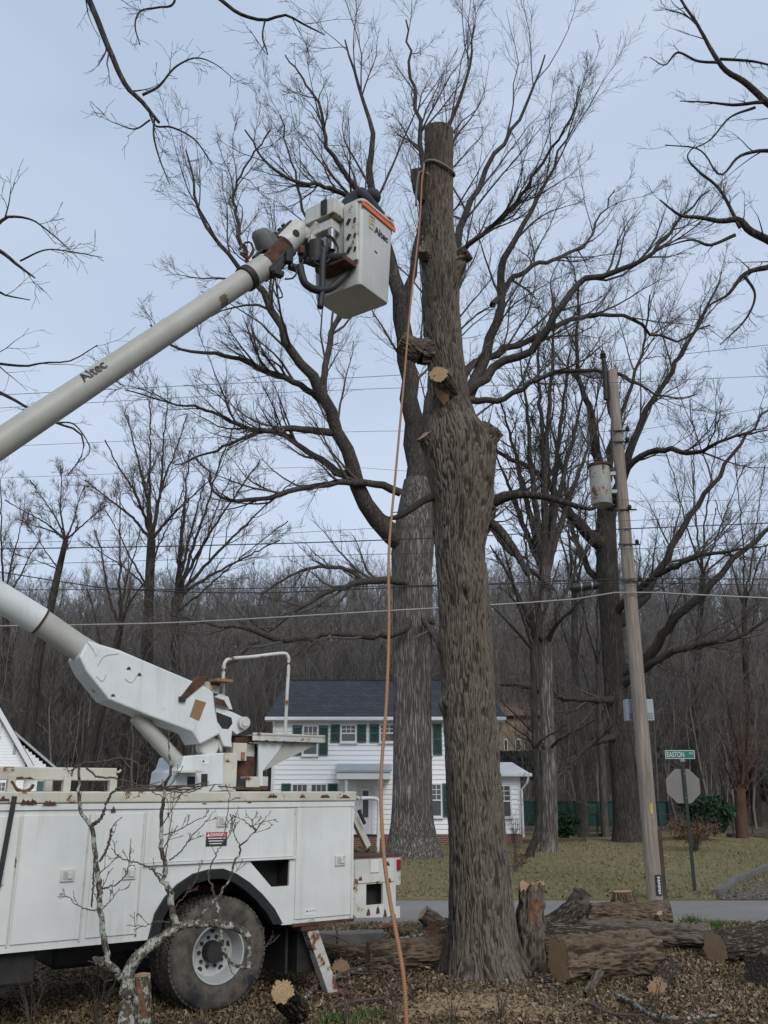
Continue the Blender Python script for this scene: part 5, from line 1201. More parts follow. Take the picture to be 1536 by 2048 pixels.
# end lugs and pin
MB().ext([T(*a9(*q), LB + .05) for q in [(435, 640), (600, 690), (735, 755), (765, 800), (740, 860), (640, 910), (600, 870), (590, 960), (600, 1030), (520, 1020), (470, 900), (450, 740)]], (0, .34, 0)).obj('end_lug', M['white_boom'], low, bevel=.01)
MB().ext([T(*a9(*q), LB + .047) for q in [(445, 690), (590, 745), (600, 800), (560, 855), (500, 850), (455, 780)]], (0, .002, 0)).obj('lug_opening', M['dark'], low)
MB().ext([T(*a9(*q), LB - .001) for q in [(438, 560), (520, 575), (552, 650), (440, 620)]], (0, -.003, 0)).obj('rusty_opening', M['rust'], low)
MB().lathe([(.07, -.04), (.07, -.0), (.045, -.045), (.045, -.06)], 24, T(*a9(705, 795), LB + .02), (0, 1, 0)).obj('pivot_pin', M['white_rusty'], low, smooth='auto')
MB().ext([T(*a9(*q), LB + .05) for q in [(430, 545), (480, 515), (560, 545), (600, 665), (570, 660), (520, 580)]], (0, .3, 0)).obj('end_cap', M['white_boom'], low)
# rusted hook on top of the boom
hkb = MB().ext([T(*a9(*q), LB - .02) for q in [(85, 570), (130, 585), (330, 420), (360, 350), (290, 345), (220, 400)]], (0, .12, 0)).obj('boom_hook', M['rust'], low, bevel=.006)
MB().ext([T(*a9(*q), LB + .08) for q in [(345, 400), (490, 400), (470, 520), (330, 490)]], (0, .14, 0)).obj('hook_mount', M['cream'], low, bevel=.006)
MB().bar(T(*a9(410, 385), LB + .0), T(*a9(565, 400), LB + .0), .22, .03, (0, 0, 1)).obj('hook_plate', M['card'], low)
MB().box(*sorted((T(*a9(80, 570), LB)[0], T(*a9(140, 570), LB)[0])), LB - .04, LB + .12, T(*a9(100, 590), LB)[2], T(*a9(100, 545), LB)[2]).obj('rubber_pad', M['black'], low)
# lift cylinder
c0_, c1_ = T(*a1(545, 665), LB + .22), T(*a1(725, 868), LB + .22)
MB().tube([c0_, c0_ + (c1_ - c0_) * 1.15], .085, 20).obj('lift_cylinder', M['fibre'], truck, smooth='auto')
MB().tube([c0_ + [.06, 0, .06], c1_ + [.06, 0, .06]], .012, 6).obj('cylinder_line', M['steel'], truck)
# --- elbow and upper boom
LU = .30
ua, ub = T(0, 887, LU), T(492, 558, LU); ud = (ub - ua) / np.linalg.norm(ub - ua)
kk = (elbow[0] - ua[0]) / ud[0]; up0 = ua + ud * kk
MB().tube([(elbow[0], LB + .5, (elbow[2] + up0[2]) / 2), (elbow[0], LU - .2, (elbow[2] + up0[2]) / 2)], .34, 28).obj('elbow', M['white_boom'], truck, smooth='auto')
upb = MB().tube([up0 - ud * .2, ua, ub], [.158, .150, .142], 40).obj('upper_boom', M['fibre'], truck, smooth='auto')
def onboom(u, v, off=.001):                            # point on the near surface of the upper boom
    q = T(u, v, LU); k = (q - ua) @ ud; c_ = ua + ud * k; return c_ + np.array([0, -(.149 + off), 0])
lt0, lt1 = T(155, 776, LU), T(203, 738, LU)
def camdir(p):                                         # from a truck-space point to the eye
    e = np.array([0, 0, CAMZ]) - W0; e = np.array([e @ TD, e @ TN, e[2]]); d = e - p; return d / np.linalg.norm(d)
def wrap_text(s, size, u, v, m, parent, bold=.0):      # lettering curved round the tube
    p = T(u, v, LU); k = (p - ua) @ ud; c_ = ua + ud * k; vd = camdir(c_); vd = vd - (vd @ ud) * ud; vd /= np.linalg.norm(vd)
    side = np.cross(vd, ud); h = (p - c_) @ side; r = .152; h = max(-r * .9, min(r * .9, h)); a0 = math.asin(h / r)
    o = text('boom_lettering', s, size, m, parent, (0, 0, 0), (1, 0, 0), (0, 1, 0), bold, .002); o.matrix_local = Matrix.Identity(4)
    for vtx in o.data.vertices:
        a = a0 + vtx.co.y / r; q = c_ + ud * vtx.co.x + (r + .006 + vtx.co.z) * (vd * math.cos(a) + side * math.sin(a)); vtx.co = Vector(q)
    return o
wrap_text('Altec', .165, 158, 771, M['decal'], upb, .003)
p = T(440, 600, LU)
def wrap_patch(u, v, ln, ang, m, name):
    p = T(u, v, LU); k = (p - ua) @ ud; c_ = ua + ud * k; vd = camdir(c_); vd = vd - (vd @ ud) * ud; vd /= np.linalg.norm(vd); side = np.cross(vd, ud); h = (p - c_) @ side; a0 = math.asin(max(-.95, min(.95, h / .145)))
    V = []; n_ = 8
    for i in range(n_ + 1):
        a = a0 + (i / n_ - .5) * ang
        wv = ln * (.75 + .25 * math.sin(i * 2.3))
        for e in (-.5, .5): V.append(c_ + ud * wv * e + 1.006 * .144 * (vd * math.cos(a) + side * math.sin(a)))
    MB().add(V, [(2 * i, 2 * i + 1, 2 * i + 3, 2 * i + 2) for i in range(n_)]).obj(name, m, upb)
wrap_patch(440, 608, .17, 1.1, plain('scorched_fibreglass', (.14, .105, .08), .7), 'scuffed_patch')
# --- boom tip
M['drum'] = plain('dull_grey_drum', (.13, .14, .13), .7, 0, .5, 7, .2)
tip = empty('boom_tip', tuple(ub)); tip.parent = truck
def tl_(u, v, L=LU): return T(*a7(u, v), L) - ub
qd = camdir(ub + ud); qd = qd - (qd @ ud) * ud; qd /= np.linalg.norm(qd); sd2 = np.cross(qd, ud)
def along(m_): return ud * m_ + sd2 * max(0.0, m_ - .35) * .15
MB().tube([along(-.02), along(.07)], .168, 36).obj('clamp_ring', M['dark'], tip, smooth='auto')
MB().tube([along(.07), along(.38)], [.158, .158], 36).obj('collar', M['fibre'], tip, smooth='auto')
MB().bar(along(.38) + [0, 0, -.02], along(.85) + [0, 0, .0], .25, .24).obj('rusty_section', M['rust'], tip, bevel=.03)
MB().bar(along(.42) + [0, -.02, -.17], along(.95) + [.02, -.02, -.18], .26, .13).bar(along(.5) + [0, -.08, -.25], along(1.0) + [0, -.08, -.22], .16, .10).bar(along(.36) + [.03, -.12, -.12], along(.6) + [.03, -.12, -.12], .06, .1).obj('valve_bank', M['dark'], tip, bevel=.02)
sh = MB().tube([along(.85), along(1.25)], [.165, .17], 30).obj('white_shroud', M['white_rusty'], tip, smooth='auto')
MB().lathe([(.052, .160), (.052, .172), (.0, .173)], 24, along(1.02) + sd2 * .03, qd).obj('shroud_hole', M['black'], tip)
MB().bar(along(.3) + sd2 * .165, along(1.2) + sd2 * .17, .08, .04, sd2).obj('top_plate', M['dark'], tip, bevel=.01)
for m_ in (.75, .85, .95, 1.05): MB().bar(along(m_) + sd2 * .18, along(m_) + sd2 * .22, .04, .04).obj('bolt', M['dark'], tip)
gc = tl_(322, 490)
MB().lathe([(.02, -.15), (.11, -.14), (.13, -.07), (.13, .09), (.10, .14), (.02, .15)], 24, gc - sd2 * .03, sd2 + ud * .3).obj('winch_drum', M['drum'], tip, smooth='auto')
MB().lathe([(.02, -.08), (.09, -.07), (.09, .07), (.02, .08)], 18, tl_(390, 500), sd2).obj('winch_motor', M['drum'], tip, smooth='auto')
hp_ = [tl_(150, 570), tl_(180, 530), tl_(210, 600), tl_(160, 600), tl_(215, 640), tl_(260, 570)]
MB().tube(smoothpath(hp_, 40), .018, 6).obj('hose_bundle', M['rust'], tip); MB().tube(smoothpath([tl_(190, 520), tl_(235, 520), tl_(255, 590), tl_(215, 640)], 20), .015, 6).obj('hose_bundle', M['black'], tip)
dm = tl_(690, 455)
def sph(c_, r, sq, seg=20):
    V = []; F = []
    for i in range(seg // 2 + 1):
        t = math.pi * i / (seg // 2)
        for j in range(seg): a = 2 * math.pi * j / seg; V.append(np.array(c_) + np.array([math.sin(t) * math.cos(a) * sq[0], math.sin(t) * math.sin(a) * sq[1], math.cos(t) * sq[2]]) * r)
    for i in range(seg // 2):
        for j in range(seg): F.append((i * seg + j, i * seg + (j + 1) % seg, (i + 1) * seg + (j + 1) % seg, (i + 1) * seg + j))
    return MB().add(V, F)
sph(dm, .215, (1, .85, 1)).obj('white_dome', M['white_rusty'], tip, smooth=True)
MB().lathe([(.15, 0), (.16, .04), (.13, .07), (.06, .08), (.05, .10)], 24, dm + [-.05, -.14, -.06], (-.25, -1, 0)).obj('dome_cover', M['white_rusty'], tip, smooth='auto')
MB().lathe([(.05, 0), (.05, .03)], 14, dm + [-.10, -.24, .05], (-.25, -1, 0)).obj('dome_plug', M['dark'], tip)
MB().bar(tl_(640, 600), tl_(900, 660), .3, .16).bar(tl_(790, 500), tl_(795, 700), .10, .2).obj('swivel_block', M['dark'], tip, bevel=.02)
for k, (u_, v_, w_, h_, m_, dy_) in enumerate([(470, 690, .10, .16, 'dark', -.2), (560, 640, .07, .12, 'rust', -.22), (640, 560, .09, .09, 'white_rusty', -.24), (700, 600, .12, .08, 'dark', -.25), (520, 760, .16, .07, 'black', -.18), (400, 800, .14, .08, 'dark', -.16), (735, 545, .05, .14, 'steel', -.26)]):
    q = tl_(u_, v_); MB().box(q[0] - w_ / 2, q[0] + w_ / 2, dy_ - .05, dy_ + .05, q[2] - h_ / 2, q[2] + h_ / 2).obj('fitting', M[m_], tip, bevel=.012)
# --- bucket
ZB, ZT = 8.38, 9.62
bc = [TG(*a7(*q), ZB) for q in ((1090, 862), (1290, 1008), (930, 1102), (748, 950))]
ctr = sum(bc) / 4; ex = (bc[1] - bc[0]); ex /= np.linalg.norm(ex); ey = np.cross([0, 0, 1.0], ex); wx = np.linalg.norm(bc[1] - bc[0]) * 1.13; wy = abs((bc[3] - bc[0]) @ ey) * 1.18
bk = empty('bucket', (0, 0, 0)); bk.parent = truck
def rrect(w_, d, r, n_=6):
    pts = []
    for cx, cy, a0 in ((w_ / 2 - r, d / 2 - r, 0), (-w_ / 2 + r, d / 2 - r, 1), (-w_ / 2 + r, -d / 2 + r, 2), (w_ / 2 - r, -d / 2 + r, 3)):
        for k in range(n_ + 1): a = (a0 + k / n_) * math.pi / 2; pts.append((cx + r * math.cos(a), cy + r * math.sin(a)))
    return pts
def bl(x, y, z): return ctr * [1, 1, 0] + ex * x + ey * y + np.array([0, 0, z])
rings = []
for (sw_, z_, r) in ((.90, ZB, .05), (.97, ZB + .012, .06), (1.0, ZB + .05, .07), (1.12, ZT - .03, .08), (1.20, ZT - .03, .09), (1.21, ZT, .09), (1.06, ZT, .07), (.96, ZB + .1, .06)):
    rings.append([bl(x, y, z_) for x, y in rrect(wx * sw_, wy * sw_, r)])
S_ = len(rings[0]); V = [q for r in rings for q in r]
F = [(i * S_ + j, i * S_ + (j + 1) % S_, (i + 1) * S_ + (j + 1) % S_, (i + 1) * S_ + j) for i in range(len(rings) - 1) for j in range(S_)] + [tuple(range(S_))[::-1], tuple(range((len(rings) - 1) * S_, len(rings) * S_))]
shell = MB().add(V, F).obj('bucket_shell', M['bucket'], bk, smooth='auto')
def face(x, z_, off=.0):                               # point on the camera-right face: x across, z up
    k = 1.0 + .12 * (z_ - ZB) / (ZT - ZB); return bl(x, -(wy * k / 2 + off), z_)
MB().ext([face(-wx * .56, ZT - .035, .003), face(wx * .57, ZT - .035, .003), face(wx * .57, ZT - .10, .003), face(-wx * .56, ZT - .10, .003)], -ey * .02).obj('orange_strip', M['orange'], bk)
MB().ext([bl(wx * .565, wy * .5, ZT - .035), bl(wx * .565, -wy * .5, ZT - .035), bl(wx * .565, -wy * .5, ZT - .10), bl(wx * .565, wy * .5, ZT - .10)], ex * .02).obj('orange_strip', M['orange'], bk)
updir = face(0, ZT - .1) - face(0, ZB + .1)
text('bucket_lettering', 'Altec', .145, M['decal'], bk, face(-wx * .11, ZT - .345, .006), ex, updir, .003, .002)
lg = MB()
def lbar(x0, z0_, x1, z1_): lg.bar(face(x0, z0_, .006), face(x1, z1_, .006), .006, .012, updir)
lx0, lx1, lz0, lz1 = -wx * .30, -wx * .12, ZT - .33, ZT - .15
for (x0, z0_, x1, z1_) in ((lx0, lz0, lx0, lz1), (lx0, lz1, lx1, lz1), (lx1, lz1, lx1, lz0 - .02), (lx0, lz0, lx1 - .03, lz0), (lx0 + .03, lz0 + .13, lx1 - .03, lz0 + .13), (lx0 + .03, lz0 + .08, lx1 - .03, lz0 + .08), (lx0 + .035, lz0 + .05, lx0 + .035, lz0 + .16), (lx1 - .035, lz0 + .05, lx1 - .035, lz0 + .16)): lbar(x0, z0_, x1, z1_)
lg.obj('bucket_logo', M['decal_tan'], bk)
MB().bar(face(-.06, ZB + .62, .004), face(.0, ZB + .615, .004), .004, .018, updir).obj('scuff', M['decal'], bk)
# mounting plate and brackets on the boom-side face
def lface(y, z_, off=0.0): k = 1.0 + .12 * (z_ - ZB) / (ZT - ZB); return bl(-(wx * k / 2 + off), y, z_)
mp_ = MB().ext([lface(-wy * .50, ZT - .05, .012), lface(-wy * .22, ZT - .05, .012), lface(-wy * .22, ZB + .32, .012), lface(-wy * .50, ZB + .32, .012)], -ex * .05).obj('mount_plate', M['white_rusty'], bk, bevel=.01)
for k, z_ in enumerate((ZT - .32, ZT - .55, ZT - .75)):
    MB().bar(lface(-wy * .36, z_ + .04, .066), lface(-wy * .30, z_ - .03, .066), .015, .05).obj('slot', M['black'], bk); MB().bar(lface(-wy * .47, z_ + .02, .066), lface(-wy * .45, z_ - .04, .066), .015, .03).obj('slot', M['black'], bk)
for (y0, y1, z0_, z1_, dx, m) in ((-.2, .45, ZT - .22, ZT + .02, .22, 'white_rusty'), (-.1, .5, ZT - .40, ZT - .26, .18, 'white_rusty'), (.05, .4, ZT - .72, ZT - .48, .16, 'steel'), (-.1, .25, ZT - .95, ZT - .75, .2, 'dark'), (-.45, .2, ZT - 1.02, ZT - .94, .25, 'rust')):
    MB().ext([lface(wy * y0, z1_, .02), lface(wy * y1, z1_, .02), lface(wy * y1, z0_, .02), lface(wy * y0, z0_, .02)], -ex * dx).obj('mount_bracket', M[m], bk, bevel=.012)
MB().ext([lface(-wy * .05, ZT + .015, .25), lface(wy * .08, ZT + .015, .25), lface(wy * .08, ZT - .2, .25), lface(-wy * .05, ZT - .2, .25)], -ex * .01).obj('dark_slot', M['black'], bk)
MB().tube([lface(wy * .15, ZT - .60, .28), lface(wy * .15, ZT - .92, .28)], .10, 16).obj('rotator', M['dark'], bk, smooth='auto')
MB().tube([lface(-wy * .1, ZT - .45, .2), lface(-wy * .1, ZT - .75, .2)], .05, 12).obj('valve', M['steel'], bk, smooth='auto')
MB().tube([lface(wy * .3, ZT - .85, .30), lface(-wy * .4, ZT - .95, .22)], .06, 12).obj('pivot_tube', M['dark'], bk, smooth='auto')
# joining arm from dome to bracket
A_ = dm + ub; B_ = lface(wy * .2, ZT - .33, .12)
MB().bar(A_, B_, .24, .22).obj('swivel_arm', M['white_rusty'], bk, bevel=.03)
# hydraulic hoses
Lf = (lface(0, ZB)[1] - .15)
def hz(u, v): return T(*a7(u, v), lface(-wy * .2, ZB, .2)[1])
MB().tube(smoothpath([hz(612, 690), hz(628, 770), hz(660, 840), hz(750, 885), hz(850, 868), hz(930, 800), hz(975, 740), hz(1000, 680)], 50), .05, 12).obj('thick_hose', M['black'], bk, smooth=True)
MB().tube(smoothpath([hz(800, 560), hz(788, 700), hz(785, 860), hz(775, 950), hz(770, 1020)], 30), .042, 10).obj('thick_hose', M['black'], bk, smooth=True)
for pts_, r_h in (([(830, 460), (870, 490), (905, 560), (900, 620)], .015), ([(1000, 680), (1045, 640), (1055, 590)], .012), ([(820, 460), (850, 500), (840, 560)], .014), ([(700, 640), (760, 690), (830, 660), (870, 600)], .016), ([(560, 690), (590, 740), (560, 790), (500, 800)], .012), ([(640, 650), (610, 740), (640, 800)], .012), ([(450, 850), (480, 930), (440, 940), (410, 880)], .010)):
    MB().tube(smoothpath([hz(*q) for q in pts_], 20), r_h, 6).obj('thin_hose', M['black'], bk, smooth=True)
MB().ext([bl(wx * .60, -wy * .30, ZT - .18), bl(wx * .60, wy * .1, ZT - .18), bl(wx * .58, wy * .1, ZT - .85), bl(wx * .58, -wy * .30, ZT - .85)], ex * .16).obj('tool_holder', M['greybox'], bk, bevel=.03)

# ------------------------------------------------------------ worker in the bucket
def to_world(q): q = np.array(q, float); return W0 + TD * q[0] + TN * q[1] + np.array([0, 0, q[2]])
def skin_body(name, joints, edges, root, m, sub=2):
    me = bpy.data.meshes.new(name); me.from_pydata([j[0] for j in joints], edges, []); me.update()
    o = put(name, me, m); me.materials.clear(); me.materials.append(m)
    sk = o.modifiers.new('skin', 'SKIN'); sk.use_smooth_shade = True
    for i, j in enumerate(joints):
        sv = me.skin_vertices[0].data[i]; sv.radius = j[1] if hasattr(j[1], '__len__') else (j[1], j[1]); sv.use_root = (i == root)
    ss = o.modifiers.new('subdivision', 'SUBSURF'); ss.levels = ss.render_levels = sub
    return o
wd_ = lambda x, y, z_: tuple(to_world(bl(x, y, z_)))
FZ = ZB + .10
sx = -.02
hand = wd_(wx * .35, -wy * .60, ZT + .03)
J = [(wd_(-.10, .12, FZ + .86), .15),                       # 0 pelvis
     (wd_(-.10, .08, FZ + 1.12), .165), (wd_(-.05, .0, FZ + 1.39), .18), (wd_(.03, -.06, FZ + 1.56), .16),   # 1 waist 2 chest 3 shoulders
     (wd_(.12, -.16, FZ + 1.58), .08), (wd_(.16, -.22, FZ + 1.56), .095), (wd_(.18, -.26, FZ + 1.50), .09),    # 4 neck 5 head 6 face, bowed
     (wd_(.17, .10, FZ + 1.49), .085), (wd_(.28, .0, FZ + 1.29), .062), (wd_(.22, -.18, FZ + 1.23), .045),         # far arm
     (wd_(-.08, -.20, FZ + 1.51), .09), (wd_(.02, -.30, FZ + 1.37), .064), (wd_(wx * .27, -wy * .52, ZT + .06), .042),  # near arm to the rim
     (wd_(.0, .14, FZ + .80), .11), (wd_(.08, .04, FZ + .45), .085), (wd_(.02, .08, FZ + .07), .062), (wd_(.10, .02, FZ + .04), .045),
     (wd_(-.18, .02, FZ + .80), .11), (wd_(-.08, -.10, FZ + .45), .085), (wd_(-.14, -.04, FZ + .07), .062), (wd_(-.06, -.10, FZ + .04), .045)]
E_ = [(0, 1), (1, 2), (2, 3), (3, 4), (4, 5), (5, 6), (3, 7), (7, 8), (8, 9), (3, 10), (10, 11), (11, 12), (0, 13), (13, 14), (14, 15), (15, 16), (0, 17), (17, 18), (18, 19), (19, 20)]
man = skin_body('person', J, E_, 0, M['jacket'])
tag(man, 'worker in dark grey jacket bending over inside the bucket, one hand on the rim', 'person')
hj = [(wd_(wx * .27, -wy * .52, ZT + .06), .034), (wd_(wx * .33, -wy * .56, ZT + .045), .036)]; he = [(0, 1)]
for k, (dx, ln) in enumerate(((-.036, .062), (-.012, .075), (.012, .072), (.034, .058))):
    b0 = len(hj); hj += [(wd_(wx * .36 + dx, -wy * .585, ZT + .045), .0105), (wd_(wx * .37 + dx, -wy * .625, ZT + .028), .0100), (wd_(wx * .375 + dx, -wy * .635, ZT + .028 - ln * .55), .0092)]; he += [(1, b0), (b0, b0 + 1), (b0 + 1, b0 + 2)]
b0 = len(hj); hj += [(wd_(wx * .27, -wy * .56, ZT + .03), .012), (wd_(wx * .24, -wy * .585, ZT + .018), .010)]; he += [(1, b0), (b0, b0 + 1)]
hnd = skin_body('hand', hj, he, 1, M['skin'], 1); hnd.parent = man
hat = sph(wd_(.155, -.215, FZ + 1.585), .125, (1, 1.05, .9)).obj('hood', M['jacket'], man, smooth=True)
# ------------------------------------------------------------ standing trunk
SY = 11.84
prof = [(1975, 872, 1085), (1955, 880, 1066), (1920, 890, 1046), (1870, 898, 1032), (1800, 898, 1023), (1700, 898, 1012), (1600, 893, 1003), (1500, 890, 995), (1400, 884, 988), (1300, 879, 983), (1200, 877, 976), (1100, 872, 967), (1060, 872, 972), (1000, 868, 982), (950, 860, 984), (900, 850, 985), (870, 850, 975), (840, 856, 955), (800, 862, 940), (750, 860, 932), (700, 850, 925), (600, 845, 918), (540, 846, 916), (500, 848, 912), (450, 846, 905), (400, 846, 904), (340, 848, 904), (262, 850, 905)]
cl = []
for v, l, r in prof:
    q = px((l + r) / 2, v, SY); cl.append((q[0], q[1], q[2], (r - l) / 2 / ppm(q)))
cl = np.array(cl); cl[0, 2] = -.06; cl = cl[np.argsort(cl[:, 2])]
NR, NS = 480, 400
zs = np.linspace(cl[0, 2], cl[-1, 2], NR)
cxs = np.interp(zs, cl[:, 2], cl[:, 0]); rs = np.interp(zs, cl[:, 2], cl[:, 3])
ker = np.hanning(9); ker /= ker.sum(); rs = np.convolve(np.pad(rs, 4, 'edge'), ker, 'valid'); cxs = np.convolve(np.pad(cxs, 4, 'edge'), ker, 'valid')
ang = np.arange(NS) * 2 * math.pi / NS
A, ZZ = np.meshgrid(ang, zs); RR = rs[:, None] * np.ones_like(A)
RR = RR * (1 + .035 * np.sin(3 * A + ZZ * .7) + .02 * np.sin(7 * A + ZZ * 1.9))
RR = RR + np.exp(-np.clip(ZZ, 0, 9) / .22) * (.07 * np.sin(5 * A + .5) + .04 * np.sin(9 * A + 2))
# burls and old limb collars pushed out of the surface
def sang(u, v, fr): return fr
def bump_at(a0, z0, h, wa, wz):
    global RR
    d = np.angle(np.exp(1j * (A - a0))); RR = RR + h * np.exp(-(d / wa) ** 2 - ((ZZ - z0) / wz) ** 2)
zat = lambda u, v: px(u, v, SY)[2]
bump_at(-1.62, zat(925, 1170), .10, .42, .26); bump_at(-1.62, zat(925, 1200), -.05, .15, .07)
bump_at(-.55, zat(930, 540), .16, .5, .24); bump_at(3.5, zat(848, 515), .10, .45, .16); bump_at(-.1, zat(985, 1030), .07, .5, .3); bump_at(3.2, zat(880, 1290), .05, .4, .14); bump_at(3.4, zat(880, 1410), .07, .4, .1)
bump_at(-1.9, zat(880, 950), .05, .8, .5); bump_at(-.6, zat(970, 920), .08, .5, .45); bump_at(.0, zat(985, 1480), .03, .3, .08)
rg = ridges(A, ZZ, 62, 3.0); pp = np.stack([np.cos(A) * rs[:, None] * 60, np.sin(A) * rs[:, None] * 60, ZZ * 22], -1); fine = vnoise(pp)
rough_up = .8 + .5 * vnoise(np.stack([A, A * 0, ZZ * .8], -1))
RR = RR + (rg - .6) * .019 * rough_up + (fine - .5) * .010
Vt = np.stack([cxs[:, None] + np.cos(A) * RR, SY + np.sin(A) * RR, ZZ], -1)
top = Vt[-1].copy()
tri = []
V = Vt.reshape(-1, 3); i0 = np.arange(NR - 1)[:, None] * NS; j0 = np.arange(NS)[None]; j1 = (j0 + 1) % NS
Q = np.stack([i0 + j0, i0 + j1, i0 + NS + j1, i0 + NS + j0], -1).reshape(-1, 4)
base = np.array([cl[0, 0], SY, 0.0])
def hero_bark(name='standing_trunk_bark', k=(1, 1, 1)):
    t = NT(name); at = t.node('Attribute', _attribute_name='plate'); r = at.outputs['Fac']
    pc = t.mix(t.noise(5, 6, .6), (.172, .146, .118), (.098, .080, .062))
    fc = t.mix(t.noise(9, 4), (.026, .020, .015), (.045, .033, .024))
    c = t.mix(t.ramp(r, [(.08, 0.0), (.7, 1.0)]), fc, pc)
    c = t.mix(1.0, c, t.ramp(t.noise(1.0, 4, .6, t.vec((60, 60, 9))), [(.3, .55), (.7, 1.3)]), 'MULTIPLY')
    c = t.mix(t.ramp(t.noise(2.2, 6, .7), [(.60, 0.0), (.70, .55)]), c, (.15, .155, .125))
    c = t.mix(t.ramp(t.noise(1.1, 4, .6, t.vec((1, 1, .5), 'Object', (4, 2, 1))), [(.5, 0.0), (.66, .75)]), c, (.045, .036, .030))
    if k != (1, 1, 1): c = t.mix(1.0, c, k, 'MULTIPLY')
    t.bump(t.noise(70, 5, .7), .5, .012)
    return t.fin(c, .92, 0, .2)
M['bark_hero'] = hero_bark(); M['hero_log'] = hero_bark('damp_log_bark', (1.02, .90, .78))
stem = empty('standing_trunk', tuple(base)); tag(stem, 'tall limbless oak trunk with rough bark and fresh cuts, standing beside the truck', 'tree')
me = mesh_np('trunk', V - base, Q); at = me.attributes.new('plate', 'FLOAT', 'POINT'); at.data.foreach_set('value', rg.ravel().astype(np.float32))
put('trunk', me, M['bark_hero'], stem, smooth=True)
tc_ = np.array([cxs[-1], SY, zs[-1]])
Vc = [tc_ - base + [0, 0, .015]] + [q - base for q in top]; MB().add(Vc, [(0, 1 + i, 1 + (i + 1) % NS) for i in range(NS)]).obj('cut_top', M['cut_old'], stem)

def bark_piece(name, p0, p1, r0, r1, m, parent=None, NSg=88, NRg=56, sx=30.0, amp=.032, seed=0, bend=0.0, flat0=True, off=np.zeros(3), cut0=None, cut1=None, lump=.05, jag=0.0, thick_mid=0.0):
    """a log or limb stub lying along its own Z axis; cut faces are children with growth rings"""
    p0, p1 = np.array(p0, float), np.array(p1, float); L = np.linalg.norm(p1 - p0); d = (p1 - p0) / L
    t = np.linspace(0, 1, NRg); a = np.arange(NSg) * 2 * math.pi / NSg; A_, T_ = np.meshgrid(a, t); R_ = r0 + (r1 - r0) * T_ + thick_mid * np.sin(T_ * math.pi)
    R_ = R_ * (1 + lump * np.sin(2 * A_ + seed + T_ * 2) + lump * .7 * np.sin(5 * A_ + seed * 2 + T_ * 4) + lump * (vnoise(np.stack([np.cos(A_) * 1.5 + seed, np.sin(A_) * 1.5, T_ * L * 4], -1)) - .5) * 2)
    rg_ = ridges(A_, T_ * L, max(8, int(r0 * 6.28 / .036)), seed * 1.3); R_ = R_ + .02 * r0 / .2 * (vnoise(np.stack([np.cos(A_) * 4 + seed, np.sin(A_) * 4, T_ * L * 9], -1)) - .5) * 2
    R_ = R_ + (rg_ - .6) * amp
    Zl = T_ * L + (jag * (vnoise(np.stack([np.cos(A_) * 5 + seed, np.sin(A_) * 5, T_ * 0], -1)) - .3) * (T_ > .9) if jag else 0)
    Vl = np.stack([np.cos(A_) * R_ + bend * np.sin(T_ * math.pi), np.sin(A_) * R_, Zl], -1).reshape(-1, 3)
    i_ = np.arange(NRg - 1)[:, None] * NSg; j_ = np.arange(NSg)[None]; k_ = (j_ + 1) % NSg
    Q_ = np.stack([i_ + j_, i_ + k_, i_ + NSg + k_, i_ + NSg + j_], -1).reshape(-1, 4)
    me = mesh_np(name, Vl, Q_); at = me.attributes.new('plate', 'FLOAT', 'POINT'); at.data.foreach_set('value', rg_.ravel().astype(np.float32))
    o = put(name, me, m, parent, smooth=True)
    o.matrix_local = Matrix.Translation(Vector(p0 - off)) @ Vector(d).to_track_quat('Z', 'Y').to_matrix().to_4x4()
    for (mm, row, z_, sgn) in ((cut0, 0, -.004, -1), (cut1, NRg - 1, .004, 1)):
        if mm is None: continue
        ring = Vl.reshape(NRg, NSg, 3)[row]; c_ = ring.mean(0)
        Vc = [c_ + [0, 0, z_]]; F = []
        for e in (.35, .7, 1.0): Vc += [c_ + (q_ - c_) * e * .995 + [0, 0, z_] for q_ in ring]
        for i in range(NSg): F.append((0, 1 + i, 1 + (i + 1) % NSg)[::sgn])
        for lv in range(2):
            for i in range(NSg): b0 = 1 + lv * NSg; F.append((b0 + i, b0 + NSg + i, b0 + NSg + (i + 1) % NSg, b0 + (i + 1) % NSg)[::sgn])
        MB().add(Vc, F).obj('cut_face', mm, o)
    return o
def adopt(c_, p_): c_.parent = p_; c_.matrix_parent_inverse = p_.matrix_basis.inverted()
def sp(u, v, dy=0.0): return px(u, v, SY + dy)
# limb stubs and collars (parts of the trunk)
HB = M['bark_hero']
bark_piece('cut_limb', sp(905, 800, -.05), sp(878, 748, -.62), .155, .135, HB, stem, off=base, cut1=M['cut'], seed=1, lump=.04)
MB().ext([sp(866, 752, -.60) - base, sp(892, 752, -.60) - base, sp(898, 800, -.34) - base, sp(888, 812, -.30) - base, sp(872, 790, -.42) - base], (0, -.02, .0)).obj('saw_notch', M['cut'], stem)
bark_piece('limb_stub', sp(885, 700), sp(836, 704, -.12), .20, .17, HB, stem, off=base, seed=2)
bark_piece('limb_stub', sp(842, 706, -.12), sp(800, 684, -.2), .175, .13, HB, stem, off=base, cut1=M['cut_old'], seed=3)
bark_piece('limb_stub', sp(930, 930, -.1), sp(985, 855, -.25), .23, .165, HB, stem, off=base, cut1=M['cut_old'], seed=4, lump=.08)
bark_piece('limb_stub', sp(890, 920), sp(852, 868, -.2), .17, .12, HB, stem, off=base, cut1=M['cut_old'], seed=5, lump=.08)
bark_piece('limb_stub', sp(905, 530, -.1), sp(936, 505, -.25), .13, .10, HB, stem, off=base, cut1=M['bark_dark'], seed=6, lump=.1)
bark_piece('limb_stub', sp(870, 505), sp(846, 512, -.22), .12, .08, HB, stem, off=base, cut1=M['bark_dark'], seed=7, lump=.1)
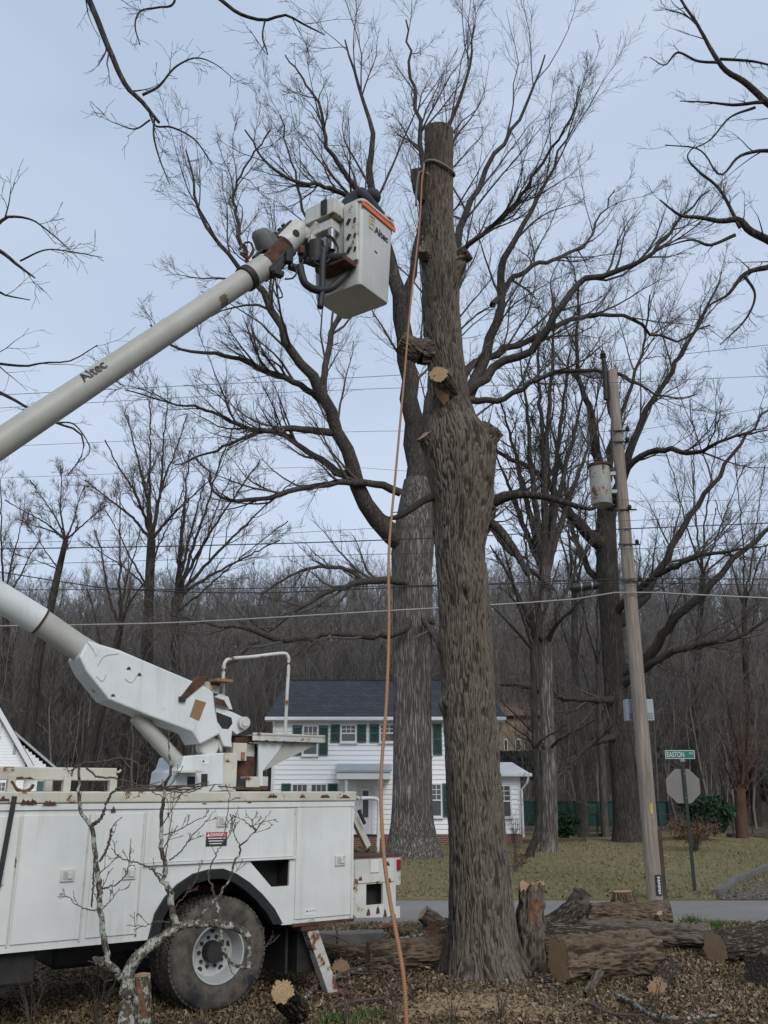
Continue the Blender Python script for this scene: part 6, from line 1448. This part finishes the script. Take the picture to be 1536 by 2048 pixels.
bark_piece('limb_stub', sp(955, 1050), sp(985, 1010, -.1), .14, .09, HB, stem, off=base, seed=8, lump=.1)
flap = MB().ext([sp(822, 338, -.2) - base, sp(848, 333, -.2) - base, sp(850, 400, -.15) - base, sp(840, 395, -.2) - base, sp(826, 368, -.2) - base], (0, .16, 0)).obj('bark_slab', M['bark_dark'], stem)
def small_limb(pts, name, m, taper=6, levels=None, seed=1):
    q = np.array(pl(SY, *pts)); q2 = smoothpath(q, 26); V, Q = tubes(q2[None, :, :3], q2[None, :, 3], 9); Vs, Qs, b_ = [V - base], [Q], len(V)
    if levels:
        r_ = np.random.default_rng(seed); P, R = q2[None, :, :3], q2[None, :, 3]
        for lv in levels:
            P, R = spawn(P, R, r_=r_, **lv); V, Q = tubes(P, R, 4); Vs.append(V - base); Qs.append(Q + b_); b_ += len(V)
    return put(name, mesh_np(name, np.vstack(Vs), np.vstack(Qs)), m, stem, smooth=True)
small_limb([(960, 1025, 26), (990, 1003, 22, -.1), (1030, 990, 17, -.2), (1080, 992, 14, -.3), (1130, 1005, 11, -.4), (1180, 1018, 8, -.5), (1200, 1010, 3, -.5)], 'remaining_limb', M['bark_dark'])
small_limb([(975, 1040, 18), (1000, 1060, 17, -.3), (1030, 1100, 14, -.5), (1052, 1142, 12, -.7), (1056, 1152, 6, -.7)], 'remaining_limb', M['bark_dark'])
small_limb([(880, 990, 18), (850, 1000, 15, -.2), (820, 1020, 13, -.3), (795, 1034, 11, -.35), (780, 1036, 8, -.4)], 'remaining_limb', M['bark_hero'], levels=[dict(n=3, lo=.4, rel=.3, ang=.8, r0=.4, r1=.006, K=4)])

# ------------------------------------------------------------ ropes
rp = [(860, 352, 11.45), (846, 346, 11.45), (841, 420, 11.25), (836, 480, 11.0), (822, 600, 10.5), (808, 760, 9.8), (791, 950, 8.9), (778, 1100, 8.2), (778, 1250, 7.6), (773, 1400, 7.0), (762, 1560, 6.5), (767, 1700, 6.1), (780, 1800, 5.9), (795, 1880, 5.75), (808, 1960, 5.65), (813, 2048, 5.6)]
rp = [px(*q) for q in rp]; e = rp[-1].copy(); rp += [np.array([e[0] + .02, e[1] - .2, .25]), np.array([e[0] + .12, e[1] - .45, .02]), np.array([e[0] + .5, e[1] - .8, .018])]
tag(MB().tube(smoothpath(rp, 160), .0125, 8).obj('lowering_rope', M['rope'], smooth=True), 'long tan rope hanging from the trunk top down to the ground', 'rope')
zr = zat(875, 346); ring = []
for k in range(25):
    a = k / 24 * 6.28318; rr_ = float(np.interp(zr, zs, rs)) + .035; ring.append((float(np.interp(zr, zs, cxs)) + rr_ * math.cos(a), SY + rr_ * math.sin(a), zr + .05 * math.sin(a * 2) - .04 * math.cos(a)))
rw = MB().tube(np.array(ring), .022, 8, False); rw.tube(smoothpath([ring[14], sp(846, 343, -.35), sp(838, 345, -.4), sp(833, 380, -.35), sp(832, 412, -.33)], 20), .016, 7)
tag(rw.obj('rope_loop', M['rope_grey'], smooth=True), 'grey rope looped round the trunk near its top', 'rope')

# ------------------------------------------------------------ logs
LG = 'cut logs lying round the trunk'
def log(u0, v0, u1, v1, w0, w1, label, m='bark_log', c0=None, c1=None, seed=0, dy=None, name='cut_log', group=LG, lump=.05, bend=0, **kw):
    """from the two ground-contact points in the photo; w in photo pixels"""
    a, b = gnd(u0, v0), gnd(u1, v1)
    r0 = w0 / 2 / ppm(a); r1 = w1 / 2 / ppm(b); a[2] = r0 * .93; b[2] = r1 * .93
    o = bark_piece(name, a, b, r0, r1, M[m] if m != 'hero' else M['hero_log'], cut0=M[c0] if c0 else M['cut_old'], cut1=M[c1] if c1 else M['cut_old'], seed=seed, lump=lump, bend=bend, **kw)
    return tag(o, label, 'log', group)
l1 = log(1118, 1966, 1308, 1950, 84, 84, 'thick bark covered log with a narrow cut face, nearest to the camera', 'hero', 'cut', 'bark_log', 11, lump=.09)
bs = bark_piece('branch_stub', tuple(gnd(1225, 1950) + [0, .05, .18]), tuple(gnd(1170, 1995) + [0, 0, .03]), .07, .025, HB, None, NSg=16, NRg=20, seed=3)
adopt(bs, l1)
p = gnd(1270, 1944); 
log(1080, 1930, 1302, 1922, 74, 62, 'reddish torn log lying right behind the nearest log', 'bark_log', 'cut_orange', 'cut_old', 12, lump=.1)
l3 = log(1160, 1886, 1424, 1905, 48, 54, 'long bark log with a small knot, behind the middle of the pile', 'bark_hero', 'cut_orange', 'cut', 13)
p = gnd(1328, 1893); kn = bark_piece('knot', p + [0, .12, .22], p + [-.02, .05, .42], .07, .05, HB, None, NSg=16, NRg=12, seed=9, lump=.15, cut1=M['cut_old']); adopt(kn, l3)
log(1432, 1928, 1600, 1912, 64, 76, 'mossy log with a round cut face at the right', 'bark_log', 'cut', 'cut_old', 14)
log(1524, 1974, 1600, 1950, 64, 70, 'dark rough log end at the right edge of the picture', 'hero', 'bark_dark', 'cut_old', 15, lump=.1)
log(1316, 1992, 1338, 1952, 36, 34, 'small short log with a pale sawn end beside the nearest log', 'bark_log', 'cut', 'cut_old', 16)
o9 = log(1170, 1852, 1342, 1854, 42, 50, 'big log at the back of the pile with an upright sawn stub', 'hero', 'bark_log', 'cut_old', 17)
q0, q1 = gnd(1252, 1850) + [0, 0, .2], px(1245, 1783, gnd(1252, 1850)[1]); st = bark_piece('upright_stub', q0, q1, .23, .165, M['hero_log'], None, cut1=M['cut'], seed=18, lump=.08); adopt(st, o9)
q0 = gnd(1058, 1938); q1 = px(1062, 1776, q0[1]); q0[2] = -.03
o = bark_piece('broken_stump', q0, q1, .20, .16, HB, None, seed=19, lump=.12, jag=.16, cut1=M['cut_old']); tag(o, 'upright broken wood chunk leaning beside the trunk base', 'log', LG)
ch = MB().ext([px(1062, 1800, q0[1] - .19), px(1082, 1795, q0[1] - .19), px(1080, 1850, q0[1] - .2), px(1068, 1868, q0[1] - .2), px(1058, 1840, q0[1] - .2)], (0, .05, 0)).obj('torn_face', M['cut_orange']); adopt(ch, o)
q0 = gnd(1108, 1888); q1 = px(1168, 1800, q0[1] + .1); q0[2] = .14
o = bark_piece('forked_log', q0, q1, .22, .15, M['bark_log'], None, seed=20, lump=.1, cut0=M['bark_dark'], cut1=M['bark_dark']); tag(o, 'thick log tilted up between the broken chunk and the upright stub', 'log', LG)
bk0 = bark_piece('fork', px(1150, 1838, q0[1] + .05), px(1164, 1783, q0[1] - .05), .13, .11, HB, None, seed=21, cut1=M['bark_dark'], NSg=24, NRg=20); adopt(bk0, o)
log(735, 1942, 893, 1936, 54, 60, 'dark log left of the trunk, its cut end against the bark', 'hero', 'cut_old', 'cut', 22)
q0 = gnd(876, 1862); q0[2] = .10; q1 = px(846, 1826, q0[1] - .05); o = bark_piece('cut_log', q0, q1, .12, .11, HB, None, cut1=M['cut'], cut0=M['cut_old'], seed=23); tag(o, 'short raised log with an orange brown sawn face left of the trunk', 'log', LG)
log(868, 1878, 898, 1872, 30, 34, 'small splintered log tight against the left of the trunk', 'bark_log', 'cut_orange', 'cut_old', 24)
log(682, 1958, 668, 1946, 38, 38, 'round log end behind the outrigger leg', 'bark_log', 'cut_old', 'cut_old', 25)
log(640, 1922, 770, 1916, 30, 26, 'thin bark log between the outrigger and the dark log', 'hero', 'cut_old', 'cut_old', 26)
a = px(565, 1984, 8.9); o = bark_piece('cut_log', a, np.array([a[0] + .1, a[1] + .55, .10]), .098, .10, M['bark_log'], None, cut0=M['cut'], cut1=M['cut_old'], seed=27); tag(o, 'small log with a pale round sawn face in front of the rear wheel', 'log', LG)

q0 = gnd(1240, 1953) + [0, -.03, .13]; q1 = gnd(1312, 1946) + [0, -.03, .15]
ew = bark_piece('exposed_wood', q0, q1, .10, .205, M['cut_orange'], None, NSg=40, NRg=24, seed=31, lump=.18, amp=.03, cut1=M['cut_orange']); adopt(ew, l1)
# broken chunks and chips round the pile
for k, (u, v, s_, mm, lab) in enumerate([(1172, 1878, .13, 'cut_orange', 'orange splintered chunk between the torn log and the long log'), (1098, 1905, .10, 'hero_log', 'dark bark chunk beside the broken upright piece'), (1090, 1965, .07, 'bark_log', 'small bark piece in front of the trunk root'), (1335, 1955, .06, 'hero_log', 'bark flake right of the small short log'), (1405, 2000, .05, 'hero_log', 'dark bark flake lying in the leaves below the mossy log'), (800, 1880, .12, 'bark_log', 'grey wood chunk behind the dark log left of the trunk'), (775, 1862, .10, 'cut_orange', 'reddish broken wood at the end of the concrete blocks'), (1300, 1925, .07, 'cut_orange', 'split orange piece behind the nearest log')]):
    c_ = gnd(u, v); rr = np.random.default_rng(300 + k); o = bark_piece('wood_chunk', c_ + [-s_, rr.normal(0, .04), s_ * .45 + .01], c_ + [s_, rr.normal(0, .06), s_ * .5 + .02], s_ * .55, s_ * .42, M[mm], None, NSg=20, NRg=12, seed=40 + k, lump=.22, amp=.012, cut0=M['cut_old'], cut1=M['cut_orange'], jag=s_ * .6); tag(o, lab, 'wood chunk', 'broken wood round the log pile')

# ------------------------------------------------------------ lichen-covered limb in front of the truck
def a5(x, y): return 130 + x * .28, 1500 + y * .28
FYb = 8.2
def fl_(*pts): return pl(FYb, *[(*a5(p[0], p[1]), p[2] * .28 * 2, (p[3] if len(p) > 3 else 0)) for p in pts])
main = fl_((425, 2300, 66, -.5), (430, 2080, 62, -.2), (440, 1850, 56), (445, 1690, 50), (475, 1540, 45), (600, 1405, 37), (760, 1295, 32), (850, 1250, 30), (1000, 1240, 28), (1150, 1247, 27), (1275, 1300, 26), (1322, 1385, 22), (1310, 1560, 17, -.05))
main[0] = (main[0][0], main[0][1] - .1, -.03, main[0][3])
others = [fl_((420, 1640, 34), (340, 1560, 30), (290, 1530, 30), (230, 1505, 26), (212, 1495, 12)),
    fl_((300, 1530, 26), (286, 1400, 22), (258, 1200, 20), (246, 1000, 20), (216, 750, 17), (196, 560, 16), (185, 535, 14), (125, 460, 13), (95, 300, 11), (108, 100, 9)),
    fl_((196, 545, 14), (255, 480, 12), (300, 370, 10), (370, 275, 7), (480, 258, 4)),
    fl_((795, 1245, 24), (760, 1120, 24), (745, 990, 24), (695, 930, 17), (722, 870, 16), (690, 720, 15), (686, 560, 14), (692, 430, 13), (722, 250, 11), (762, 130, 9), (740, 0, 6), (735, -120, 3)),
    fl_((110, 100, 7), (250, 85, 6), (380, 60, 6), (470, 72, 5), (560, 115, 3)),
    fl_((150, 130, 7), (250, 195, 7), (400, 212, 6), (540, 255, 5), (700, 340, 3)),
    fl_((110, 100, 5), (60, 140, 5), (48, 185, 3)),
    fl_((920, 1225, 10), (1010, 1140, 10), (1080, 1075, 10), (1160, 940, 8), (1200, 830, 8), (1258, 715, 7), (1248, 690, 6), (1370, 575, 5), (1470, 435, 2.5)),
    fl_((1080, 1075, 8), (1055, 980, 7), (1025, 900, 6), (1060, 780, 5), (1110, 690, 4), (1180, 600, 3), (1200, 490, 2)),
    fl_((1080, 1085, 9), (1112, 1220, 10), (1108, 1340, 11), (1130, 1430, 13), (1190, 1520, 12), (1275, 1555, 11), (1335, 1600, 4)),
    fl_((690, 935, 8), (660, 900, 7), (620, 840, 5)), fl_((690, 900, 5), (560, 820, 5), (400, 770, 4), (330, 700, 2.5)), fl_((700, 900, 6), (735, 650, 4), (760, 480, 3), (768, 370, 2)), fl_((745, 790, 5), (830, 720, 5), (920, 600, 4), (1000, 520, 3), (1075, 430, 2)), fl_((705, 605, 4), (800, 580, 3.5), (900, 520, 3), (1010, 470, 2)),
    fl_((270, 990, 6), (360, 960, 5), (440, 880, 4), (465, 740, 3), (472, 630, 2.5)), fl_((245, 800, 9), (300, 700, 9), (335, 560, 7)), fl_((205, 790, 6), (205, 900, 7), (190, 1120, 6)), fl_((255, 1150, 5), (150, 1135, 4), (60, 1090, 3), (30, 1050, 2.5)), fl_((265, 1140, 4), (330, 1070, 3), (390, 985, 2)),
    fl_((785, 1120, 5), (880, 1010, 4), (935, 930, 3), (960, 820, 2)), fl_((1250, 690, 4), (1200, 560, 3), (1240, 400, 2)), fl_((1365, 575, 4), (1310, 530, 3), (1268, 490, 2)), fl_((1365, 575, 3), (1340, 540, 2.5), (1333, 490, 2)),
    fl_((1130, 1430, 3), (1200, 1600, 3), (1280, 1700, 3), (1310, 1830, 2)), fl_((1320, 1460, 5), (1430, 1410, 4), (1536, 1320, 3)), fl_((400, 1600, 4), (330, 1640, 4), (280, 1655, 3)), fl_((750, 1230, 5), (640, 1230, 4), (570, 1258, 3), (440, 1250, 2)), fl_((1120, 690, 3), (1160, 450, 3), (1180, 300, 2)),
    fl_((480, 260, 4), (600, 262, 4), (760, 290, 3.5), (880, 330, 2)), fl_((1000, 245, 4), (900, 300, 4), (780, 300, 3), (700, 330, 2))]
fl_root = empty('lichen_limb', (main[0][0], main[0][1], 0)); off_ = np.array(fl_root.location); tag(fl_root, 'forked grey branch covered in pale lichen standing in front of the truck', 'branch')
mp2, mr2 = limb(main, 60); V, Q = tubes(mp2[None], mr2[None], 18); nn = vnoise(V * 26); ctr_ = np.repeat(mp2, 18, 0); V = ctr_ + (V - ctr_) * (1 + .34 * (nn - .5) + .16 * (vnoise(V * 70) - .5))[:, None]
put('main_limb', mesh_np('main_limb', V - off_, Q), M['lichen'], fl_root, smooth=True)
big, Vs, Qs, bse = [], [], [], 0
for k, l in enumerate(others):
    q_, r_2 = limb(l, 40, .004 if k > 9 else .006); V, Q = tubes(q_[None], r_2[None], 9); c_ = np.repeat(q_, 9, 0); V = c_ + (V - c_) * (1 + .3 * (vnoise(V * 45) - .5))[:, None]
    if k < 4 or k in (7, 9): put('side_limb', mesh_np('side_limb', V - off_, Q), M['lichen'] if k in (0, 1, 3, 7, 9) else M['buds'], fl_root, smooth=True)
    else: Vs.append(V - off_); Qs.append(Q + bse); bse += len(V)
    big.append((q_, r_2))
BP = np.stack([resample(q_, 20) for q_, _ in big]); BR = np.stack([np.interp(np.linspace(0, 1, 20), np.linspace(0, 1, 40), r_2) for _, r_2 in big])
r_ = np.random.default_rng(91)
P1, R1 = spawn(BP, BR, 3, r_, lo=.3, rel=.22, ang=.75, r0=.4, r1=.0026, K=5, trop=.06, wig=.10, rmax=.006, lmin=.1, lmax=.4); P2, R2 = spawn(P1, R1, 2, r_, lo=.3, rel=.5, ang=.7, r0=.7, r1=.0022, K=4, trop=.08, wig=.1, lmin=.05)
for P_, R_ in ((P1, R1), (P2, R2)):
    R_ = R_.copy(); R_[:, -1] *= 1.7                     # swollen buds at the tips
    V, Q = tubes(P_, R_, 5); Vs.append(V - off_); Qs.append(Q + bse); bse += len(V)
stuff(put('twigs', mesh_np('twigs', np.vstack(Vs), np.vstack(Qs)), M['buds'], fl_root, smooth=True))
q0 = px(*a5(560, 1900), FYb + .1); q1 = px(*a5(545, 1610), FYb + .05); q0[2] = -.02
pc = bark_piece('split_stub', q1 - off_, q0 - off_, .075, .10, M['lichen'], fl_root, NSg=24, seed=5, amp=.006, cut0=M['cut_old']);
MB().ext([px(*a5(505, 1640), FYb - .06) - off_, px(*a5(530, 1640), FYb - .06) - off_, px(*a5(590, 1900), FYb - .02) - off_, px(*a5(550, 1920), FYb - .02) - off_], (0, .02, 0)).obj('bare_wood', M['cut_orange'], fl_root)

# ------------------------------------------------------------ fallen branches and twigs on the ground
def fallen(label, pts, m, seed, lv=True, zlift=.03):
    P = []
    for (u, v, wv) in pts:
        q = gnd(u, v, zlift); P.append((q[0], q[1], q[2] + random.uniform(-.01, .05), wv / 2 / ppm(q)))
    P[0] = (P[0][0], P[0][1], P[0][3] * .6, P[0][3])
    q_, r_2 = limb(P, 24); o = empty('fallen_branch', (P[0][0], P[0][1], 0)); of = np.array(o.location)
    V, Q = tubes(q_[None], r_2[None], 8); put('stem', mesh_np('stem', V - of, Q), m, o, smooth=True)
    rr = np.random.default_rng(seed); P1, R1 = spawn(q_[None], r_2[None], 9, rr, lo=.2, rel=.3, ang=.8, r0=.5, r1=.003, K=5, trop=.02, wig=.12, lmin=.1); P2, R2 = spawn(P1, R1, 3, rr, lo=.3, rel=.5, ang=.7, r0=.7, r1=.0025, K=4, trop=.02, wig=.1)
    P1[..., 2] = np.maximum(P1[..., 2], .01); P2[..., 2] = np.maximum(P2[..., 2], .01)
    V1, Q1 = tubes(P1, R1, 4); V2, Q2 = tubes(P2, R2, 3); stuff(put('twigs', mesh_np('twigs', np.vstack([V1, V2]) - of, np.vstack([Q1, Q2 + len(V1)])), M['buds'], o)); tag(o, label, 'branch', 'branches fallen on the ground')
fallen('long thin branch lying across the foot of the outrigger', [(598, 2004, 11), (640, 1975, 11), (690, 1952, 10), (740, 1938, 8), (800, 1932, 6), (860, 1940, 4)], M['lichen'], 1)
fallen('pale forked branch lying against the right of the trunk base', [(950, 1985, 10), (1005, 1972, 9), (1025, 1930, 7), (1045, 1900, 5), (1058, 1888, 3)], M['lichen'], 2)
fallen('grey lichened branch on the ground below the nearest log', [(1225, 1985, 10), (1265, 2010, 10), (1300, 2034, 9), (1360, 2046, 8), (1440, 2040, 5)], M['lichen'], 3)
fallen('thin dark stick lying left of the sawdust', [(640, 2022, 6), (700, 2010, 6), (770, 2000, 4)], M['buds'], 4)
fallen('bent stick lying under the nearest log stub', [(1120, 2020, 6), (1170, 2012, 7), (1220, 2030, 5), (1290, 2035, 3)], M['buds'], 5)
fallen('slim branch behind the outrigger among the leaves', [(720, 1950, 8), (760, 1915, 7), (800, 1890, 5), (840, 1880, 3)], M['buds'], 6)
fallen('pale stick at the left of the dark log', [(650, 1930, 10), (720, 1900, 9), (780, 1885, 7), (850, 1875, 4)], M['lichen'], 7)
r_ = np.random.default_rng(14); n = 420; yy = r_.uniform(8.7, 15.5, n); xx = r_.uniform(-.45, .45, n) * yy; a = r_.uniform(0, 6.283, n); ln = r_.uniform(.08, .5, n); P = []
for k in range(4):
    t = k / 3; P.append(np.stack([xx + np.cos(a) * ln * t + r_.normal(0, .015, n), yy + np.sin(a) * ln * t + r_.normal(0, .015, n), .012 + .05 * t * r_.uniform(0, 1, n)], -1))
V, Q = tubes(np.stack(P, 1), np.tile(np.linspace(.007, .003, 4), (n, 1)), 4); tag(stuff(put('twig_litter', mesh_np('twig_litter', V, Q), M['buds'])), 'small twigs scattered among the leaves', 'twigs')
for k, (u, v, h, lab) in enumerate([(790, 2060, .55, 'thin bare sapling stems right of the hanging rope'), (905, 2052, .4, 'bare weed stems in the sawdust at the bottom'), (1000, 2045, .5, 'thin weed stems between the sawdust and fallen branch'), (190, 2070, .62, 'twiggy stems at the bottom left before the lichened limb'), (60, 2075, .6, 'bare twigs at the bottom left corner'), (690, 2050, .42, 'sparse twigs between the pale sawn log and the rope')]):
    twig_plant('weed_stems', lab, u, v, None, 5, h, .28, 120 + k, M['buds'], .006, 'weeds', 'bare weeds in the foreground', (3, 2))
for k, (u, v, lab) in enumerate([(745, 2036, 'small green weed patch left of the hanging rope'), (680, 2046, 'small green weed clump at the bottom below the outrigger')]):
    c = gnd(u, v); rr = np.random.default_rng(k + 50); tag(stuff(blades('green_weeds', c[0] + rr.normal(0, .1, 160), c[1] + rr.normal(0, .06, 160), .0, .09, .008, M['grass_green'], rr)), lab, 'weeds')

# ------------------------------------------------------------ utility pole
pbse = gnd(1311, 1800); PY = pbse[1]
pole = empty('utility_pole', tuple(pbse)); tag(pole, 'weathered wooden utility pole beside the street, carrying a transformer', 'pole')
ztop = px(1222, 742, PY)[2]
MB().tube([(0, 0, -.2), (0, 0, ztop * .5), (0, 0, ztop)], [.165, .145, .115], 24).obj('post', M['pole'], pole, smooth='auto')
def pp_(u, v, dy=0): return px(u, v, PY + dy) - pbse
MB().box(.11, .21, -.10, -.02, -.05, pp_(1300, 1660)[2]).obj('riser_board', M['timber'], pole)
tg = MB().box(-.02, .10, -.18, -.155, .10, .48).obj('tag_plate', M['black'], pole)
b = MB()
for k in range(11): b.box(.02 + .01 * (k % 3 == 0), .075 - .008 * (k % 2), -.183, -.1805, .13 + k * .03, .148 + k * .03)
b.obj('tag_marks', M['decal_white'], tg)
MB().box(.005, .045, -.166, -.15, *sorted((pp_(1300, 1607)[2], pp_(1300, 1627)[2]))).obj('yellow_tag', M['yellow'], pole)
MB().box(.03, .06, -.166, -.15, *sorted((pp_(1302, 1638)[2], pp_(1302, 1648)[2]))).obj('metal_tag', M['steel'], pole)
# insulator pin and cut-out at the top
MB().tube([(-.20, -.02, pp_(1208, 800)[2]), (-.17, -.02, ztop + .1), (-.19, -.02, ztop + .35)], [.06, .07, .05], 10).lathe([(.05, 0), (.085, .03), (.05, .06), (.08, .10), (.05, .13), (.03, .2)], 14, (-.19, -.02, ztop + .32)).obj('top_insulator', M['dark'], pole, smooth='auto')
MB().tube([(.02, 0, ztop), (.02, 0, ztop + .45)], .018, 6).obj('top_pin', M['steel'], pole)
for k, (v, dx) in enumerate(((866, 0), (888, .02), (1023, .1), (1092, 0), (1165, 0))):
    zz_ = pp_(1240, v)[2]; MB().bar((-.22, -.14, zz_), (.26, -.14, zz_), .03, .03).lathe([(.03, -.05), (.045, 0), (.03, .05)], 10, (.2 - dx, -.17, zz_ + .05)).obj('bracket', M['dark'], pole)
MB().tube(smoothpath([(-.14, -.12, pp_(1250, 1200)[2]), (-.17, -.14, pp_(1250, 1230)[2]), (-.165, -.14, pp_(1265, 1400)[2]), (-.165, -.12, pp_(1270, 1480)[2])], 24), .012, 6).obj('conduit', M['drum'], pole)
gb = MB(); gz0, gz1 = pp_(1280, 1440)[2], pp_(1280, 1397)[2]; gb.box(-.24, .34, .15, .42, gz0, gz1); gbo = gb.obj('equipment_box', M['greybox'], pole, bevel=.01)
for side_ in (-.21, .20):
    for k in range(4): MB().box(side_, side_ + .11, .14, .1495, gz0 + .04 + k * .035, gz0 + .052 + k * .035).obj('louvre', M['sign_back'], gbo)
# transformer
tz0, tz1 = pp_(1200, 1012)[2], pp_(1200, 935)[2]; tx = pp_(1201, 970)[0]; kk_ = ppm(px(1201, 970, PY)); tr_r = 21 / kk_
trf = empty('transformer', tuple(pbse + [0, 0, 0])); tag(trf, 'rust stained grey canister transformer hung high on the utility pole', 'transformer')
MB().lathe([(tr_r * .8, tz0), (tr_r * .95, tz0 + .03), (tr_r * .97, tz0 + .06), (tr_r, tz1 - .06), (tr_r * 1.0, tz1)], 36, (tx, 0, 0)).obj('tank', M['trafo'], trf, smooth='auto')
MB().lathe([(tr_r * 1.13, tz1), (tr_r * 1.16, tz1 + .03), (tr_r * 1.12, tz1 + .06), (tr_r * .4, tz1 + .12)], 36, (tx, 0, 0)).obj('lid', M['rust'], trf, smooth='auto')
for za, zb_ in ((tz0 + .30, tz0 + .38), (tz1 - .20, tz1 - .12)): MB().box(tx + tr_r * .9, -.10, -.05, .05, za, zb_).obj('hanger', M['greybox'], trf)
for yy_ in (-.12, .12): MB().lathe([(.03, 0), (.05, .03), (.03, .06), (.05, .09), (.03, .12), (.012, .2)], 12, (tx - .02, yy_, tz1 + .10)).obj('bushing', M['dark'], trf, smooth='auto')
# wires
def wire(label, pts, r, m='wire', dy=0.0, group='overhead wires'):
    q = [px(u, v, PY + dy) for u, v in pts]; d0 = q[0] - q[1]; d1 = q[-1] - q[-2]
    q = [q[0] + d0 / np.linalg.norm(d0) * 14] + q + [q[-1] + d1 / np.linalg.norm(d1) * 14]
    o = MB().tube(smoothpath(q, 50), r, 6).obj('overhead_wire', M[m]); return tag(o, label, 'wire', group)
wire('topmost thin wire meeting the top of the pole', [(0, 790), (400, 770), (768, 752), (1224, 722), (1536, 690)], .007, dy=-.1)
wire('thin wire passing just under the bucket boom lettering', [(0, 816), (400, 793), (768, 777), (1232, 765), (1536, 752)], .006, dy=-.2)
wire('thin wire crossing the bare tree tops at left', [(0, 893), (400, 876), (768, 862), (1236, 862), (1536, 815)], .005, dy=-.16)
wire('fine wire lower in the sky at left, faint', [(0, 956), (400, 942), (768, 938), (1240, 1000), (1536, 1000)], .004, dy=-.2)
wire('fine wire just above the heavy black cable', [(0, 1086), (400, 1076), (768, 1056), (1248, 1042), (1536, 1020)], .005, dy=-.22)
wire('heavy black cable crossing the middle of the picture', [(0, 1098), (400, 1091), (768, 1080), (1248, 1058), (1536, 1046)], .0125, dy=-.16)
wire('fine wire below the heavy black cable', [(0, 1130), (400, 1118), (768, 1108), (1250, 1098), (1536, 1088)], .006, dy=-.2)
wire('sagging black cable dipping at left above the wood', [(0, 1144), (120, 1163), (240, 1178), (500, 1186), (768, 1176), (1252, 1158), (1536, 1158)], .012, dy=-.17)
wire('straight black wire running level above the wood', [(0, 1180), (400, 1178), (768, 1172), (1254, 1166), (1536, 1170)], .009, dy=-.2)
wire('pale grey cable sloping up to the right behind the lower boom', [(0, 1252), (200, 1249), (400, 1243), (768, 1222), (1130, 1200), (1256, 1184), (1536, 1196)], .016, 'wire_grey', dy=-.2)
sc0, sc1 = px(1143, 1176, PY - .2), px(1196, 1170, PY - .2)
o = MB().tube([sc0 - [.04, 0, 0], sc0, sc0 + [.02, 0, 0], sc1 - [.02, 0, 0], sc1, sc1 + [.04, 0, 0]], [.03, .05, .095, .095, .05, .03], 18).obj('splice_case', M['black'], smooth='auto'); tag(o, 'black cylindrical splice case on the cable left of the pole', 'splice case')
for t in (.35, .75): 
    c_ = sc0 + (sc1 - sc0) * t; MB().tube([c_ - [.015, 0, 0], c_ + [.015, 0, 0]], .10, 18).obj('strap', M['steel'], o)

# ------------------------------------------------------------ street sign
sb_ = gnd(1390, 1785); sg = empty('street_sign', tuple(sb_)); tag(sg, 'dark green post with a green street name sign above a blank octagonal sign back', 'sign')
def ss(u, v, dy=0): return px(u, v, sb_[1] + dy) - sb_
ztp = ss(1362, 1522)[2]
MB().box(-.035, .035, -.02, .02, -.1, ztp).obj('post', M['post_green'], sg, bevel=.004)
b = MB()
for k in range(24): b.lathe([(.008, 0), (.008, .003)], 8, (0, -.0195, .3 + k * .1), (0, -1, 0))
b.obj('post_holes', M['black'], sg)
oc = ss(1367, 1572); R8 = .395
op = [(oc[0] + R8 * math.cos(math.pi / 8 + k * math.pi / 4), .024, oc[2] + R8 * math.sin(math.pi / 8 + k * math.pi / 4)) for k in range(8)]
MB().ext(op, (0, .004, 0)).obj('octagon_plate', M['sign_back'], sg)
MB().ext([(p[0], .0285, p[2]) for p in op], (0, .001, 0)).obj('octagon_face', M['decal_red'], sg)
for z_ in (oc[2] - .25, oc[2] + .25): MB().lathe([(.014, 0), (.014, .006), (.008, .010)], 8, (0, -.02, z_), (0, -1, 0)).obj('bolt', M['steel'], sg)
MB().box(-.05, .05, -.03, .03, ztp - .02, ss(1360, 1517)[2]).obj('bracket', M['steel'], sg, bevel=.006)
c0_, c1_ = ss(1331, 1510), ss(1389, 1510); zc = (ss(1360, 1517)[2] + ss(1360, 1501)[2]) / 2; bw, bhh = (c1_[0] - c0_[0]), .185
bl_ = MB().box(c0_[0], c1_[0], -.004, .004, zc - bhh / 2, zc + bhh / 2).obj('name_blade', M['decal_white'], sg)
MB().box(c0_[0] + .012, c1_[0] - .012, -.0062, -.0042, zc - bhh / 2 + .012, zc + bhh / 2 - .012).obj('blade_face', M['sign_green'], bl_)
text('blade_text', 'EASTON', .165, M['decal_white'], bl_, (c0_[0] + .03, -.0068, zc - .056), (.62, 0, 0), (0, 0, 1), .0, .0006).scale = (.62, 1, 1)
text('blade_suffix', 'AVE', .062, M['decal_white'], bl_, (c1_[0] - .125, -.0068, zc + .005), (1, 0, 0), (0, 0, 1), .0, .0006).scale = (.8, 1, 1)
sg.rotation_euler = (0, 0, math.radians(-3))
